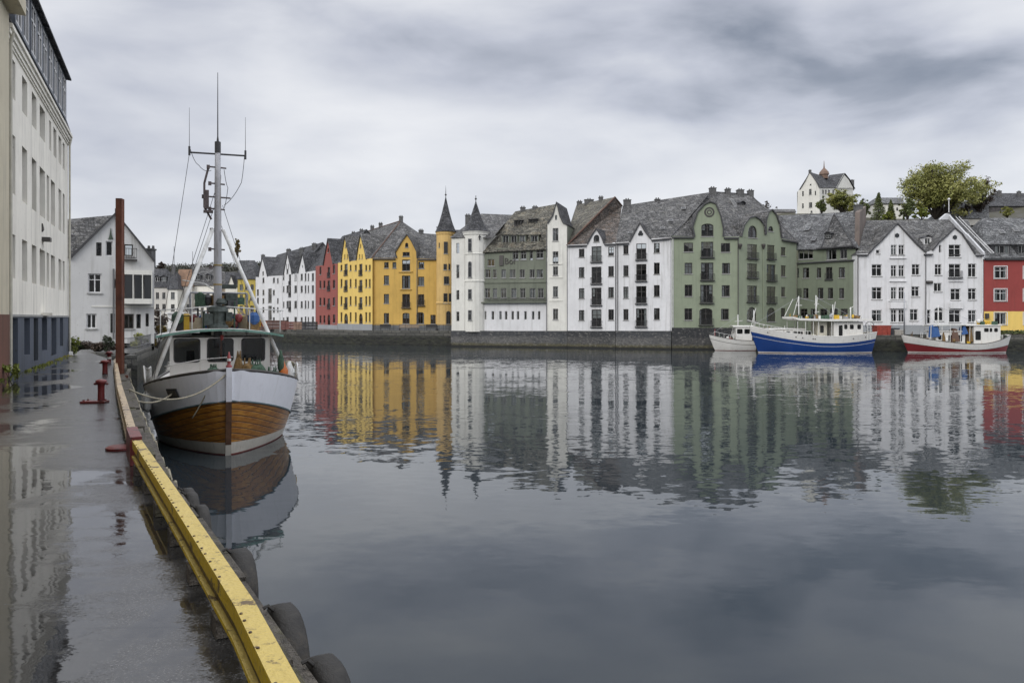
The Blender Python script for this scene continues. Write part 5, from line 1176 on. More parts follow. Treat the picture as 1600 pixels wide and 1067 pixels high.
# ------------------------------------------------------------------ quays on the other side
def quay_block(name, pts, z, label):
    """land behind a stone wall: pts = front line (x,y) then back; returns wall thing and land structure"""
    front, back = pts
    mb = MB(); n = len(front)
    for i in range(n-1):
        a, b = front[i], front[i+1]; d = (b-a).normalized(); nn = Vector((-d.y, d.x, 0))*.6
        mb.prism([Vector((a.x, a.y, -1)), Vector((b.x, b.y, -1)), Vector((b.x, b.y, z+.10)), Vector((a.x, a.y, z+.10))], nn)
    o = mb.build('quay_wall', QSTONE, None, loc=(front[0].x, front[0].y, 0)); tag(o, label, 'quay wall')
PAVE = plain('grey_quay_paving', (.13, .13, .125), .7, 0, .3, 2)
def land(name, pts, z):
    mb = MB(); mb.poly([Vector((p.x, p.y, z)) for p in pts]); mb.poly([Vector((p.x, p.y, z-.3)) for p in pts][::-1]); struct(mb.build(name, PAVE))
def at(px, Y): return Vector(((px-800)/F*Y, Y, 0))
fl = [at(330, 150), at(400, 130), at(440, 121), at(500, 114.5), at(580, 110), at(705, 106)]
quay_block('q', (fl, None), 1.95, 'dark stone quay wall with pale cap in front of the yellow and far left houses')
land('pavement', [fl[i] for i in (0, 1, 2, 3, 4, 5)]+[at(705, 125), at(580, 140), at(400, 200), at(330, 200)], 1.95)
fr_ = [at(1170, 91.5), at(1190, 87.8), at(1380, 87.6), at(1720, 87.2)]
quay_block('q', (fr_, None), 1.75, 'mossy dark stone quay wall behind the blue boat and the red boat')
land('pavement', fr_+[at(1720, 110), at(1170, 112)], 1.75)
# inner harbour: stone bank left of the boat
il = [G(150, 556, 1.6), G(196, 560, 1.6), G(214, 553, 1.6), G(262, 546, 1.6)]
il = [at(105, 44), at(170, 43.5), at(195, 40), at(215, 44), at(245, 56), at(262, 90), at(300, 150), at(345, 160)]
quay_block('q', (il, None), 1.75, 'curved stone quay wall left of the boat in front of the white gabled house')
land('pavement', il+[at(345, 210), at(60, 210), at(20, 60), at(60, 44)], 1.75)
# ------------------------------------------------------------------ far end of the harbour
def far_house(px0, px1, Y, ey, ry, by, wallm, roofm, label, cols, rows, w_=5, h_=10, name='house', dorm=(), grp='houses at the far end of the harbour', gable=None, dep=9, frame=None):
    f = Fac((px0, Y), (px1, Y)); r = root(name, base_of(f, (px0+px1)/2, by), label, 'house', grp)
    ol = [(px0, by), (px1, by), (px1, ey), (px0, ey)]
    cv = None
    if gable:
        pk, pky, gl, gr = gable; cv = [(gr, ey), (pk, pky), (gl, ey)]; ol = [(px0, by), (px1, by), (px1, ey)]+cv+[(px0, ey)]
    facade(r, f, ol, [(c, y, w_, h_) for c in cols for y in rows], wallm, frame=frame or FRAMEG)
    sides(r, f, 0, f.len, f.uz(px0, by)[1]-.5, f.uz(px0, ey)[1], dep, wallm)
    o, rv = front_roof(r, f, (px0-1, ey), (px1+1, ey), (px0+1, ry), (px1-1, ry), dep/2, roofm)
    if cv: gable_roof(r, f, cv, dep*.5, mat=roofm)
    for d in dorm: dormer(r, f, d, (ey+ry)/2+2, 7, 7, rv, frame=FRAMEW, top='gable')
    return f, r
far_house(238, 262, 188, 449, 420, 519, PALE, ROOFD, 'pale house with two dormers immediately right of the white gabled house', (246, 256), (462, 480), dorm=(246, 256))
f, r = far_house(262, 277.5, 186, 452, 425, 519, CREAM2, ROOFD, 'narrow cream house with a dark roof between two pale houses', (270,), (462, 481), 6, 11); chim_px(r, f, 271, 415, 430, 4, 1)
f, r = far_house(278, 300, 189, 447, 421, 519, PALE, plain('brown_orange_roof', (.17, .10, .06), .8, 0, .35, 1.2), 'pale house under a brown orange tinted roof', (284, 294), (460, 480), 5, 9)
f, r = far_house(300.5, 338, 190, 446, 418, 519, CREAM, ROOF, 'cream block with grey slate roof and dormers seen left of the boat mast', (306, 316, 325, 334), (463, 480, 497), 5, 9, dorm=(309, 325))
f, r = far_house(352, 371, 186, 448, 425, 519, CREAM2, ROOFD, 'light cream house seen just right of the boat mast', (357, 364), (462, 478, 495), 4, 9, gable=(361, 430, 355, 368))
f, r = far_house(371.5, 399, 182, 436, 407, 518, stucco('dull_yellow_render', (.50, .39, .09), amt=.3), ROOFD, 'dull yellow block with dark slate roof beside the far white house', (377, 385.5, 394), (449, 465, 482, 500), 5, 9)
far_house(338.5, 352, 192, 450, 424, 519, BUFF, ROOF, 'buff house mostly hidden behind the boat mast', (342, 348), (463, 480, 497), 3.5, 9)
# low white glazed pavilion
f = Fac((262, 150), (312, 150)); r = root('pavilion', base_of(f, 285, 520), 'low white glazed pavilion at the far end of the harbour', 'pavilion')
facade(r, f, [(262, 520), (312, 520), (312, 490), (262, 490)], [(271, 500, 8, 7, 'wn'), (289, 500, 9, 7, 'wn'), (303, 500, 12, 7, 'wn'), (271, 511, 8, 8, 'wn'), (289, 511, 9, 8, 'wn'), (303, 511, 12, 8, 'wn')], FRAMEW, frame=FRAMEW)
sides(r, f, 0, f.len, 1.5, f.uz(280, 490)[1], 6, FRAMEW); mb = MB(); z = f.uz(280, 490)[1]; fbox(mb, f, -.3, f.len+.3, z, z+.25, -.4, 6.3); mb.build('roof', FRAMEW, r)
for px, Y, y0, y1, lb in ((272, 188, 385, 420, 'thin grey flagpole rising above the dark roofs at far left'), (301, 190, 393, 418, 'faint thin mast above the far cream block')):
    a, b = P(px, y1, Y), P(px, y0, Y); mb = MB(); mb.tube([a-Vector((0, 0, 4)), b], [.10, .05], 6); o = mb.build('pole', PIPE, None, loc=tuple(a)); tag(o, lb, 'pole')
# ------------------------------------------------------------------ hills
GRASS, t_ = mk('hillside_ground'); n = t_.noise(t_.map(), .08, 5, .6)[0]; t_.base(t_.ramp(n, [(.35, (.035, .04, .018)), (.5, (.055, .052, .032)), (.65, (.08, .078, .07))])); t_.p.inputs['Roughness'].default_value = .95
def hill(name, prof, Y0, Y1, Y2, zb=1.0, rough=1.0):
    """prof: (px, py) skyline read at depth Y1"""
    mb = MB(); n = len(prof); rows = []
    for t, Y in ((0, Y0), (.35, Y0+(Y1-Y0)*.3), (.75, Y0+(Y1-Y0)*.65), (1, Y1), (.9, (Y1+Y2)/2), (0, Y2)):
        row = []
        for px, py in prof:
            top = P(px, py, Y1); row.append(Vector((top.x*(.55+.45*Y/Y1) if Y < Y1 else top.x, Y, zb+(top.z-zb)*t+(noise.noise(Vector((px*.05, Y*.05, 0)))*rough if 0 < t < 1 else 0))))
        rows.append(row)
    for i in range(len(rows)-1):
        for j in range(n-1): mb.poly([rows[i][j], rows[i][j+1], rows[i+1][j+1], rows[i+1][j]])
    o = mb.build(name, GRASS); struct(o); return o
hill('hill', [(900, 480), (1000, 420), (1100, 360), (1170, 340), (1230, 333), (1300, 338), (1400, 342), (1480, 342), (1560, 330), (1620, 320), (1750, 325), (1900, 400)], 118, 165, 330)
hill('hill', [(100, 470), (200, 432), (260, 424), (300, 421), (350, 419), (400, 417), (430, 425), (500, 440), (600, 470)], 215, 300, 420)
# ------------------------------------------------------------------ white manor house on the hill
def manor():
    Y = 190; g = Fac((1245.5, 186), (1280.5, 182)); h = Fac((1280.5, 182), (1333, 196)); c = base_of(g, 1262, 333); r = root('manor_house', c, 'white manor house with steep gables and a small brown cupola high on the hill', 'house')
    ga = [(1280.5, 293), (1277, 285), (1265.5, 269), (1258, 283), (1251, 294.5), (1249.5, 296)]
    facade(r, g, [(1245.5, 334), (1280.5, 334)]+ga+[(1246.5, 299)], [(1266, 300, 4, 9), (1266.5, 320.5, 5, 8), (1254.5, 322, 2.6, 8), (1254.5, 303, 2.5, 8), (1266.5, 289, 2.6, 3, 'a'), (1268, 331, 3, 3.5, 'a'), (1274, 302, 2, 7)], CREAM2, frame=FRAMEG, name='gable_wall')
    facade(r, h, [(1280.5, 334), (1333, 334), (1333, 294), (1280.5, 294)], [(1286, 300, 3, 6), (1290.5, 300, 3, 6), (1295.5, 300, 3, 6), (1302, 300, 3, 6), (1288, 319, 3.5, 7), (1299, 319, 3.5, 7), (1312, 301, 3, 6), (1321, 301, 3, 6), (1312, 318, 3, 7), (1324, 318, 3, 7)], CREAM2, frame=FRAMEG, name='side_facade')
    gb = [(1333, 294), (1326, 281), (1318, 272), (1313, 281), (1306, 294)]; facade(r, h, gb, [], CREAM2, v=-.3, name='side_gable')
    gable_roof(r, h, [(1334, 295), (1326, 281), (1318, 271), (1312, 281), (1305, 294)], 4, mat=ROOFD, v=-.4)
    gable_roof(r, g, ga, 1.5, mat=ROOFD)
    pk = g.Q(1265.5, 269, 0); E = h.Q(1280.5, 293.5, -.2); E2 = h.Q(1333, 293.5, -.2); d = (E2-E); d.z = 0
    K2 = pk+d*.95; back = pk+(pk-E); B1 = Vector((2*pk.x-E.x, 2*pk.y-E.y+2, E.z)); B2 = B1+d
    mb = MB(); mb.poly([E, E2, K2, pk]); mb.poly([pk, K2, B2, B1]); mb.poly([E2, B2, K2]); mb.build('roof', ROOFD, r)
    mb = MB(); z0 = g.uz(1262, 334)[1]-2; L = [Vector((p.x, p.y, 0)) for p in (g.W(0, 0), B1, B2, h.W(h.len, 0))]
    for a, b in zip(L, L[1:]): mb.poly([a+Vector((0, 0, z0)), b+Vector((0, 0, z0)), b+Vector((0, 0, E.z)), a+Vector((0, 0, E.z))])
    mb.build('side_wall', CREAM2, r)
    m = pk.lerp(K2, .42); mb = MB(); mb.lathe((m.x, m.y, m.z-.6), [(1.0, 0), (1.0, .9), (1.25, 1.0), (1.1, 1.6), (.6, 2.2), (.2, 2.6), (.12, 3.2), (.04, 4.4)], 10); mb.build('cupola', plain('brown_copper_cupola', (.16, .10, .07), .6), r)
    chimney(r, pk.x+.6, pk.y+1.5, pk.z-.6, pk.z+.6, .6, .6); p = K2; chimney(r, p.x-.6, p.y, p.z-1, p.z+.7, .9, .8); p = h.Q(1331, 292, 1); chimney(r, p.x, p.y, p.z-1, p.z+1.6, 1.0, 1.0)
manor()
# other houses on the hill
def hill_house(px0, px1, Y, ey, ry, by, wm, rm, label, cols=(), rows=(), w_=3, h_=5, dep=8): return far_house(px0, px1, Y, ey, ry, by, wm, rm, label, cols, rows, w_, h_, grp='houses up on the hill', dep=dep)
hill_house(1368, 1412, 170, 318, 309, 345, CREAM2, ROOFL, 'pale low house half hidden between the conifer and the big tree', (1390, 1402), (327,))
f, r = hill_house(1483, 1545, 150, 341, 316, 352, PALE, ROOFL, 'grey roofed house in front of the copper tree on the hill', dep=10)
f, r = hill_house(1549, 1625, 165, 322, 302, 348, plain('dark_shingled_wall', (.07, .065, .065), .9, 0, .4, 2), ROOFD, 'dark shingled house with grey roof on the hill at the right edge', (1562, 1585, 1604), (331,), 5, 6); chim_px(r, f, 1561, 297, 305, 3, 1); chim_px(r, f, 1592, 298, 306, 3, .8)
hill_house(1195, 1243, 168, 331, 327, 345, PALE, ROOF, 'low pale roof peeping over the slate roofs left of the manor house')
# ------------------------------------------------------------------ trees
def tree(px, py, Y, rx, rz, base_py, mat, label, n=7000, leaf=.32, limbs=9, seed=3, trunk_px=None, kind='tree', gap=.62, tr=.5, grp=None):
    rg = random.Random(seed); k = Y/F; c = P(px, py, Y); Rx, Rz = rx*k, rz*k; tp = trunk_px or [px]
    r = root(kind, (P(tp[0], base_py, Y)), label, 'tree', grp); tm = MB(); fm = MB(); tips = []
    for q in tp:
        b = P(q, base_py, Y+rg.uniform(-.5, .5)); fork = b.lerp(Vector((c.x, c.y, c.z-Rz*.55)), .35); fork.z = max(fork.z, c.z-Rz*.9)
        tm.tube([b-Vector((0, 0, 1.5)), b.lerp(fork, .5)+Vector((rg.uniform(-.2, .2), 0, 0)), fork], [tr*1.15, tr*.9, tr*.75], 8)
        for i in range(limbs//len(tp)):
            a = 2*math.pi*(i+rg.random()*.6)/(limbs//len(tp)); el = rg.uniform(.12, 1.35)
            d = Vector((math.cos(a)*math.cos(el)*Rx, math.sin(a)*math.cos(el)*Rx*.85, math.sin(el)*Rz*1.25-Rz*.25)); e1 = c+d*.78
            if abs(q-px) > 1: e1.x = e1.x*.7+(c.x+(q-px)/rx*Rx*.8)*.3
            m = fork.lerp(e1, .5)+Vector((rg.uniform(-.1, .1)*Rx, rg.uniform(-.1, .1)*Rx, Rz*.12)); tm.tube([fork, m, e1], [tr*.5, tr*.28, tr*.10], 6)
            for j in range(7):
                t = rg.uniform(.3, 1); s_ = (fork.lerp(m, t*2) if t < .5 else m.lerp(e1, t*2-1)); dd = Vector((rg.gauss(0, 1), rg.gauss(0, 1), rg.gauss(.35, .8))).normalized()
                e2 = s_+Vector((dd.x*Rx, dd.y*Rx, dd.z*Rz))*rg.uniform(.22, .42); q_ = Vector(((e2.x-c.x)/Rx, (e2.y-c.y)/Rx, (e2.z-c.z)/Rz))
                if q_.length > 1: q_ *= rg.uniform(.88, 1.02)/q_.length; e2 = c+Vector((q_.x*Rx, q_.y*Rx, q_.z*Rz))
                tm.tube([s_, s_.lerp(e2, .5)+Vector((0, 0, .05*Rz)), e2], [tr*.12, tr*.07, tr*.03], 5); tips.append((s_, e2))
    for _ in range(n//14):
        s_, e2 = rg.choice(tips); t = rg.uniform(gap*.6, 1.05); p = s_.lerp(e2, t)+Vector((rg.gauss(0, .05)*Rx, rg.gauss(0, .05)*Rx, rg.gauss(0, .05)*Rz)); q = rg.uniform(.05, .12)*Rx
        leaves(fm, p, (q, q, q*.62), 14, leaf, rg)
    fm.build('crown', mat, r); tm.build('trunk', BARK, r, smooth=True); return r
tree(1464, 305, 150, 86, 57, 346, LEAFO, 'big broad crowned olive green tree with two visible trunks on the hill', 30000, .20, 28, 5, [1461, 1480], tr=.42, gap=.4)
tree(1531, 318, 153, 33, 38, 352, LEAFR, 'dark copper leaved tree right beside the big olive tree', 8000, .17, 10, 8, tr=.4)
tree(1316, 315, 168, 34, 23, 345, LEAFO, 'yellow olive bushy tree in front of the manor house', 9000, .19, 10, 11, tr=.3)
tree(1284, 322, 166, 12, 16, 345, LEAFG, 'small green tree at the left foot of the manor house wall', 1800, .25, 6, 12, tr=.2)
tree(1350, 326, 160, 12, 22, 346, LEAFG, 'thin pale green tree next to the brown chimney wall', 2000, .25, 7, 13, tr=.2)
tree(1418, 330, 148, 17, 20, 346, LEAFG, 'dense low green tree just left of the big tree trunks', 3500, .25, 8, 14, tr=.25)
tree(1440, 335, 146, 14, 12, 346, LEAFY, 'bright green bushy tree under the big tree crown', 2000, .22, 6, 15, tr=.2)
tree(1388, 338, 150, 12, 9, 346, LEAFY, 'low yellow green bush between the conifer and the dense tree', 1400, .22, 6, 16, tr=.15)
tree(1197, 324, 185, 13, 13, 345, LEAFR, 'thin bare grey tree above the green building roof', 700, .16, 9, 17, tr=.22)
tree(1214, 330, 185, 9, 8, 345, LEAFR, 'small bare bush right of the thin bare tree', 500, .16, 6, 18, tr=.15)
tree(1508, 327, 150, 10, 14, 350, LEAFR, 'small rusty brown shrub against the grey hill roof', 900, .2, 6, 19, tr=.15)
tree(1574, 332, 150, 12, 10, 348, LEAFO, 'dark green shrub below the dark shingled house', 1300, .22, 6, 20, tr=.15)
def conifer(px, ptop, pbot, Y, w_, label, seed):
    rg = random.Random(seed); b, t = P(px, pbot, Y), P(px, ptop, Y); h = t.z-b.z; r = root('conifer_tree', b, label, 'tree'); mb = MB(); tm = MB(); tm.tube([b, t], [.18, .03], 6); W_ = w_*Y/F
    for i in range(26):
        k = i/26; z = b.z+h*(.08+.9*k); rad = W_*(1-k)**.8
        for j in range(9): a = rg.uniform(0, 6.28); e = Vector((b.x+math.cos(a)*rad, b.y+math.sin(a)*rad, z-.25*rad)); tm.tube([Vector((b.x, b.y, z)), e], [.04, .015], 4); leaves(mb, Vector((b.x, b.y, z)).lerp(e, .65), (rad*.38+.1, rad*.38+.1, .22), 14, .13, rg)
    mb.build('crown', LEAFG, r); tm.build('trunk', BARK, r)
conifer(1373, 300, 346, 155, 13, 'pointed green conifer standing between two pale roofs on the hill', 31)
conifer(1392, 312, 346, 157, 8, 'smaller slender conifer right of the pointed conifer', 32)
# trees along the far left skyline
WOOD = MB(); rg = random.Random(9)
for i in range(150):
    px = rg.uniform(225, 420); sky_ = 424-(px-225)*.035; c = P(px, sky_+rg.uniform(-4, 4), rg.uniform(285, 305)); k = rg.uniform(1.0, 2.4); leaves(WOOD, c, (k*1.3, k, k), 40, .45, rg)
o = WOOD.build('far_wood', leafmat('far_dark_leaves', (.028, .034, .022), (.045, .05, .035), (.08, .065, .045)), None, loc=tuple(P(300, 425, 295))); o['kind'] = 'stuff'; tag(o, 'dark wooded skyline far behind the harbour roofs', 'wood')
tree(371, 389, 176, 7, 19, 412, LEAFB, 'tall narrow tree with rusty yellow leaves behind the boat mast stay', 1600, .22, 7, 21, tr=.18)
tree(253, 417, 200, 9, 9, 430, LEAFR, 'dark round tree above the roofs right of the white gabled house', 900, .3, 6, 22, tr=.2)
# rock bank and shrubs below the white house, plants by the railing
bush(118, 543, 47, (1.0, .5, .3), 900, .07, LEAFD, 'dark green shrub on the bank under the white gabled house, left part', seed=41)
bush(150, 541, 47, (1.3, .5, .35), 700, .09, LEAFR, 'brown straggly shrub on the bank under the white gabled house', seed=42)
bush(171, 538, 46.5, (.4, .4, .55), 700, .06, LEAFD, 'dark green shrub left of the rusty post', seed=43)
bush(222, 531, 50, (.8, .5, .5), 900, .07, LEAFO, 'yellow flowering shrub below the oriel windows', seed=44)
bush(246, 524, 54, (.8, .5, .9), 900, .10, LEAFB, 'orange brown shrub at the quay corner left of the boat', seed=45)
bush(247, 503, 70, (1.0, .6, 1.3), 1200, .12, LEAFR, 'dark round bush between the white gabled house and the pavilion', seed=46)
for px, lb in ((205, 'blue'), (214, 'white'), (235, 'dark')):
    pass
# iron railing on the curved quay
mb = MB(); rl = root('railing', at(195, 41)+Vector((0, 0, 1.75)), 'thin grey railing along the curved quay below the oriel windows', 'railing')
pts = [at(193, 41.5), at(200, 41.8), at(215, 44.6), at(245, 56.6)]
for a, b in zip(pts, pts[1:]):
    n = int((b-a).length/.35)+1
    for z in (2.15, 2.7): mb.tube([a+Vector((0, 0, z)), b+Vector((0, 0, z))], .022, 5)
    for i in range(n): p = a.lerp(b, i/n); mb.tube([p+Vector((0, 0, 1.75)), p+Vector((0, 0, 2.7))], .014, 4)
mb.build('rails', PIPE, rl)
# railing and cafe furniture before the yellow building
rl = root('railing', at(640, 108.3)+Vector((0, 0, 1.95)), 'dark iron railing on the quay wall before the yellow corner building', 'railing'); mb = MB(); mp_ = MB()
a, b = at(586, 110.3), at(703, 106.6); n = 60
for z in (2.35, 2.9): mb.tube([a+Vector((0, 0, z)), b+Vector((0, 0, z))], .03, 5)
for i in range(n+1): p = a.lerp(b, i/n); mp_.tube([p+Vector((0, 0, 1.95)), p+Vector((0, 0, 2.9))], .03 if i % 5 == 0 else .014, 4)
mb.build('rails', IRON, rl); mp_.build('posts', IRON, rl)
WOODL = plain('pale_bench_wood', (.30, .24, .18), .7)
def bench(p, lab, m):
    r = root('bench', p, lab, 'bench', 'benches on the far quay'); mb = MB(); mb.box(p+Vector((0, 0, .45)), (1.6, .42, .05)); mb.build('seat', m, r); mb = MB(); mb.box(p+Vector((0, .2, .72)), (1.6, .05, .36)); mb.build('backrest', m, r)
    for s_ in (-.65, .65): l = MB(); l.box(p+Vector((s_, 0, .21)), (.06, .38, .42)); l.build('leg', IRON, r)
for px, Y, lab, m in ((632, 110.2, 'pale bench left of the middle door of the yellow building', WOODL), (646, 110, 'pale bench right of the middle door of the yellow building', WOODL), (602, 111, 'dark bench at the left end of the railing', IRON), (674, 109.3, 'dark bench by the small door near the ochre turret', IRON)):
    bench(at(px, Y)+Vector((0, 0, 1.95)), lab, m)
for i, (px, Y, s_, c, lb) in enumerate(((428, 124, (4.5, 1.2, 1.5), (.10, .055, .045), 'brown timber crate stack at the left end of the far quay'), (455, 120.5, (3.2, 1.0, 1.3), (.16, .07, .06), 'reddish brown timber stack in front of the white pair of houses'), (469, 119, (1.8, 1.2, 1.2), (.24, .16, .12), 'pale brown timber stack right of the reddish one'), (484, 118, (2.2, 1.1, 1.3), (.05, .05, .055), 'dark tarpaulin covered stack beside the faded red house'))):
    p = at(px, Y)+Vector((0, 0, 1.95)); r = root('crate_stack', p, lb, 'crate stack'); mt = plain('stack_%d' % i, c, .8, 0, .3, 2)
    for k in range(3):
        mb = MB(); 
        for j in range(4): mb.box(p+Vector((-s_[0]/2+s_[0]*(j+.5)/4, (k % 2)*.06, s_[2]*(k+.5)/3)), (s_[0]/4-.05, s_[1], s_[2]/3-.04))
        mb.build('crate', mt, r)
# things on the right hand quay
REDC = plain('red_container_paint', (.28, .05, .035), .6, 0, .3)
def tub(px, Y, s_, mat, lab, name='container'):
    p = at(px, Y)+Vector((0, 0, 1.75)); r = root(name, p, lab, name.replace('_', ' ')); mb = MB(); x, y, z = s_
    mb.prism([p+Vector((-x/2, -y/2, 0)), p+Vector((x/2, -y/2, 0)), p+Vector((x/2*1.1, -y/2*1.1, z)), p+Vector((-x/2*1.1, -y/2*1.1, z))], (0, y, 0)); mb.build('body', mat, r, bevel=.05)
    mb = MB(); mb.box(p+Vector((0, .0, z+.05)), (x*1.16, y*1.16, .1)); mb.build('lid', mat, r, bevel=.03)
    for a in (-.3, .3): mb = MB(); mb.box(p+Vector((a*x, -y/2*1.08-.03, z*.5)), (.08, .06, z*.9)); mb.build('rib', mat, r)
tub(1377, 89, (1.5, 1.2, 1.1), REDC, 'red fish tub on the quay between the blue and the red boat')
tub(1391, 89.6, (1.4, 1.2, .8), plain('dark_tub', (.05, .055, .065), .7), 'dark grey tub right of the red fish tub on the quay')
tub(1402, 89.2, (.9, .9, .6), plain('pale_tub', (.35, .33, .30), .7), 'small pale tub near the bow of the red boat')
bush(1592, 519, 88.6, (4.0, .4, .35), 1400, .10, LEAFG, 'low dark green hedge on the quay before the yellow ground floor', 'hedge', 'hedge', seed=51)
bush(1350, 521, 89, (.8, .4, .3), 300, .10, LEAFR, 'small brown heap of netting on the quay behind the blue boat stern', 'net_pile', 'net', seed=52)
# ------------------------------------------------------------------ boats
def lerp(a, b, t): return a+(b-a)*t
class Hull:
    def __init__(s, L, B, sheer, zk=-.7, rake=.9, srake=.6, bowp=1.15, midp=.28, full=.36, stern=.45, bowk=.62):
        s.L, s.B, s.sheer, s.zk, s.rake, s.srake, s.bowp, s.midp, s.full, s.stern, s.bowk = L, B, sheer, zk, rake, srake, bowp, midp, full, stern, bowk
    def zs(s, t):
        a, b, c = s.sheer     # bow, lowest, stern heights, lowest at .62
        return b+(a-b)*max(0, 1-t/.62)**1.9 if t < .62 else b+(c-b)*((t-.62)/.38)**1.8
    def hb(s, t):
        w = 1.0
        if t < s.full: w = (1-(1-t/s.full)**2.1)**s.bowk
        if t > .6: w *= 1-(1-s.stern)*((t-.6)/.4)**2.2
        return s.B/2*w+.03
    def pt(s, t, z, side):
        """local point on the skin; side +1 / -1"""
        zs = s.zs(t); k = max(0.0, min(1.0, (z-s.zk)/(zs-s.zk)))
        p = lerp(s.bowp, s.midp, min(1, (t/.30))**.6) if t < .7 else lerp(s.midp, s.midp*2.2, (t-.7)/.3)
        y = s.hb(t)*k**p
        q = max(0.0, zs-z)/(s.sheer[0]-s.zk)
        x = t*s.L+s.rake*q**1.3*(1-t)**5*1.2-s.srake*q*t**6
        return Vector((x, side*max(y, .03), z))
    def skin(s, bands, n=44):
        """bands: list of (zfun(t) lower, zfun(t) upper, rows, material index)"""
        mb = MB(); ts = [(i/n)**1.25 for i in range(n+1)]
        for side in (1, -1):
            for zl, zu, rows, mi in bands:
                g = [[s.pt(t, lerp(zl(t), zu(t), j/rows), side) for j in range(rows+1)] for t in ts]
                for i in range(n):
                    for j in range(rows):
                        q = [g[i][j], g[i+1][j], g[i+1][j+1], g[i][j+1]]; mb.poly(q if side == -1 else q[::-1], mi)
        # transom
        zl = bands[0][0](1); a = [s.pt(1, lerp(zl, s.zs(1), j/8), 1) for j in range(9)]; b = [s.pt(1, lerp(zl, s.zs(1), j/8), -1) for j in range(9)]
        for j in range(8): mb.poly([a[j], a[j+1], b[j+1], b[j]], bands[-1][3] if lerp(zl, s.zs(1), j/8) > bands[-1][0](1)-.01 else bands[0][3])
        return mb
    def line(s, zf, side, t0=0, t1=1, n=30, out=0.0):
        r = []
        for i in range(n+1):
            t = lerp(t0, t1, (i/n)**1.2); p = s.pt(t, zf(t), side); p.y += side*out; r.append(p)
        return r
    def deck(s, dz, t0=.02, t1=1, n=24):
        mb = MB()
        for i in range(n):
            a, b = lerp(t0, t1, i/n), lerp(t0, t1, (i+1)/n); za, zb = s.zs(a)-dz, s.zs(b)-dz
            mb.poly([s.pt(a, za, -1), s.pt(b, zb, -1), s.pt(b, zb, 1), s.pt(a, za, 1)])
        return mb
def varnish():
    m, t = mk('varnished_planks'); s = t.new('ShaderNodeSeparateXYZ'); t.l.new(t.tc.outputs['Object'], s.inputs[0])
    # planks follow the sheer: lift the height by the distance from amidships
    a = t.math('SUBTRACT', 4.5, s.outputs[0]); a = t.math('MAXIMUM', a, 0.0); a = t.math('MULTIPLY', t.math('POWER', a, 1.9), .052)
    zz = t.math('MULTIPLY', t.math('SUBTRACT', s.outputs[2], a), 1/.155)
    fr = t.math('FRACT', t.math('ADD', zz, 40.0)); fl = t.math('FLOOR', t.math('ADD', zz, 40.0))
    seam = t.math('MAXIMUM', t.rng(fr, 0, .09, 1, 0), t.rng(fr, .91, 1, 0, 1))
    cv = t.new('ShaderNodeCombineXYZ'); t.l.new(fl, cv.inputs[0]); wn = t.new('ShaderNodeTexWhiteNoise', noise_dimensions='3D'); t.l.new(cv.outputs[0], wn.inputs[0])
    n = t.noise(t.map((1.5, 1.5, 9)), 1.6, 6, .65, .4)[0]; n2 = t.noise(t.map(), .9, 4, .6)[0]
    c = t.ramp(n, [(.3, (.17, .060, .010)), (.5, (.35, .145, .020)), (.7, (.52, .26, .045))])
    c = t.mix(t.rng(wn.outputs[0], 0, 1, 0, .30), c, (.14, .045, .010)); c = t.mix(t.rng(n2, .5, .72, 0, .45), c, (.09, .032, .010))
    c = t.mix(seam, c, (.018, .008, .004)); t.base(c); t.p.inputs['Roughness'].default_value = .32
    t.p.inputs['Coat Weight'].default_value = .35; t.p.inputs['Coat Roughness'].default_value = .15
    t.bump(t.math('ADD', t.math('MULTIPLY', seam, -1.2), t.math('MULTIPLY', n, .25)), .02, .9); return m
VARN = varnish()
def hullpaint(name, col, dirt=(.30, .26, .20), amt=.3, streak=1.0):
    m, t = mk(name); n = t.noise(t.map((1.2, 1.2, 1)), 2.2, 6, .65)[0]; d = t.noise(t.map((6, 6, .5)), 1.2, 4, .6)[0]
    c = t.mix(t.rng(n, .48, .7, 0, amt), col, sc(col, .75)); c = t.mix(t.rng(d, .56, .78, 0, amt*streak), c, dirt)
    f = t.noise(t.map(), 26, 3, .6)[0]; c = t.mix(t.rng(f, .66, .74, 0, .3), c, dirt)
    t.base(c); t.p.inputs['Roughness'].default_value = .38; t.bump(n, .015, .5); return m
BWHITE = hullpaint('grey_white_boat_paint', (.80, .805, .85), (.42, .38, .32), .25); BWH2 = hullpaint('white_boat_paint', (.70, .69, .66), (.35, .22, .12), .4); BSTRIP = hullpaint('dirty_white_waterline_paint', (.52, .49, .43), (.12, .11, .08), .7)
BRED = hullpaint('red_bottom_paint', (.16, .03, .022), (.06, .03, .02), .5); BBLUE = hullpaint('blue_boat_paint', (.010, .046, .20), (.02, .04, .12), .3); BREDH = hullpaint('red_boat_paint', (.20, .022, .026), (.12, .03, .03), .3)
BGREEN = plain('green_roof_edge_paint', (.16, .30, .25), .5, 0, .3, 4); DECKM = plain('worn_deck', (.22, .19, .15), .7, 0, .3); CAPR = plain('dark_cap_rail', (.05, .045, .04), .5)
RAILW = plain('white_rail_paint', (.60, .60, .58), .45, 0, .2, 6); ORNG = plain('orange_buoy', (.45, .12, .02), .5); NETG = plain('green_net', (.05, .09, .06), .95, 0, .5, 12); NETB = plain('brown_net', (.16, .10, .04), .95, 0, .5, 12)
WOODP = plain('varnished_pole', (.40, .34, .24), .5, 0, .25, 3); STEELG = plain('galvanised_steel', (.30, .31, .33), .45, .3, .2, 6); BLUEC = plain('blue_tarpaulin', (.03, .09, .25), .7); REDS = plain('red_lacquer', (.27, .05, .05), .5, 0, .3)
YELF = plain('yellow_float', (.55, .35, .03), .5); PAINTG = plain('cream_cabin_paint', (.60, .57, .48), .5, 0, .15)
def local_root(name, loc, ang, label, cat, group=None): return root(name, loc, label, cat, group, ang, True)
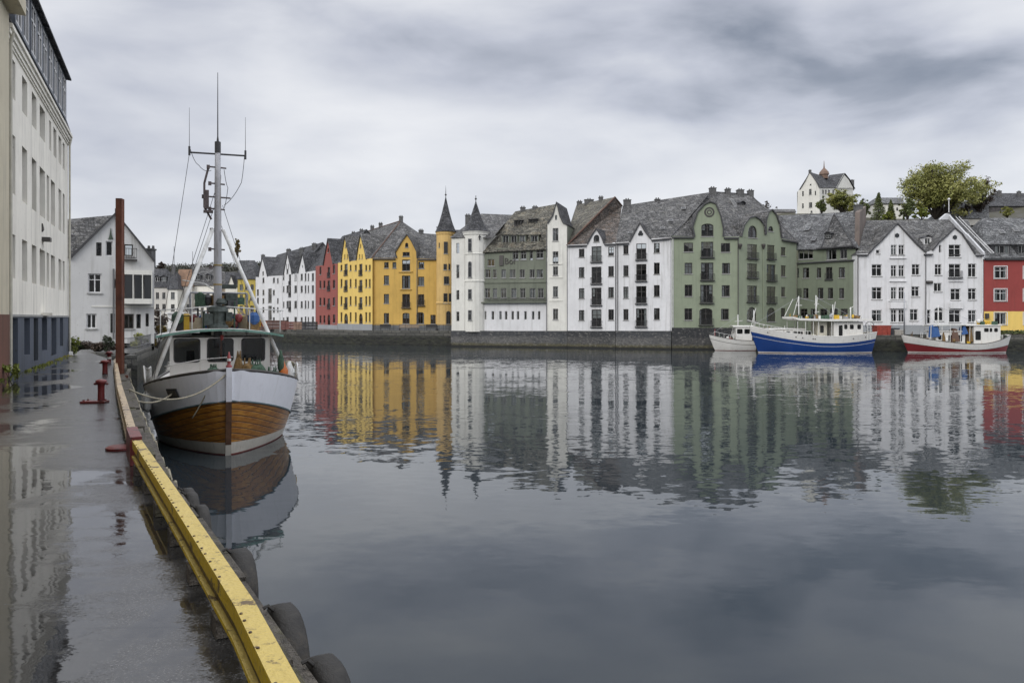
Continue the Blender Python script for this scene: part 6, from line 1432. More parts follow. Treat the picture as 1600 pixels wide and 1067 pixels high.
def cabin(par, x0, x1, y0, y1, z0, z1, wins_f=(), wins_s=(), wins_p=(), mat=None, camber=.10, over=(.35, .3, .2), name='wheelhouse', roofm=None, lean=0.0, rr=.10):
    """box cabin in boat coordinates with rounded window openings; wins_f on the front (x0), given as (y, z, w, h)"""
    class CF(Fac):
        def __init__(s, A, B): s.A = Vector(A); s.B = Vector(B); s.U = (s.B-s.A).normalized(); s.N = Vector((s.U.y, -s.U.x)); s.len = (s.B-s.A).length
    mat = mat or BWH2
    def rrect(u, z, w_, h_):
        pts = []; r = min(rr, w_*.3, h_*.3)
        for cx, cz, a0 in ((u+w_/2-r, z-h_/2+r, -90), (u+w_/2-r, z+h_/2-r, 0), (u-w_/2+r, z+h_/2-r, 90), (u-w_/2+r, z-h_/2+r, 180)):
            for k in range(4): a = R(a0+30*k); pts.append((cx+r*math.cos(a), cz+r*math.sin(a)))
        return pts
    faces = [(CF((x0, y1), (x0, y0)), wins_f, 1), (CF((x0, y0), (x1, y0)), wins_s, 0), (CF((x1, y1), (x0, y1)), wins_p, 0), (CF((x1, y0), (x1, y1)), (), 0)]
    mb = MB(); allw = []
    for f, ws, front in faces:
        hs = [rrect((y1-a) if front else a, z, w_, h_) for a, z, w_, h_ in ws]
        wall_mb(f, rect(0, z0, f.len, z1), hs, 0, .05, mb=mb); allw += [(f, h) for h in hs]
    o = mb.build(name, mat, par)
    ORG[o.name] = Vector()
    for f, h in allw:
        w_ = MB(); ring(w_, f, h, .035, -.012, .03); k = w_.build('window', TRIM, o); g = MB(); g.poly([f.W(a, b, .03) for a, b in h]); g.build('pane', GLASS if name == 'wheelhouse' else DGLASS, k) if False else None
        g = MB(); g.poly([f.W(a, b, .03) for a, b in h]); pn = g.build('window_pane', GLASS, o)
    if over is not None:
        rmb = MB(); a, b, c = over; n = 10; X0, X1, Y0, Y1 = x0-a, x1+b, y0-c, y1+c; t_ = .07
        ys = [lerp(Y0, Y1, i/n) for i in range(n+1)]; zc = lambda y: z1+.01+camber*(1-((y-(Y0+Y1)/2)/((Y1-Y0)/2))**2)
        for i in range(n):
            p, q = ys[i], ys[i+1]; zp, zq = zc(p), zc(q)
            rmb.poly([(X0, p, zp+t_), (X0, q, zq+t_), (X1, q, zq+t_), (X1, p, zp+t_)]); rmb.poly([(X0, q, zq), (X0, p, zp), (X1, p, zp), (X1, q, zq)])
            rmb.poly([(X0, p, zp), (X0, q, zq), (X0, q, zq+t_), (X0, p, zp+t_)], 1); rmb.poly([(X1, q, zq), (X1, p, zp), (X1, p, zp+t_), (X1, q, zq+t_)], 1)
        for y in (Y0, Y1): rmb.poly([(X0, y, zc(y)), (X0, y, zc(y)+t_), (X1, y, zc(y)+t_), (X1, y, zc(y))], 1)
        rmb.build('cabin_roof', [mat, roofm or mat], o)
    return o
def L(par, mb, name, mat, smooth=False, bevel=0): o = mb.build(name, mat, par, smooth, bevel=bevel); return o
def loop(mb, pts, r, n=12, sag=0, seg=6, mi=0):
    out = []
    for i in range(len(pts)-1):
        for k in range(n): t = k/n; p = Vector(pts[i]).lerp(Vector(pts[i+1]), t); p.z -= sag*4*t*(1-t); out.append(p)
    out.append(Vector(pts[-1])); mb.tube(out, r, seg, mi)
def hero():
    O = Vector((-7.70, 20.9, 0)); ang = math.atan2(.921, -.39)
    b = local_root('fishing_boat', O, ang, 'old wooden fishing boat with grey white bow and varnished planks moored at the near quay', 'boat', None)
    H = Hull(13.0, 4.50, (2.38, 1.42, 1.85), zk=-.95, rake=.62, full=.30, bowk=.62, bowp=.85, midp=.21, stern=.5)
    zr = lambda t: H.zs(t)-lerp(.85, 1.02, min(1, t*3)); zw1 = lambda t: .26+.10*max(0, 1-t*3); zw0 = lambda t: .03; zb = lambda t: -.9
    s = H.skin([(zb, zw0, 5, 3), (zw0, zw1, 2, 2), (zw1, zr, 10, 1), (zr, lambda t: H.zs(t), 8, 0)], 60)
    L(b, s, 'hull', [BWHITE, VARN, BSTRIP, BRED], True)
    inn = MB()
    for side in (1, -1):
        g = [(H.pt(t, H.zs(t)-.01, side), H.pt(t, H.zs(t)-.62, side)) for t in [i/30 for i in range(31)]]
        for i in range(30):
            a = [Vector((p.x, p.y-side*.07 if abs(p.y) > .1 else p.y*.3, p.z)) for p in (g[i][0], g[i+1][0], g[i+1][1], g[i][1])]; inn.poly(a)
    L(b, inn, 'inner_bulwark', BWH2); L(b, H.deck(.60), 'deck', DECKM)
    m = MB()
    for side in (1, -1): m.tube([p+Vector((0, -side*.03, .015)) for p in H.line(lambda t: H.zs(t), side)], .045, 6)
    L(b, m, 'cap_rail', CAPR, True)
    m = MB()
    for side in (1, -1): m.tube(H.line(zr, side, out=.012), .030, 6)
    L(b, m, 'rub_rail', plain('blue_green_rub_rail', (.10, .14, .15), .5), True)
    # stem post
    m = MB(); zs_ = [-.9, -.5, -.1, .1, .3, .6, 1.0, 1.4, 1.52, 1.525, 1.9, 2.2, 2.46]; n0 = len(m.v)
    for z in zs_:
        x = H.pt(0, min(z, 2.38), 1).x-.075; m.v += [Vector((x, -.075, z)), Vector((x, .075, z)), Vector((x+.22, .085, z)), Vector((x+.22, -.085, z))]
    for i in range(len(zs_)-1):
        mi = 2 if zs_[i] < .28 else (1 if zs_[i] < 1.5 else 0)
        for k in range(4): m.f.append((4*i+k, 4*i+(k+1) % 4, 4*i+4+(k+1) % 4, 4*i+4+k)); m.m.append(mi)
    m.f.append((len(m.v)-4, len(m.v)-3, len(m.v)-2, len(m.v)-1)); m.m.append(0)
    L(b, m, 'stem_post', [BWHITE, plain('rusty_stem_iron', (.11, .055, .03), .6, 0, .4, 5), BSTRIP])
    # red and white light on the stem head
    m = MB(); m.lathe((.03, 0, 2.46), [(.08, 0), (.08, .04), (.045, .07), (.045, .14), (.055, .16), (.045, .30), (.025, .34), (.015, .42)], 12); L(b, m, 'stem_light', REDS, True)
    m = MB(); m.lathe((.03, 0, 2.46), [(.058, .17), (.054, .24)], 12); L(b, m, 'stem_light_lens', RAILW)
    # fairlead on the viewer's left of the bow (+y)
    t = .088; c = H.pt(t, 1.70, 1); tx = (H.pt(t+.02, 1.70, 1)-H.pt(t-.02, 1.70, 1)).normalized(); up = (H.pt(t, 1.85, 1)-H.pt(t, 1.55, 1)).normalized(); nn = tx.cross(up).normalized()
    if nn.y < 0: nn = -nn
    def plate(mb, w_, h_, o0, o1): mb.prism([c+tx*a*w_+up*e*h_+nn*o0 for a, e in ((-1, -.9), (-.8, 1), (1, .8), (.9, -1))], nn*(o1-o0))
    m = MB(); plate(m, .255, .155, -.03, .025); L(b, m, 'fairlead', TRIM); m = MB(); plate(m, .20, .10, .028, .034); L(b, m, 'fairlead_grille', plain('worn_metal_mesh', (.13, .12, .10), .6, .4, .5, 14))
    # wheelhouse
    zd = .88; cy = .05
    W = cabin(b, 4.0, 7.2, cy-1.50, cy+1.50, zd, 3.18, [(cy+1.0, 2.78, .78, .76), (cy+0.02, 2.78, .80, .76), (cy-.98, 2.78, .74, .76)], [(1.0, 2.78, .7, .66), (2.2, 2.78, .7, .66)], [(1.0, 2.78, .7, .66), (2.2, 2.78, .7, .66)], BWH2, .20, (.42, .4, .38), roofm=BGREEN)
    m = MB(); m.box((4.9, cy, 1.9), (.25, 1.9, 1.0)); m.tube([(4.7, cy+.9, 2.4), (4.7, cy+.9, 2.75)], .12, 8); m.tube([(4.6, cy-.1, 2.35), (4.55, cy-.1, 3.0)], .035, 6); m.box((4.75, cy-.9, 2.45), (.3, .5, .3)); k = L(b, m, 'console', plain('dark_cabin_fittings', (.05, .05, .05), .6)); 
    m = MB(); m.box((4.45, cy-.02, 2.8), (.03, .07, .72)); L(b, m, 'wiper_post', plain('rusty_wood_post', (.28, .09, .04), .6))
    m = MB(); m.tube([(3.92, cy-.02, 3.12), (3.86, cy-.02, 3.25)], .05, 8); L(b, m, 'roof_light', REDS)
    # grab rail across the wheelhouse front
    m = MB(); loop(m, [(3.90, 1.7, 2.30), (3.90, .6, 2.50), (3.9, -.3, 2.56)], .018, 6, .0); L(b, m, 'grab_rail', RAILW, True)
    # mast: tapered wooden pole behind the front of the wheelhouse
    mx, my = 5.4, .10; m = MB(); m.tube([(mx, my, 2.8), (mx, my, 4.6), (mx, my, 6.6), (mx, my, 8.4), (mx, my, 9.6)], [.135, .13, .12, .10, .085], 12); M_ = L(b, m, 'mast', hullpaint('chipped_white_mast_paint', (.42, .42, .44), (.16, .13, .09), .8), True)
    ORG[M_.name] = Vector()
    m = MB(); m.tube([(mx, my, 9.35), (mx, my, 9.72)], .098, 10); L(M_, m, 'mast_cap', TRIM)
    rd = Vector((.02, 1, 0)); m = MB(); m.tube([Vector((mx, my, 9.32))-rd*.88, Vector((mx, my, 9.30))+rd*.88], .030, 8); 
    for s_ in (-.88, .88): m.tube([Vector((mx, my, 9.2))+rd*s_, Vector((mx, my, 9.5))+rd*s_], .034, 8)
    L(M_, m, 'crosstree', TRIM)
    for s_, h in ((-.88, 1.15), (.88, 1.3)): m = MB(); m.tube([Vector((mx, my, 9.48))+rd*s_, Vector((mx, my, 9.48+h))+rd*s_], [.010, .005], 5); L(M_, m, 'whip_antenna', IRON)
    m = MB(); m.tube([(mx, my, 9.7), (mx, my, 9.9), (mx, my-.0, 12.05)], [.045, .020, .009], 6); L(M_, m, 'tall_antenna', IRON)
    # fittings up the mast
    m = MB()
    for z, w_ in ((8.85, .30), (8.3, .25), (7.85, .45), (7.45, .25), (6.75, .2), (6.1, .25), (5.5, .22)): m.tube([(mx, my-w_*.9, z), (mx, my+w_, z+.02)], .028, 6); m.box((mx-.05, my+w_, z), (.10, .10, .12)); 
    m.tube([(mx-.05, my+.30, 8.8), (mx-.05, my+.42, 8.3), (mx-.05, my+.42, 7.5), (mx-.05, my+.2, 7.1)], .035, 6); m.box((mx-.1, my+.36, 7.75), (.14, .16, .62)); m.box((mx-.1, my+.30, 7.35), (.2, .3, .08)); L(M_, m, 'mast_fittings', plain('dull_fittings', (.10, .08, .08), .5, .2, .4, 9))
    for z_ in (5.55, 4.9): m = MB(); m.lathe((mx, my, z_), [(.142, 0), (.142, .05)], 12); L(M_, m, 'mast_band', plain('ochre_band', (.30, .22, .08), .6))
    # dark gear at the foot of the mast on the cabin roof
    m = MB(); m.lathe((mx-.2, my, 3.42), [(.32, 0), (.34, .1), (.24, .2), (.26, .55), (.34, .6), (.30, .75), (.2, .8)], 14); m.box((mx-.25, my+.3, 3.75), (.3, .28, .4)); m.box((mx-.3, my-.34, 3.85), (.26, .2, .3)); m.lathe((mx-.3, my-.1, 4.25), [(.14, 0), (.2, .06), (.12, .2)], 10)
    m.box((mx-.3, my-.35, 4.85), (.18, .45, .14)); m.box((mx-.25, my-.42, 4.5), (.2, .35, .22)); L(b, m, 'roof_gear', plain('green_grey_machinery', (.055, .068, .062), .5, .2, .5, 10), bevel=.01)
    # A-frame legs
    for name_, foot, top, r_ in (('left', Vector((3.0, 2.10, 1.60)), Vector((mx-.12, my+.17, 6.75)), .062), ('right', Vector((3.5, -2.08, 1.60)), Vector((mx-.12, my-.17, 6.75)), .062)):
        m = MB(); m.tube([foot, top], r_, 10); m.tube([foot-Vector((0, 0, .12)), foot+Vector((0, 0, .05))], .10, 8); L(b, m, 'mast_leg', RAILW, True)
    # rigging
    m = MB(); tp = Vector((mx, my, 9.3)); wires = [(Vector((mx, my+.86, 9.4)), Vector((3.0, 2.0, 1.7))), (Vector((mx, my, 8.8)), Vector((.1, 0, 2.6))) if False else (Vector((mx, my+.1, 8.0)), Vector((4.0, 2.1, 1.6))), (Vector((mx, my-.15, 7.6)), Vector((6.4, -2.05, 1.55))), (Vector((mx, my-.1, 8.6)), Vector((12.4, 0, 2.0))), (Vector((mx, my+.12, 7.5)), Vector((7.6, 2.1, 1.5))), (Vector((mx, my-.12, 6.9)), Vector((7.9, -2.1, 1.5)))]
    for a, e in wires: loop(m, [a, e], .008, 8, .08, 4)
    for a, c_, e in ((Vector((mx, my+.85, 9.4)), Vector((mx, my+.6, 8.9)), Vector((mx, my+.2, 8.75))), (Vector((mx, my-.85, 9.3)), Vector((mx, my-.75, 8.4)), Vector((mx, my-.2, 7.6))), (Vector((mx, my-.2, 8.8)), Vector((mx, my-.32, 8.2)), Vector((mx, my-.2, 7.5)))): loop(m, [a, c_, e], .009, 6, .1, 4)
    L(b, m, 'rigging', IRON)
    # light boom frame over the cabin roof
    m = MB(); loop(m, [(5.2, 2.0, 4.05), (5.1, 1.0, 4.12), (5.1, .2, 4.20)], .022, 5); loop(m, [(5.1, .0, 4.20), (5.1, -1.0, 4.12), (5.2, -2.0, 4.06)], .022, 5); loop(m, [(6.5, 1.2, 5.1), (6.5, .5, 5.0), (6.2, .1, 4.7)], .02, 5)
    for y in (1.85, -1.9, .9, -.9): m.tube([(5.2, y, 3.3), (5.2, y, 4.08)], .018, 6)
    L(b, m, 'roof_rail', RAILW, True)
    for i, (y, x, z, mt, s_) in enumerate(((.95, 6.6, 3.72, ORNG, .13), (.75, 6.9, 3.6, YELF, .12), (-.62, 6.5, 3.80, REDS, .16), (-1.5, 6.8, 3.6, ORNG, .11), (1.35, 6.9, 3.55, NETG, .2), (-1.05, 7.0, 3.6, NETG, .2))):
        m = MB(); m.lathe((x, y, z-s_), [(s_*.2, 0), (s_*.75, s_*.35), (s_, s_), (s_*.75, s_*1.65), (s_*.2, s_*2)], 14); L(b, m, 'float', mt, True)
    # gallows and crates behind on the roof
    m = MB()
    for y in (.95, -.95): m.tube([(7.3, y, 3.2), (7.3, y, 4.7)], .04, 6)
    m.tube([(7.3, -.95, 4.7), (7.3, .95, 4.7)], .04, 6); m.tube([(7.3, -.95, 3.9), (7.3, .95, 4.1)], .03, 6); L(b, m, 'gallows', STEELG)
    m = MB(); leaves_r = random.Random(4)
    for i in range(26): a = Vector((7.0+leaves_r.uniform(-.4, .4), leaves_r.uniform(-1.3, 1.3), leaves_r.uniform(3.5, 4.6))); e = a+Vector((leaves_r.uniform(-.3, .3), leaves_r.uniform(-.5, .5), leaves_r.uniform(-.5, .5))); m.tube([a, e], .018, 4)
    L(b, m, 'loose_poles', plain('mixed_poles', (.25, .20, .16), .6, 0, .7, 2))
    clutter(b, 6.0, 7.1, 1.35, 3.42, 4.4, 5, [NETG, WOODP, BLUEC, YELF, NETB, RAILW, REDP, IRON], 21, 'roof_gear')
    clutter(b, 5.6, 6.4, .75, 4.2, 5.3, 3, [NETG, IRON, NETB], 22, 'mast_gear')
    # guard rails at both sides
    for side in (1, -1):
        st = MB(); rl_ = MB(); lo, hi = [], []
        for i in range(10):
            t = .24+.045*i; p = H.pt(t, H.zs(t), side); p.y -= side*.03; q = p+Vector((0, side*.02, .62 if i else .35)); st = MB(); st.tube([p, q], .022, 6); L(b, st, 'stanchion', RAILW, True); hi.append(q); lo.append(p.lerp(q, .5))
        rl_.tube(hi, .024, 6); rl_.tube(lo, .016, 6); L(b, rl_, 'guard_rail', RAILW, True)
    # gear on the fore deck, right side as seen
    for (x, y, z, r_, h, mt, nm) in ((3.0, -.42, 1.75, .15, 1.15, NETB, 'net_bundle'), (3.1, -.95, 1.70, .30, .95, NETG, 'net_bundle'), (3.3, -1.45, 1.62, .27, .80, NETG, 'net_bundle'), (2.0, .34, 2.05, .18, .60, NETG, 'net_bundle'), (3.0, -.68, 1.7, .2, 1.0, NETB, 'net_bundle')):
        m = MB(); g = random.Random(int(x*100+y*10))
        m.lathe((x, y, z-.3), [(r_*.8, 0), (r_*1.05, h*.25), (r_*1.0, h*.5), (r_*.95, h*.78), (r_*.8, h*.92), (r_*.4, h)], 14)
        for v_ in m.v: k = noise.noise(v_*6)*.10; v_.x += k; v_.y += noise.noise(v_*7+Vector((3, 1, 2)))*.10
        for i in range(6): a = g.uniform(0, 6.28); loop(m, [(x+r_*math.cos(a), y+r_*math.sin(a), z-.1), (x+r_*.4*math.cos(a+1), y+r_*.4*math.sin(a+1), z-.3+h*1.15), (x+r_*1.1*math.cos(a+2), y+r_*1.1*math.sin(a+2), z-.1)], .018, 5, 0, 5)
        L(b, m, nm, mt, True)
    for (x, y, z, mt, r_) in ((3.4, -1.80, 2.0, ORNG, .15), (3.7, -2.0, 1.95, RAILW, .15), (4.2, -2.1, 1.95, RAILW, .15), (3.35, -1.72, 2.35, NETG, .10)):
        m = MB(); m.lathe((x, y, z-.28), [(r_*.5, 0), (r_, .12), (r_, .42), (r_*.5, .56), (.03, .7)], 14); L(b, m, 'fender', mt, True)
    m = MB()
    for k in range(5):
        pts = [Vector((4.2+.14*k, -2.15+.01*k, 1.9))+Vector((.05*math.sin(a), .16*math.cos(a), .30*math.sin(a)+.15)) for a in [i*2*math.pi/14 for i in range(15)]]; m.tube(pts, .022, 5)
    L(b, m, 'rope_coil', ROPEM, True)
    m = MB(); m.lathe((4.9, -2.28, 1.6), [(.10, 0), (.14, .2), (.1, .45), (.03, .5)], 10); L(b, m, 'fender', YELF, True)
    m = MB(); m.box((3.85, 1.62, 1.35), (.06, .28, .85)); L(b, m, 'wooden_board', plain('red_brown_board', (.22, .09, .045), .6))
    for x, y, z in ((2.7, 2.12, 1.35), (3.5, 2.22, 1.3)): m = MB(); m.lathe((x, y, z-.3), [(.05, 0), (.11, .1), (.11, .45), (.04, .55)], 12); L(b, m, 'fender', RAILW, True)
    m = MB(); m.tube([(2.6, 1.7, 1.9), (2.6, 1.7, 1.55)], .14, 10); L(b, m, 'small_float', YELF, True)
    # mooring lines, things of their own
    Mx = Matrix.Translation(O) @ Matrix.Rotation(ang, 4, 'Z')
    stem = Mx @ Vector((.02, .1, 2.25)); fl = Mx @ (c+nn*.05); qp = G(170.5, 569, ZD)+Vector((.1, 0, .30)); q1, d1 = along(17.6); q1 = q1+Vector((.25, 0, -.28)); q2, _ = along(15.6); q2 = q2+Vector((.3, 0, -.35))
    for i, (a, e, sg, lb) in enumerate(((stem, q1, .42, 'thin pale mooring rope slung from the stem of the wooden boat to the quay wall'), (fl, q1+Vector((.1, -.4, -.1)), .20, 'pale yellow mooring rope leaving the fairlead in the bow of the wooden boat'))):
        m = MB(); loop(m, [a, e], .022, 20, sg, 6); m2 = [v+Vector((.03, 0, .03)) for v in m.v]; o = m.build('mooring_rope', ROPEM, None, True, loc=tuple(e)); tag(o, lb, 'rope', 'mooring ropes of the wooden boat')
    m = MB(); kn = a = Mx @ Vector((.30, .50, 1.9)); loop(m, [stem, kn, kn+Vector((-.5, .1, -.85))], .018, 8, .03, 5); 
    o = m.build('hanging_rope', ROPEM, None, True, loc=tuple(kn)); tag(o, 'short loose rope end hanging down the white bow under the stem head', 'rope', 'mooring ropes of the wooden boat')
def side_boat(name, bow_px, stern_px, Yc, label, B, sheer, bands, mats, L_=None, ang=0.0, **kw):
    x0 = (bow_px-800)/F*Yc; x1 = (stern_px-800)/F*Yc; H = Hull(x1-x0, B, sheer, **kw); b = local_root('fishing_boat', Vector((x0, Yc, 0)), ang, label, 'boat', 'boats moored across the harbour')
    L(b, H.skin(bands(H), 50), 'hull', mats, True); L(b, H.deck(.45), 'deck', DECKM)
    inn = MB()
    for side in (1, -1):
        for i in range(24):
            t0, t1 = i/24, (i+1)/24; g = [H.pt(t0, H.zs(t0)-.01, side), H.pt(t1, H.zs(t1)-.01, side), H.pt(t1, H.zs(t1)-.5, side), H.pt(t0, H.zs(t0)-.5, side)]; inn.poly([Vector((p.x, p.y-side*min(.06, abs(p.y)*.5), p.z)) for p in g])
    L(b, inn, 'inner_bulwark', PAINTG)
    m = MB()
    for side in (1, -1): m.tube([p+Vector((0, -side*.02, .02)) for p in H.line(lambda t: H.zs(t), side)], .04, 6)
    L(b, m, 'cap_rail', CAPR if name != 'blue' else BWH2, True)
    X = lambda px: (px-bow_px)/F*Yc; Zf = lambda py, dy=0: CZ-(py-HZ)/F*(Yc+dy)
    return b, H, X, Zf
def clutter(b, X0, X1, y, z0, z1, n, mats, seed, name='deck_gear'):
    g = random.Random(seed)
    for k, mt in enumerate(mats):
        for i in range(n):
            m = MB(); x = g.uniform(X0, X1); yy = g.uniform(-y, y); q = g.random()
            if q < .4: m.box((x, yy, z0+.2), (g.uniform(.2, .5), g.uniform(.2, .5), g.uniform(.2, .55)), Matrix.Rotation(g.uniform(0, 3), 3, 'Z'))
            elif q < .7: m.tube([(x, yy, z0), (x+g.uniform(-.2, .2), yy, g.uniform(z0+.5, z1))], g.uniform(.02, .045), 5)
            else: r_ = g.uniform(.10, .2); m.lathe((x, yy, z0+g.uniform(0, .3)), [(r_*.4, 0), (r_, r_*.6), (r_, r_*1.6), (r_*.4, r_*2.2)], 8)
            L(b, m, name, mt)
def rig(b, mx, my, zf, zt, spars, wires, mat=None):
    m = MB(); m.tube([(mx, my, zf), (mx, my, zt)], [.09, .05], 8); k = L(b, m, 'mast', mat or RAILW, True); ORG[k.name] = Vector(); m = MB()
    for a, e in spars: m.tube([a, e], .035, 6)
    if spars: L(k, m, 'spar', mat or RAILW)
    m = MB()
    for a, e in wires: m.tube([a, e], .014, 4)
    if wires: L(k, m, 'stay', STEELG)
    return k
hero()
# small white boat (partly behind the blue one)
def small_white():
    f0 = lambda H: [(lambda t: -.5, lambda t: .05, 3, 2), (lambda t: .05, lambda t: H.zs(t)-.50, 4, 0), (lambda t: H.zs(t)-.50, lambda t: H.zs(t)-.45, 1, 1), (lambda t: H.zs(t)-.45, lambda t: H.zs(t), 4, 0)]
    b, H, X, Z = side_boat('white', 1108, 1206, 90.3, 'small white motor boat with framed glass cabin, half hidden by the blue boat bow', 2.3, (1.85, 1.15, 1.3), f0, [BWH2, CAPR, BRED], zk=-.5, rake=.8, full=.4)
    z0 = .85; cabin(b, X(1147), X(1172), -.75, .75, z0, 2.75, [(0, 2.3, 1.1, .5)], [(.45, 2.25, .65, .55), (1.3, 2.25, .65, .55)], [(.45, 2.25, .65, .55)], BWH2, .12, (.35, .3, .12), name='cabin')
    m = MB()
    for i in range(7): t = .06+.07*i; p = H.pt(t, H.zs(t), -1); m.tube([p, p+Vector((0, 0, .5))], .02, 5)
    m.tube([H.pt(.06+.07*i, H.zs(.06+.07*i)+.0, -1)+Vector((0, 0, .5)) for i in range(7)], .02, 5); L(b, m, 'guard_rail', RAILW)
    m = MB()
    for i in range(3): m.tube([(X(1142), -.7+.7*i, z0), (X(1147), -.5+.5*i, 2.6)], .03, 5)
    L(b, m, 'windscreen_frame', RAILW)
    rig(b, X(1153), 0, 2.8, 4.2, [((X(1148), 0, 3.4), (X(1160), 0, 3.5))], [((X(1153), 0, 4.1), (X(1112), 0, 1.9))]); m = MB(); m.tube([(X(1117), 0, 1.7), (X(1117), 0, 2.5)], .04, 6); L(b, m, 'bow_post', REDS)
    clutter(b, X(1125), X(1145), .5, 1.0, 1.9, 4, [REDS, NETG, RAILW], 3)
small_white()
def blue():
    zl = lambda H: (lambda t: H.zs(t)-lerp(.62, .72, min(1, t*2)))
    def bands(H):
        z1 = zl(H); st = lambda t: z1(t)-.34-.12*max(0, 1-3*t)
        return [(lambda t: -.6, lambda t: .03, 3, 2), (lambda t: .03, lambda t: .13, 1, 0), (lambda t: .13, lambda t: st(t)-.04, 5, 1), (lambda t: st(t)-.04, st, 1, 0), (st, z1, 3, 1), (z1, lambda t: H.zs(t), 4, 0)]
    b, H, X, Z = side_boat('blue', 1171, 1364, 84.4, 'large blue hulled fishing boat with white bulwark and long white canopy roof', 4.2, (2.92, 1.82, 2.28), bands, [BWH2, BBLUE, BRED], zk=-.7, rake=1.1, full=.42, midp=.2)
    zd = 1.45
    cabin(b, X(1295), X(1340), -1.3, 1.3, zd, 3.42, [], [(.75, 2.45, .42, 1.15), (1.3, 2.85, .35, .5), (1.95, 2.85, .42, .5), (2.75, 2.85, .4, .5)], [(1, 2.7, .5, .5)], BWH2, .05, None)
    cabin(b, X(1200), X(1252), -1.0, 1.0, zd, 2.55, [(0, 2.15, 1.4, .35)], [(.5, 2.15, .7, .45), (1.6, 2.1, 1.0, .5), (2.9, 2.1, 1.1, .5)], [], BWH2, .08, (.2, .1, .1), name='cabin')
    cabin(b, X(1272), X(1287), -.9, .9, zd, 3.4, [], [(.5, 2.6, .4, .8)], [], PAINTG, .05, None, name='engine_casing')
    m = MB(); zt = 3.46; n = 8
    pts = [(X(1231), zt+.28), (X(1240), zt+.1), (X(1290), zt), (X(1352), zt+.06)]
    for (xa, za), (xb, zb_) in zip(pts, pts[1:]): m.prism([Vector((xa, -1.75, za)), Vector((xb, -1.75, zb_)), Vector((xb, -1.75, zb_+.22)), Vector((xa, -1.75, za+.22))], (0, 3.5, 0))
    L(b, m, 'canopy', BWH2)
    m = MB()
    for px in (1238, 1250, 1262, 1270, 1290, 1345, 1350):
        for y in (-1.6, 1.6): m.tube([(X(px), y, zd), (X(px), y, zt)], .035, 5)
    L(b, m, 'canopy_post', RAILW)
    rig(b, X(1248), 0, 3.7, 6.2, [((X(1239), 0, 3.9), (X(1248), 0, 6.2)), ((X(1226), 0, 4.0), (X(1239), 0, 5.9)), ((X(1243), 0, 5.2), (X(1253), 0, 5.2))], [((X(1248), 0, 6.1), (X(1176), 0, 3.0)), ((X(1248), 0, 6), (X(1275), 0, 5.6))])
    rig(b, X(1275), 0, 3.7, 6.3, [((X(1272), 0, 5.3), (X(1279), 0, 5.35)), ((X(1276), 0, 5.0), (X(1277.5), 0, 6.1)), ((X(1273), 0, 4.4), (X(1280), 0, 4.5))], [((X(1275), 0, 6.1), (X(1335), 0, 3.8)), ((X(1275), 0, 5.6), (X(1302), 0, 4.1))])
    rig(b, X(1303), .3, 3.7, 5.3, [((X(1303), .3, 3.8), (X(1307), .3, 5.6))], []); rig(b, X(1329), 0, 3.7, 5.0, [((X(1327), 0, 4.8), (X(1334), 0, 5.1))], [((X(1329), 0, 4.9), (X(1362), 0, 2.6))])
    rig(b, X(1178), 0, 2.9, 4.7, [((X(1174), 0, 3.0), (X(1181), 0, 4.9)), ((X(1168), 0, 3.6), (X(1195), 0, 3.0))], [])
    clutter(b, X(1236), X(1345), 1.2, 3.68, 4.3, 9, [RAILW, NETB, NETG, STEELG, IRON, YELF], 5, 'roof_gear'); clutter(b, X(1184), X(1232), .8, 2.1, 3.1, 6, [NETB, RAILW, IRON, NETG], 6); clutter(b, X(1253), X(1292), 1.3, zd, 2.9, 7, [NETG, RAILW, IRON, PAINTG], 7); clutter(b, X(1343), X(1358), .9, 1.8, 2.7, 3, [NETG, IRON], 8)
    m = MB()
    for px, py in ((1193, 521), (1233, 522), (1243, 527), (1259, 526), (1262, 529), (1322, 527), (1343, 524)):
        t = (px-1171)/193; p = H.pt(t, H.zs(t)-.32, -1); m.lathe(p+Vector((0, -.0, -.05)), [(.06, 0), (.06, .1)], 8)
    L(b, m, 'scupper', IRON)
    m = MB(); c = Vector((X(1351), -1.2, 3.0)); m.tube([c+Vector((.45*math.cos(a), 0, .42*math.sin(a))) for a in [i*2*math.pi/16 for i in range(17)]], .03, 5); m.tube([c+Vector((-.4, 0, 0)), c+Vector((.4, 0, 0))], .02, 5); L(b, m, 'net_wheel', IRON)
    m = MB(); 
    for i in range(16): t = .03+.016*i*1.7; p = H.pt(t, H.zs(t), -1); m.tube([p, p+Vector((0, 0, .45))], .02, 4)
    m.tube([H.pt(.03+.0272*i, H.zs(.03+.0272*i), -1)+Vector((0, 0, .45)) for i in range(16)], .022, 5); L(b, m, 'guard_rail', RAILW)
blue()
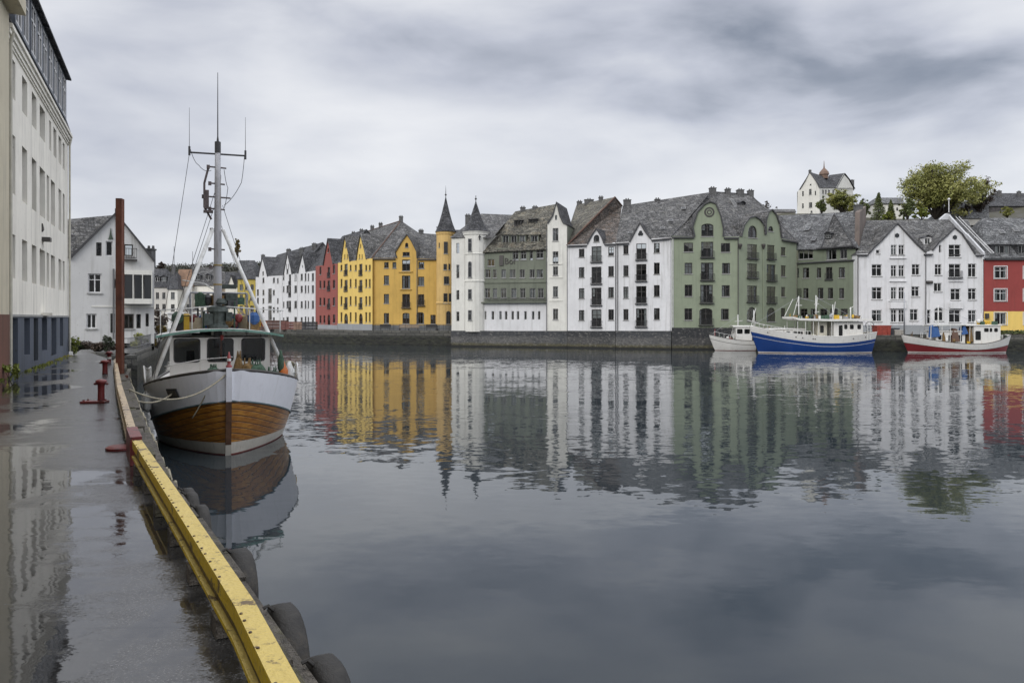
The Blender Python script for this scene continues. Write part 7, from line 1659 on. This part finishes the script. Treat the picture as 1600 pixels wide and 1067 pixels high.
def redboat():
    def bands(H):
        zm = lambda t: .32+.75*max(0, 1-t/.62)**1.6+.50*max(0, (t-.62)/.38)**1.4
        return [(lambda t: -.6, lambda t: .03, 3, 3), (lambda t: .03, lambda t: .13, 1, 0), (lambda t: .13, zm, 4, 1), (zm, lambda t: zm(t)+.05, 1, 2), (lambda t: zm(t)+.05, lambda t: H.zs(t), 6, 0)]
    b, H, X, Z = side_boat('red', 1408.5, 1575.5, 84.8, 'white fishing boat with red lower hull and white wheelhouse aft, at the right', 3.8, (1.98, .98, 2.0), bands, [BWH2, BREDH, CAPR, BRED], zk=-.7, rake=.9, full=.40, midp=.22, stern=.25)
    zd = .75
    cabin(b, X(1512), X(1553), -1.15, 1.15, zd, 2.95, [(0, 2.4, 1.4, .5)], [(.5, 1.75, .85, 1.3) if False else (.45, 1.9, .6, 1.0), (1.35, 2.5, .5, .42), (1.85, 2.5, .28, .42), (2.4, 2.5, .4, .42)], [], BWH2, .06, (.9, .1, .12), name='wheelhouse')
    cabin(b, X(1455), X(1500), -.95, .95, zd, 2.3, [], [(.5, 1.7, .5, .5), (1.6, 1.6, .5, .7), (2.6, 1.6, .5, .7)], [], BWH2, .08, (.2, .1, .1), name='cabin')
    for i, (x0, x1, z0, z1, mt) in enumerate(((1447, 1460, 1.7, 3.0, BLUEC), (1463, 1470, .9, 2.2, NETB), (1478, 1490, 1.2, 2.6, plain('brown_cover', (.12, .07, .05), .8)), (1504, 1511, 1.2, 3.0, NETB), (1494, 1503, 2.0, 2.9, BLUEC))):
        m = MB(); xa, xb = X(x0), X(x1); m.prism([Vector((xa, -1.15, z0)), Vector((xb, -1.2, z0+.1)), Vector((xb-.2, -1.0, z1)), Vector(((xa+xb)/2, -.95, z1+.08)), Vector((xa+.15, -1.05, z1-.15))], (0, .7, 0)); L(b, m, 'canvas_cover', mt)
    m = MB()
    for px in (1445, 1462, 1475, 1491, 1505): m.tube([(X(px), -1.15, zd), (X(px)+.1, -1.1, 3.0)], .035, 5)
    m.tube([(X(1450), -1.1, 2.95), (X(1512), -1.1, 3.05)], .05, 6); m.tube([(X(1450), 1.1, 2.95), (X(1512), 1.1, 3.05)], .05, 6); m.prism([Vector((X(1452), -1.15, 3.0)), Vector((X(1512), -1.15, 3.08)), Vector((X(1512), -1.15, 3.16)), Vector((X(1452), -1.15, 3.06))], (0, 2.3, 0)); L(b, m, 'awning_frame', RAILW)
    rig(b, X(1466), 0, 2.4, 5.2, [((X(1461), 0, 4.6), (X(1471), 0, 4.6)), ((X(1466), 0, 3.2), (X(1450), 0, 4.0))], [((X(1466), 0, 5.1), (X(1412), 0, 2.1)), ((X(1466), 0, 5.1), (X(1530), 0, 3.1))])
    rig(b, X(1533), 0, 3.0, 4.3, [((X(1530), 0, 3.7), (X(1537), 0, 3.7))], []); rig(b, X(1413), 0, 2.0, 6.6, [], [], STEELG)
    clutter(b, X(1418), X(1446), .8, 1.3, 2.4, 6, [RAILW, NETG, NETB, IRON], 11); clutter(b, X(1447), X(1508), 1.1, .9, 2.5, 7, [BLUEC, RAILW, IRON, NETB, YELF], 12); clutter(b, X(1515), X(1550), .8, 3.05, 3.5, 4, [RAILW, YELF, NETG], 13, 'roof_gear'); clutter(b, X(1555), X(1572), .5, 1.5, 2.2, 5, [RAILW, IRON, NETG], 14)
redboat()
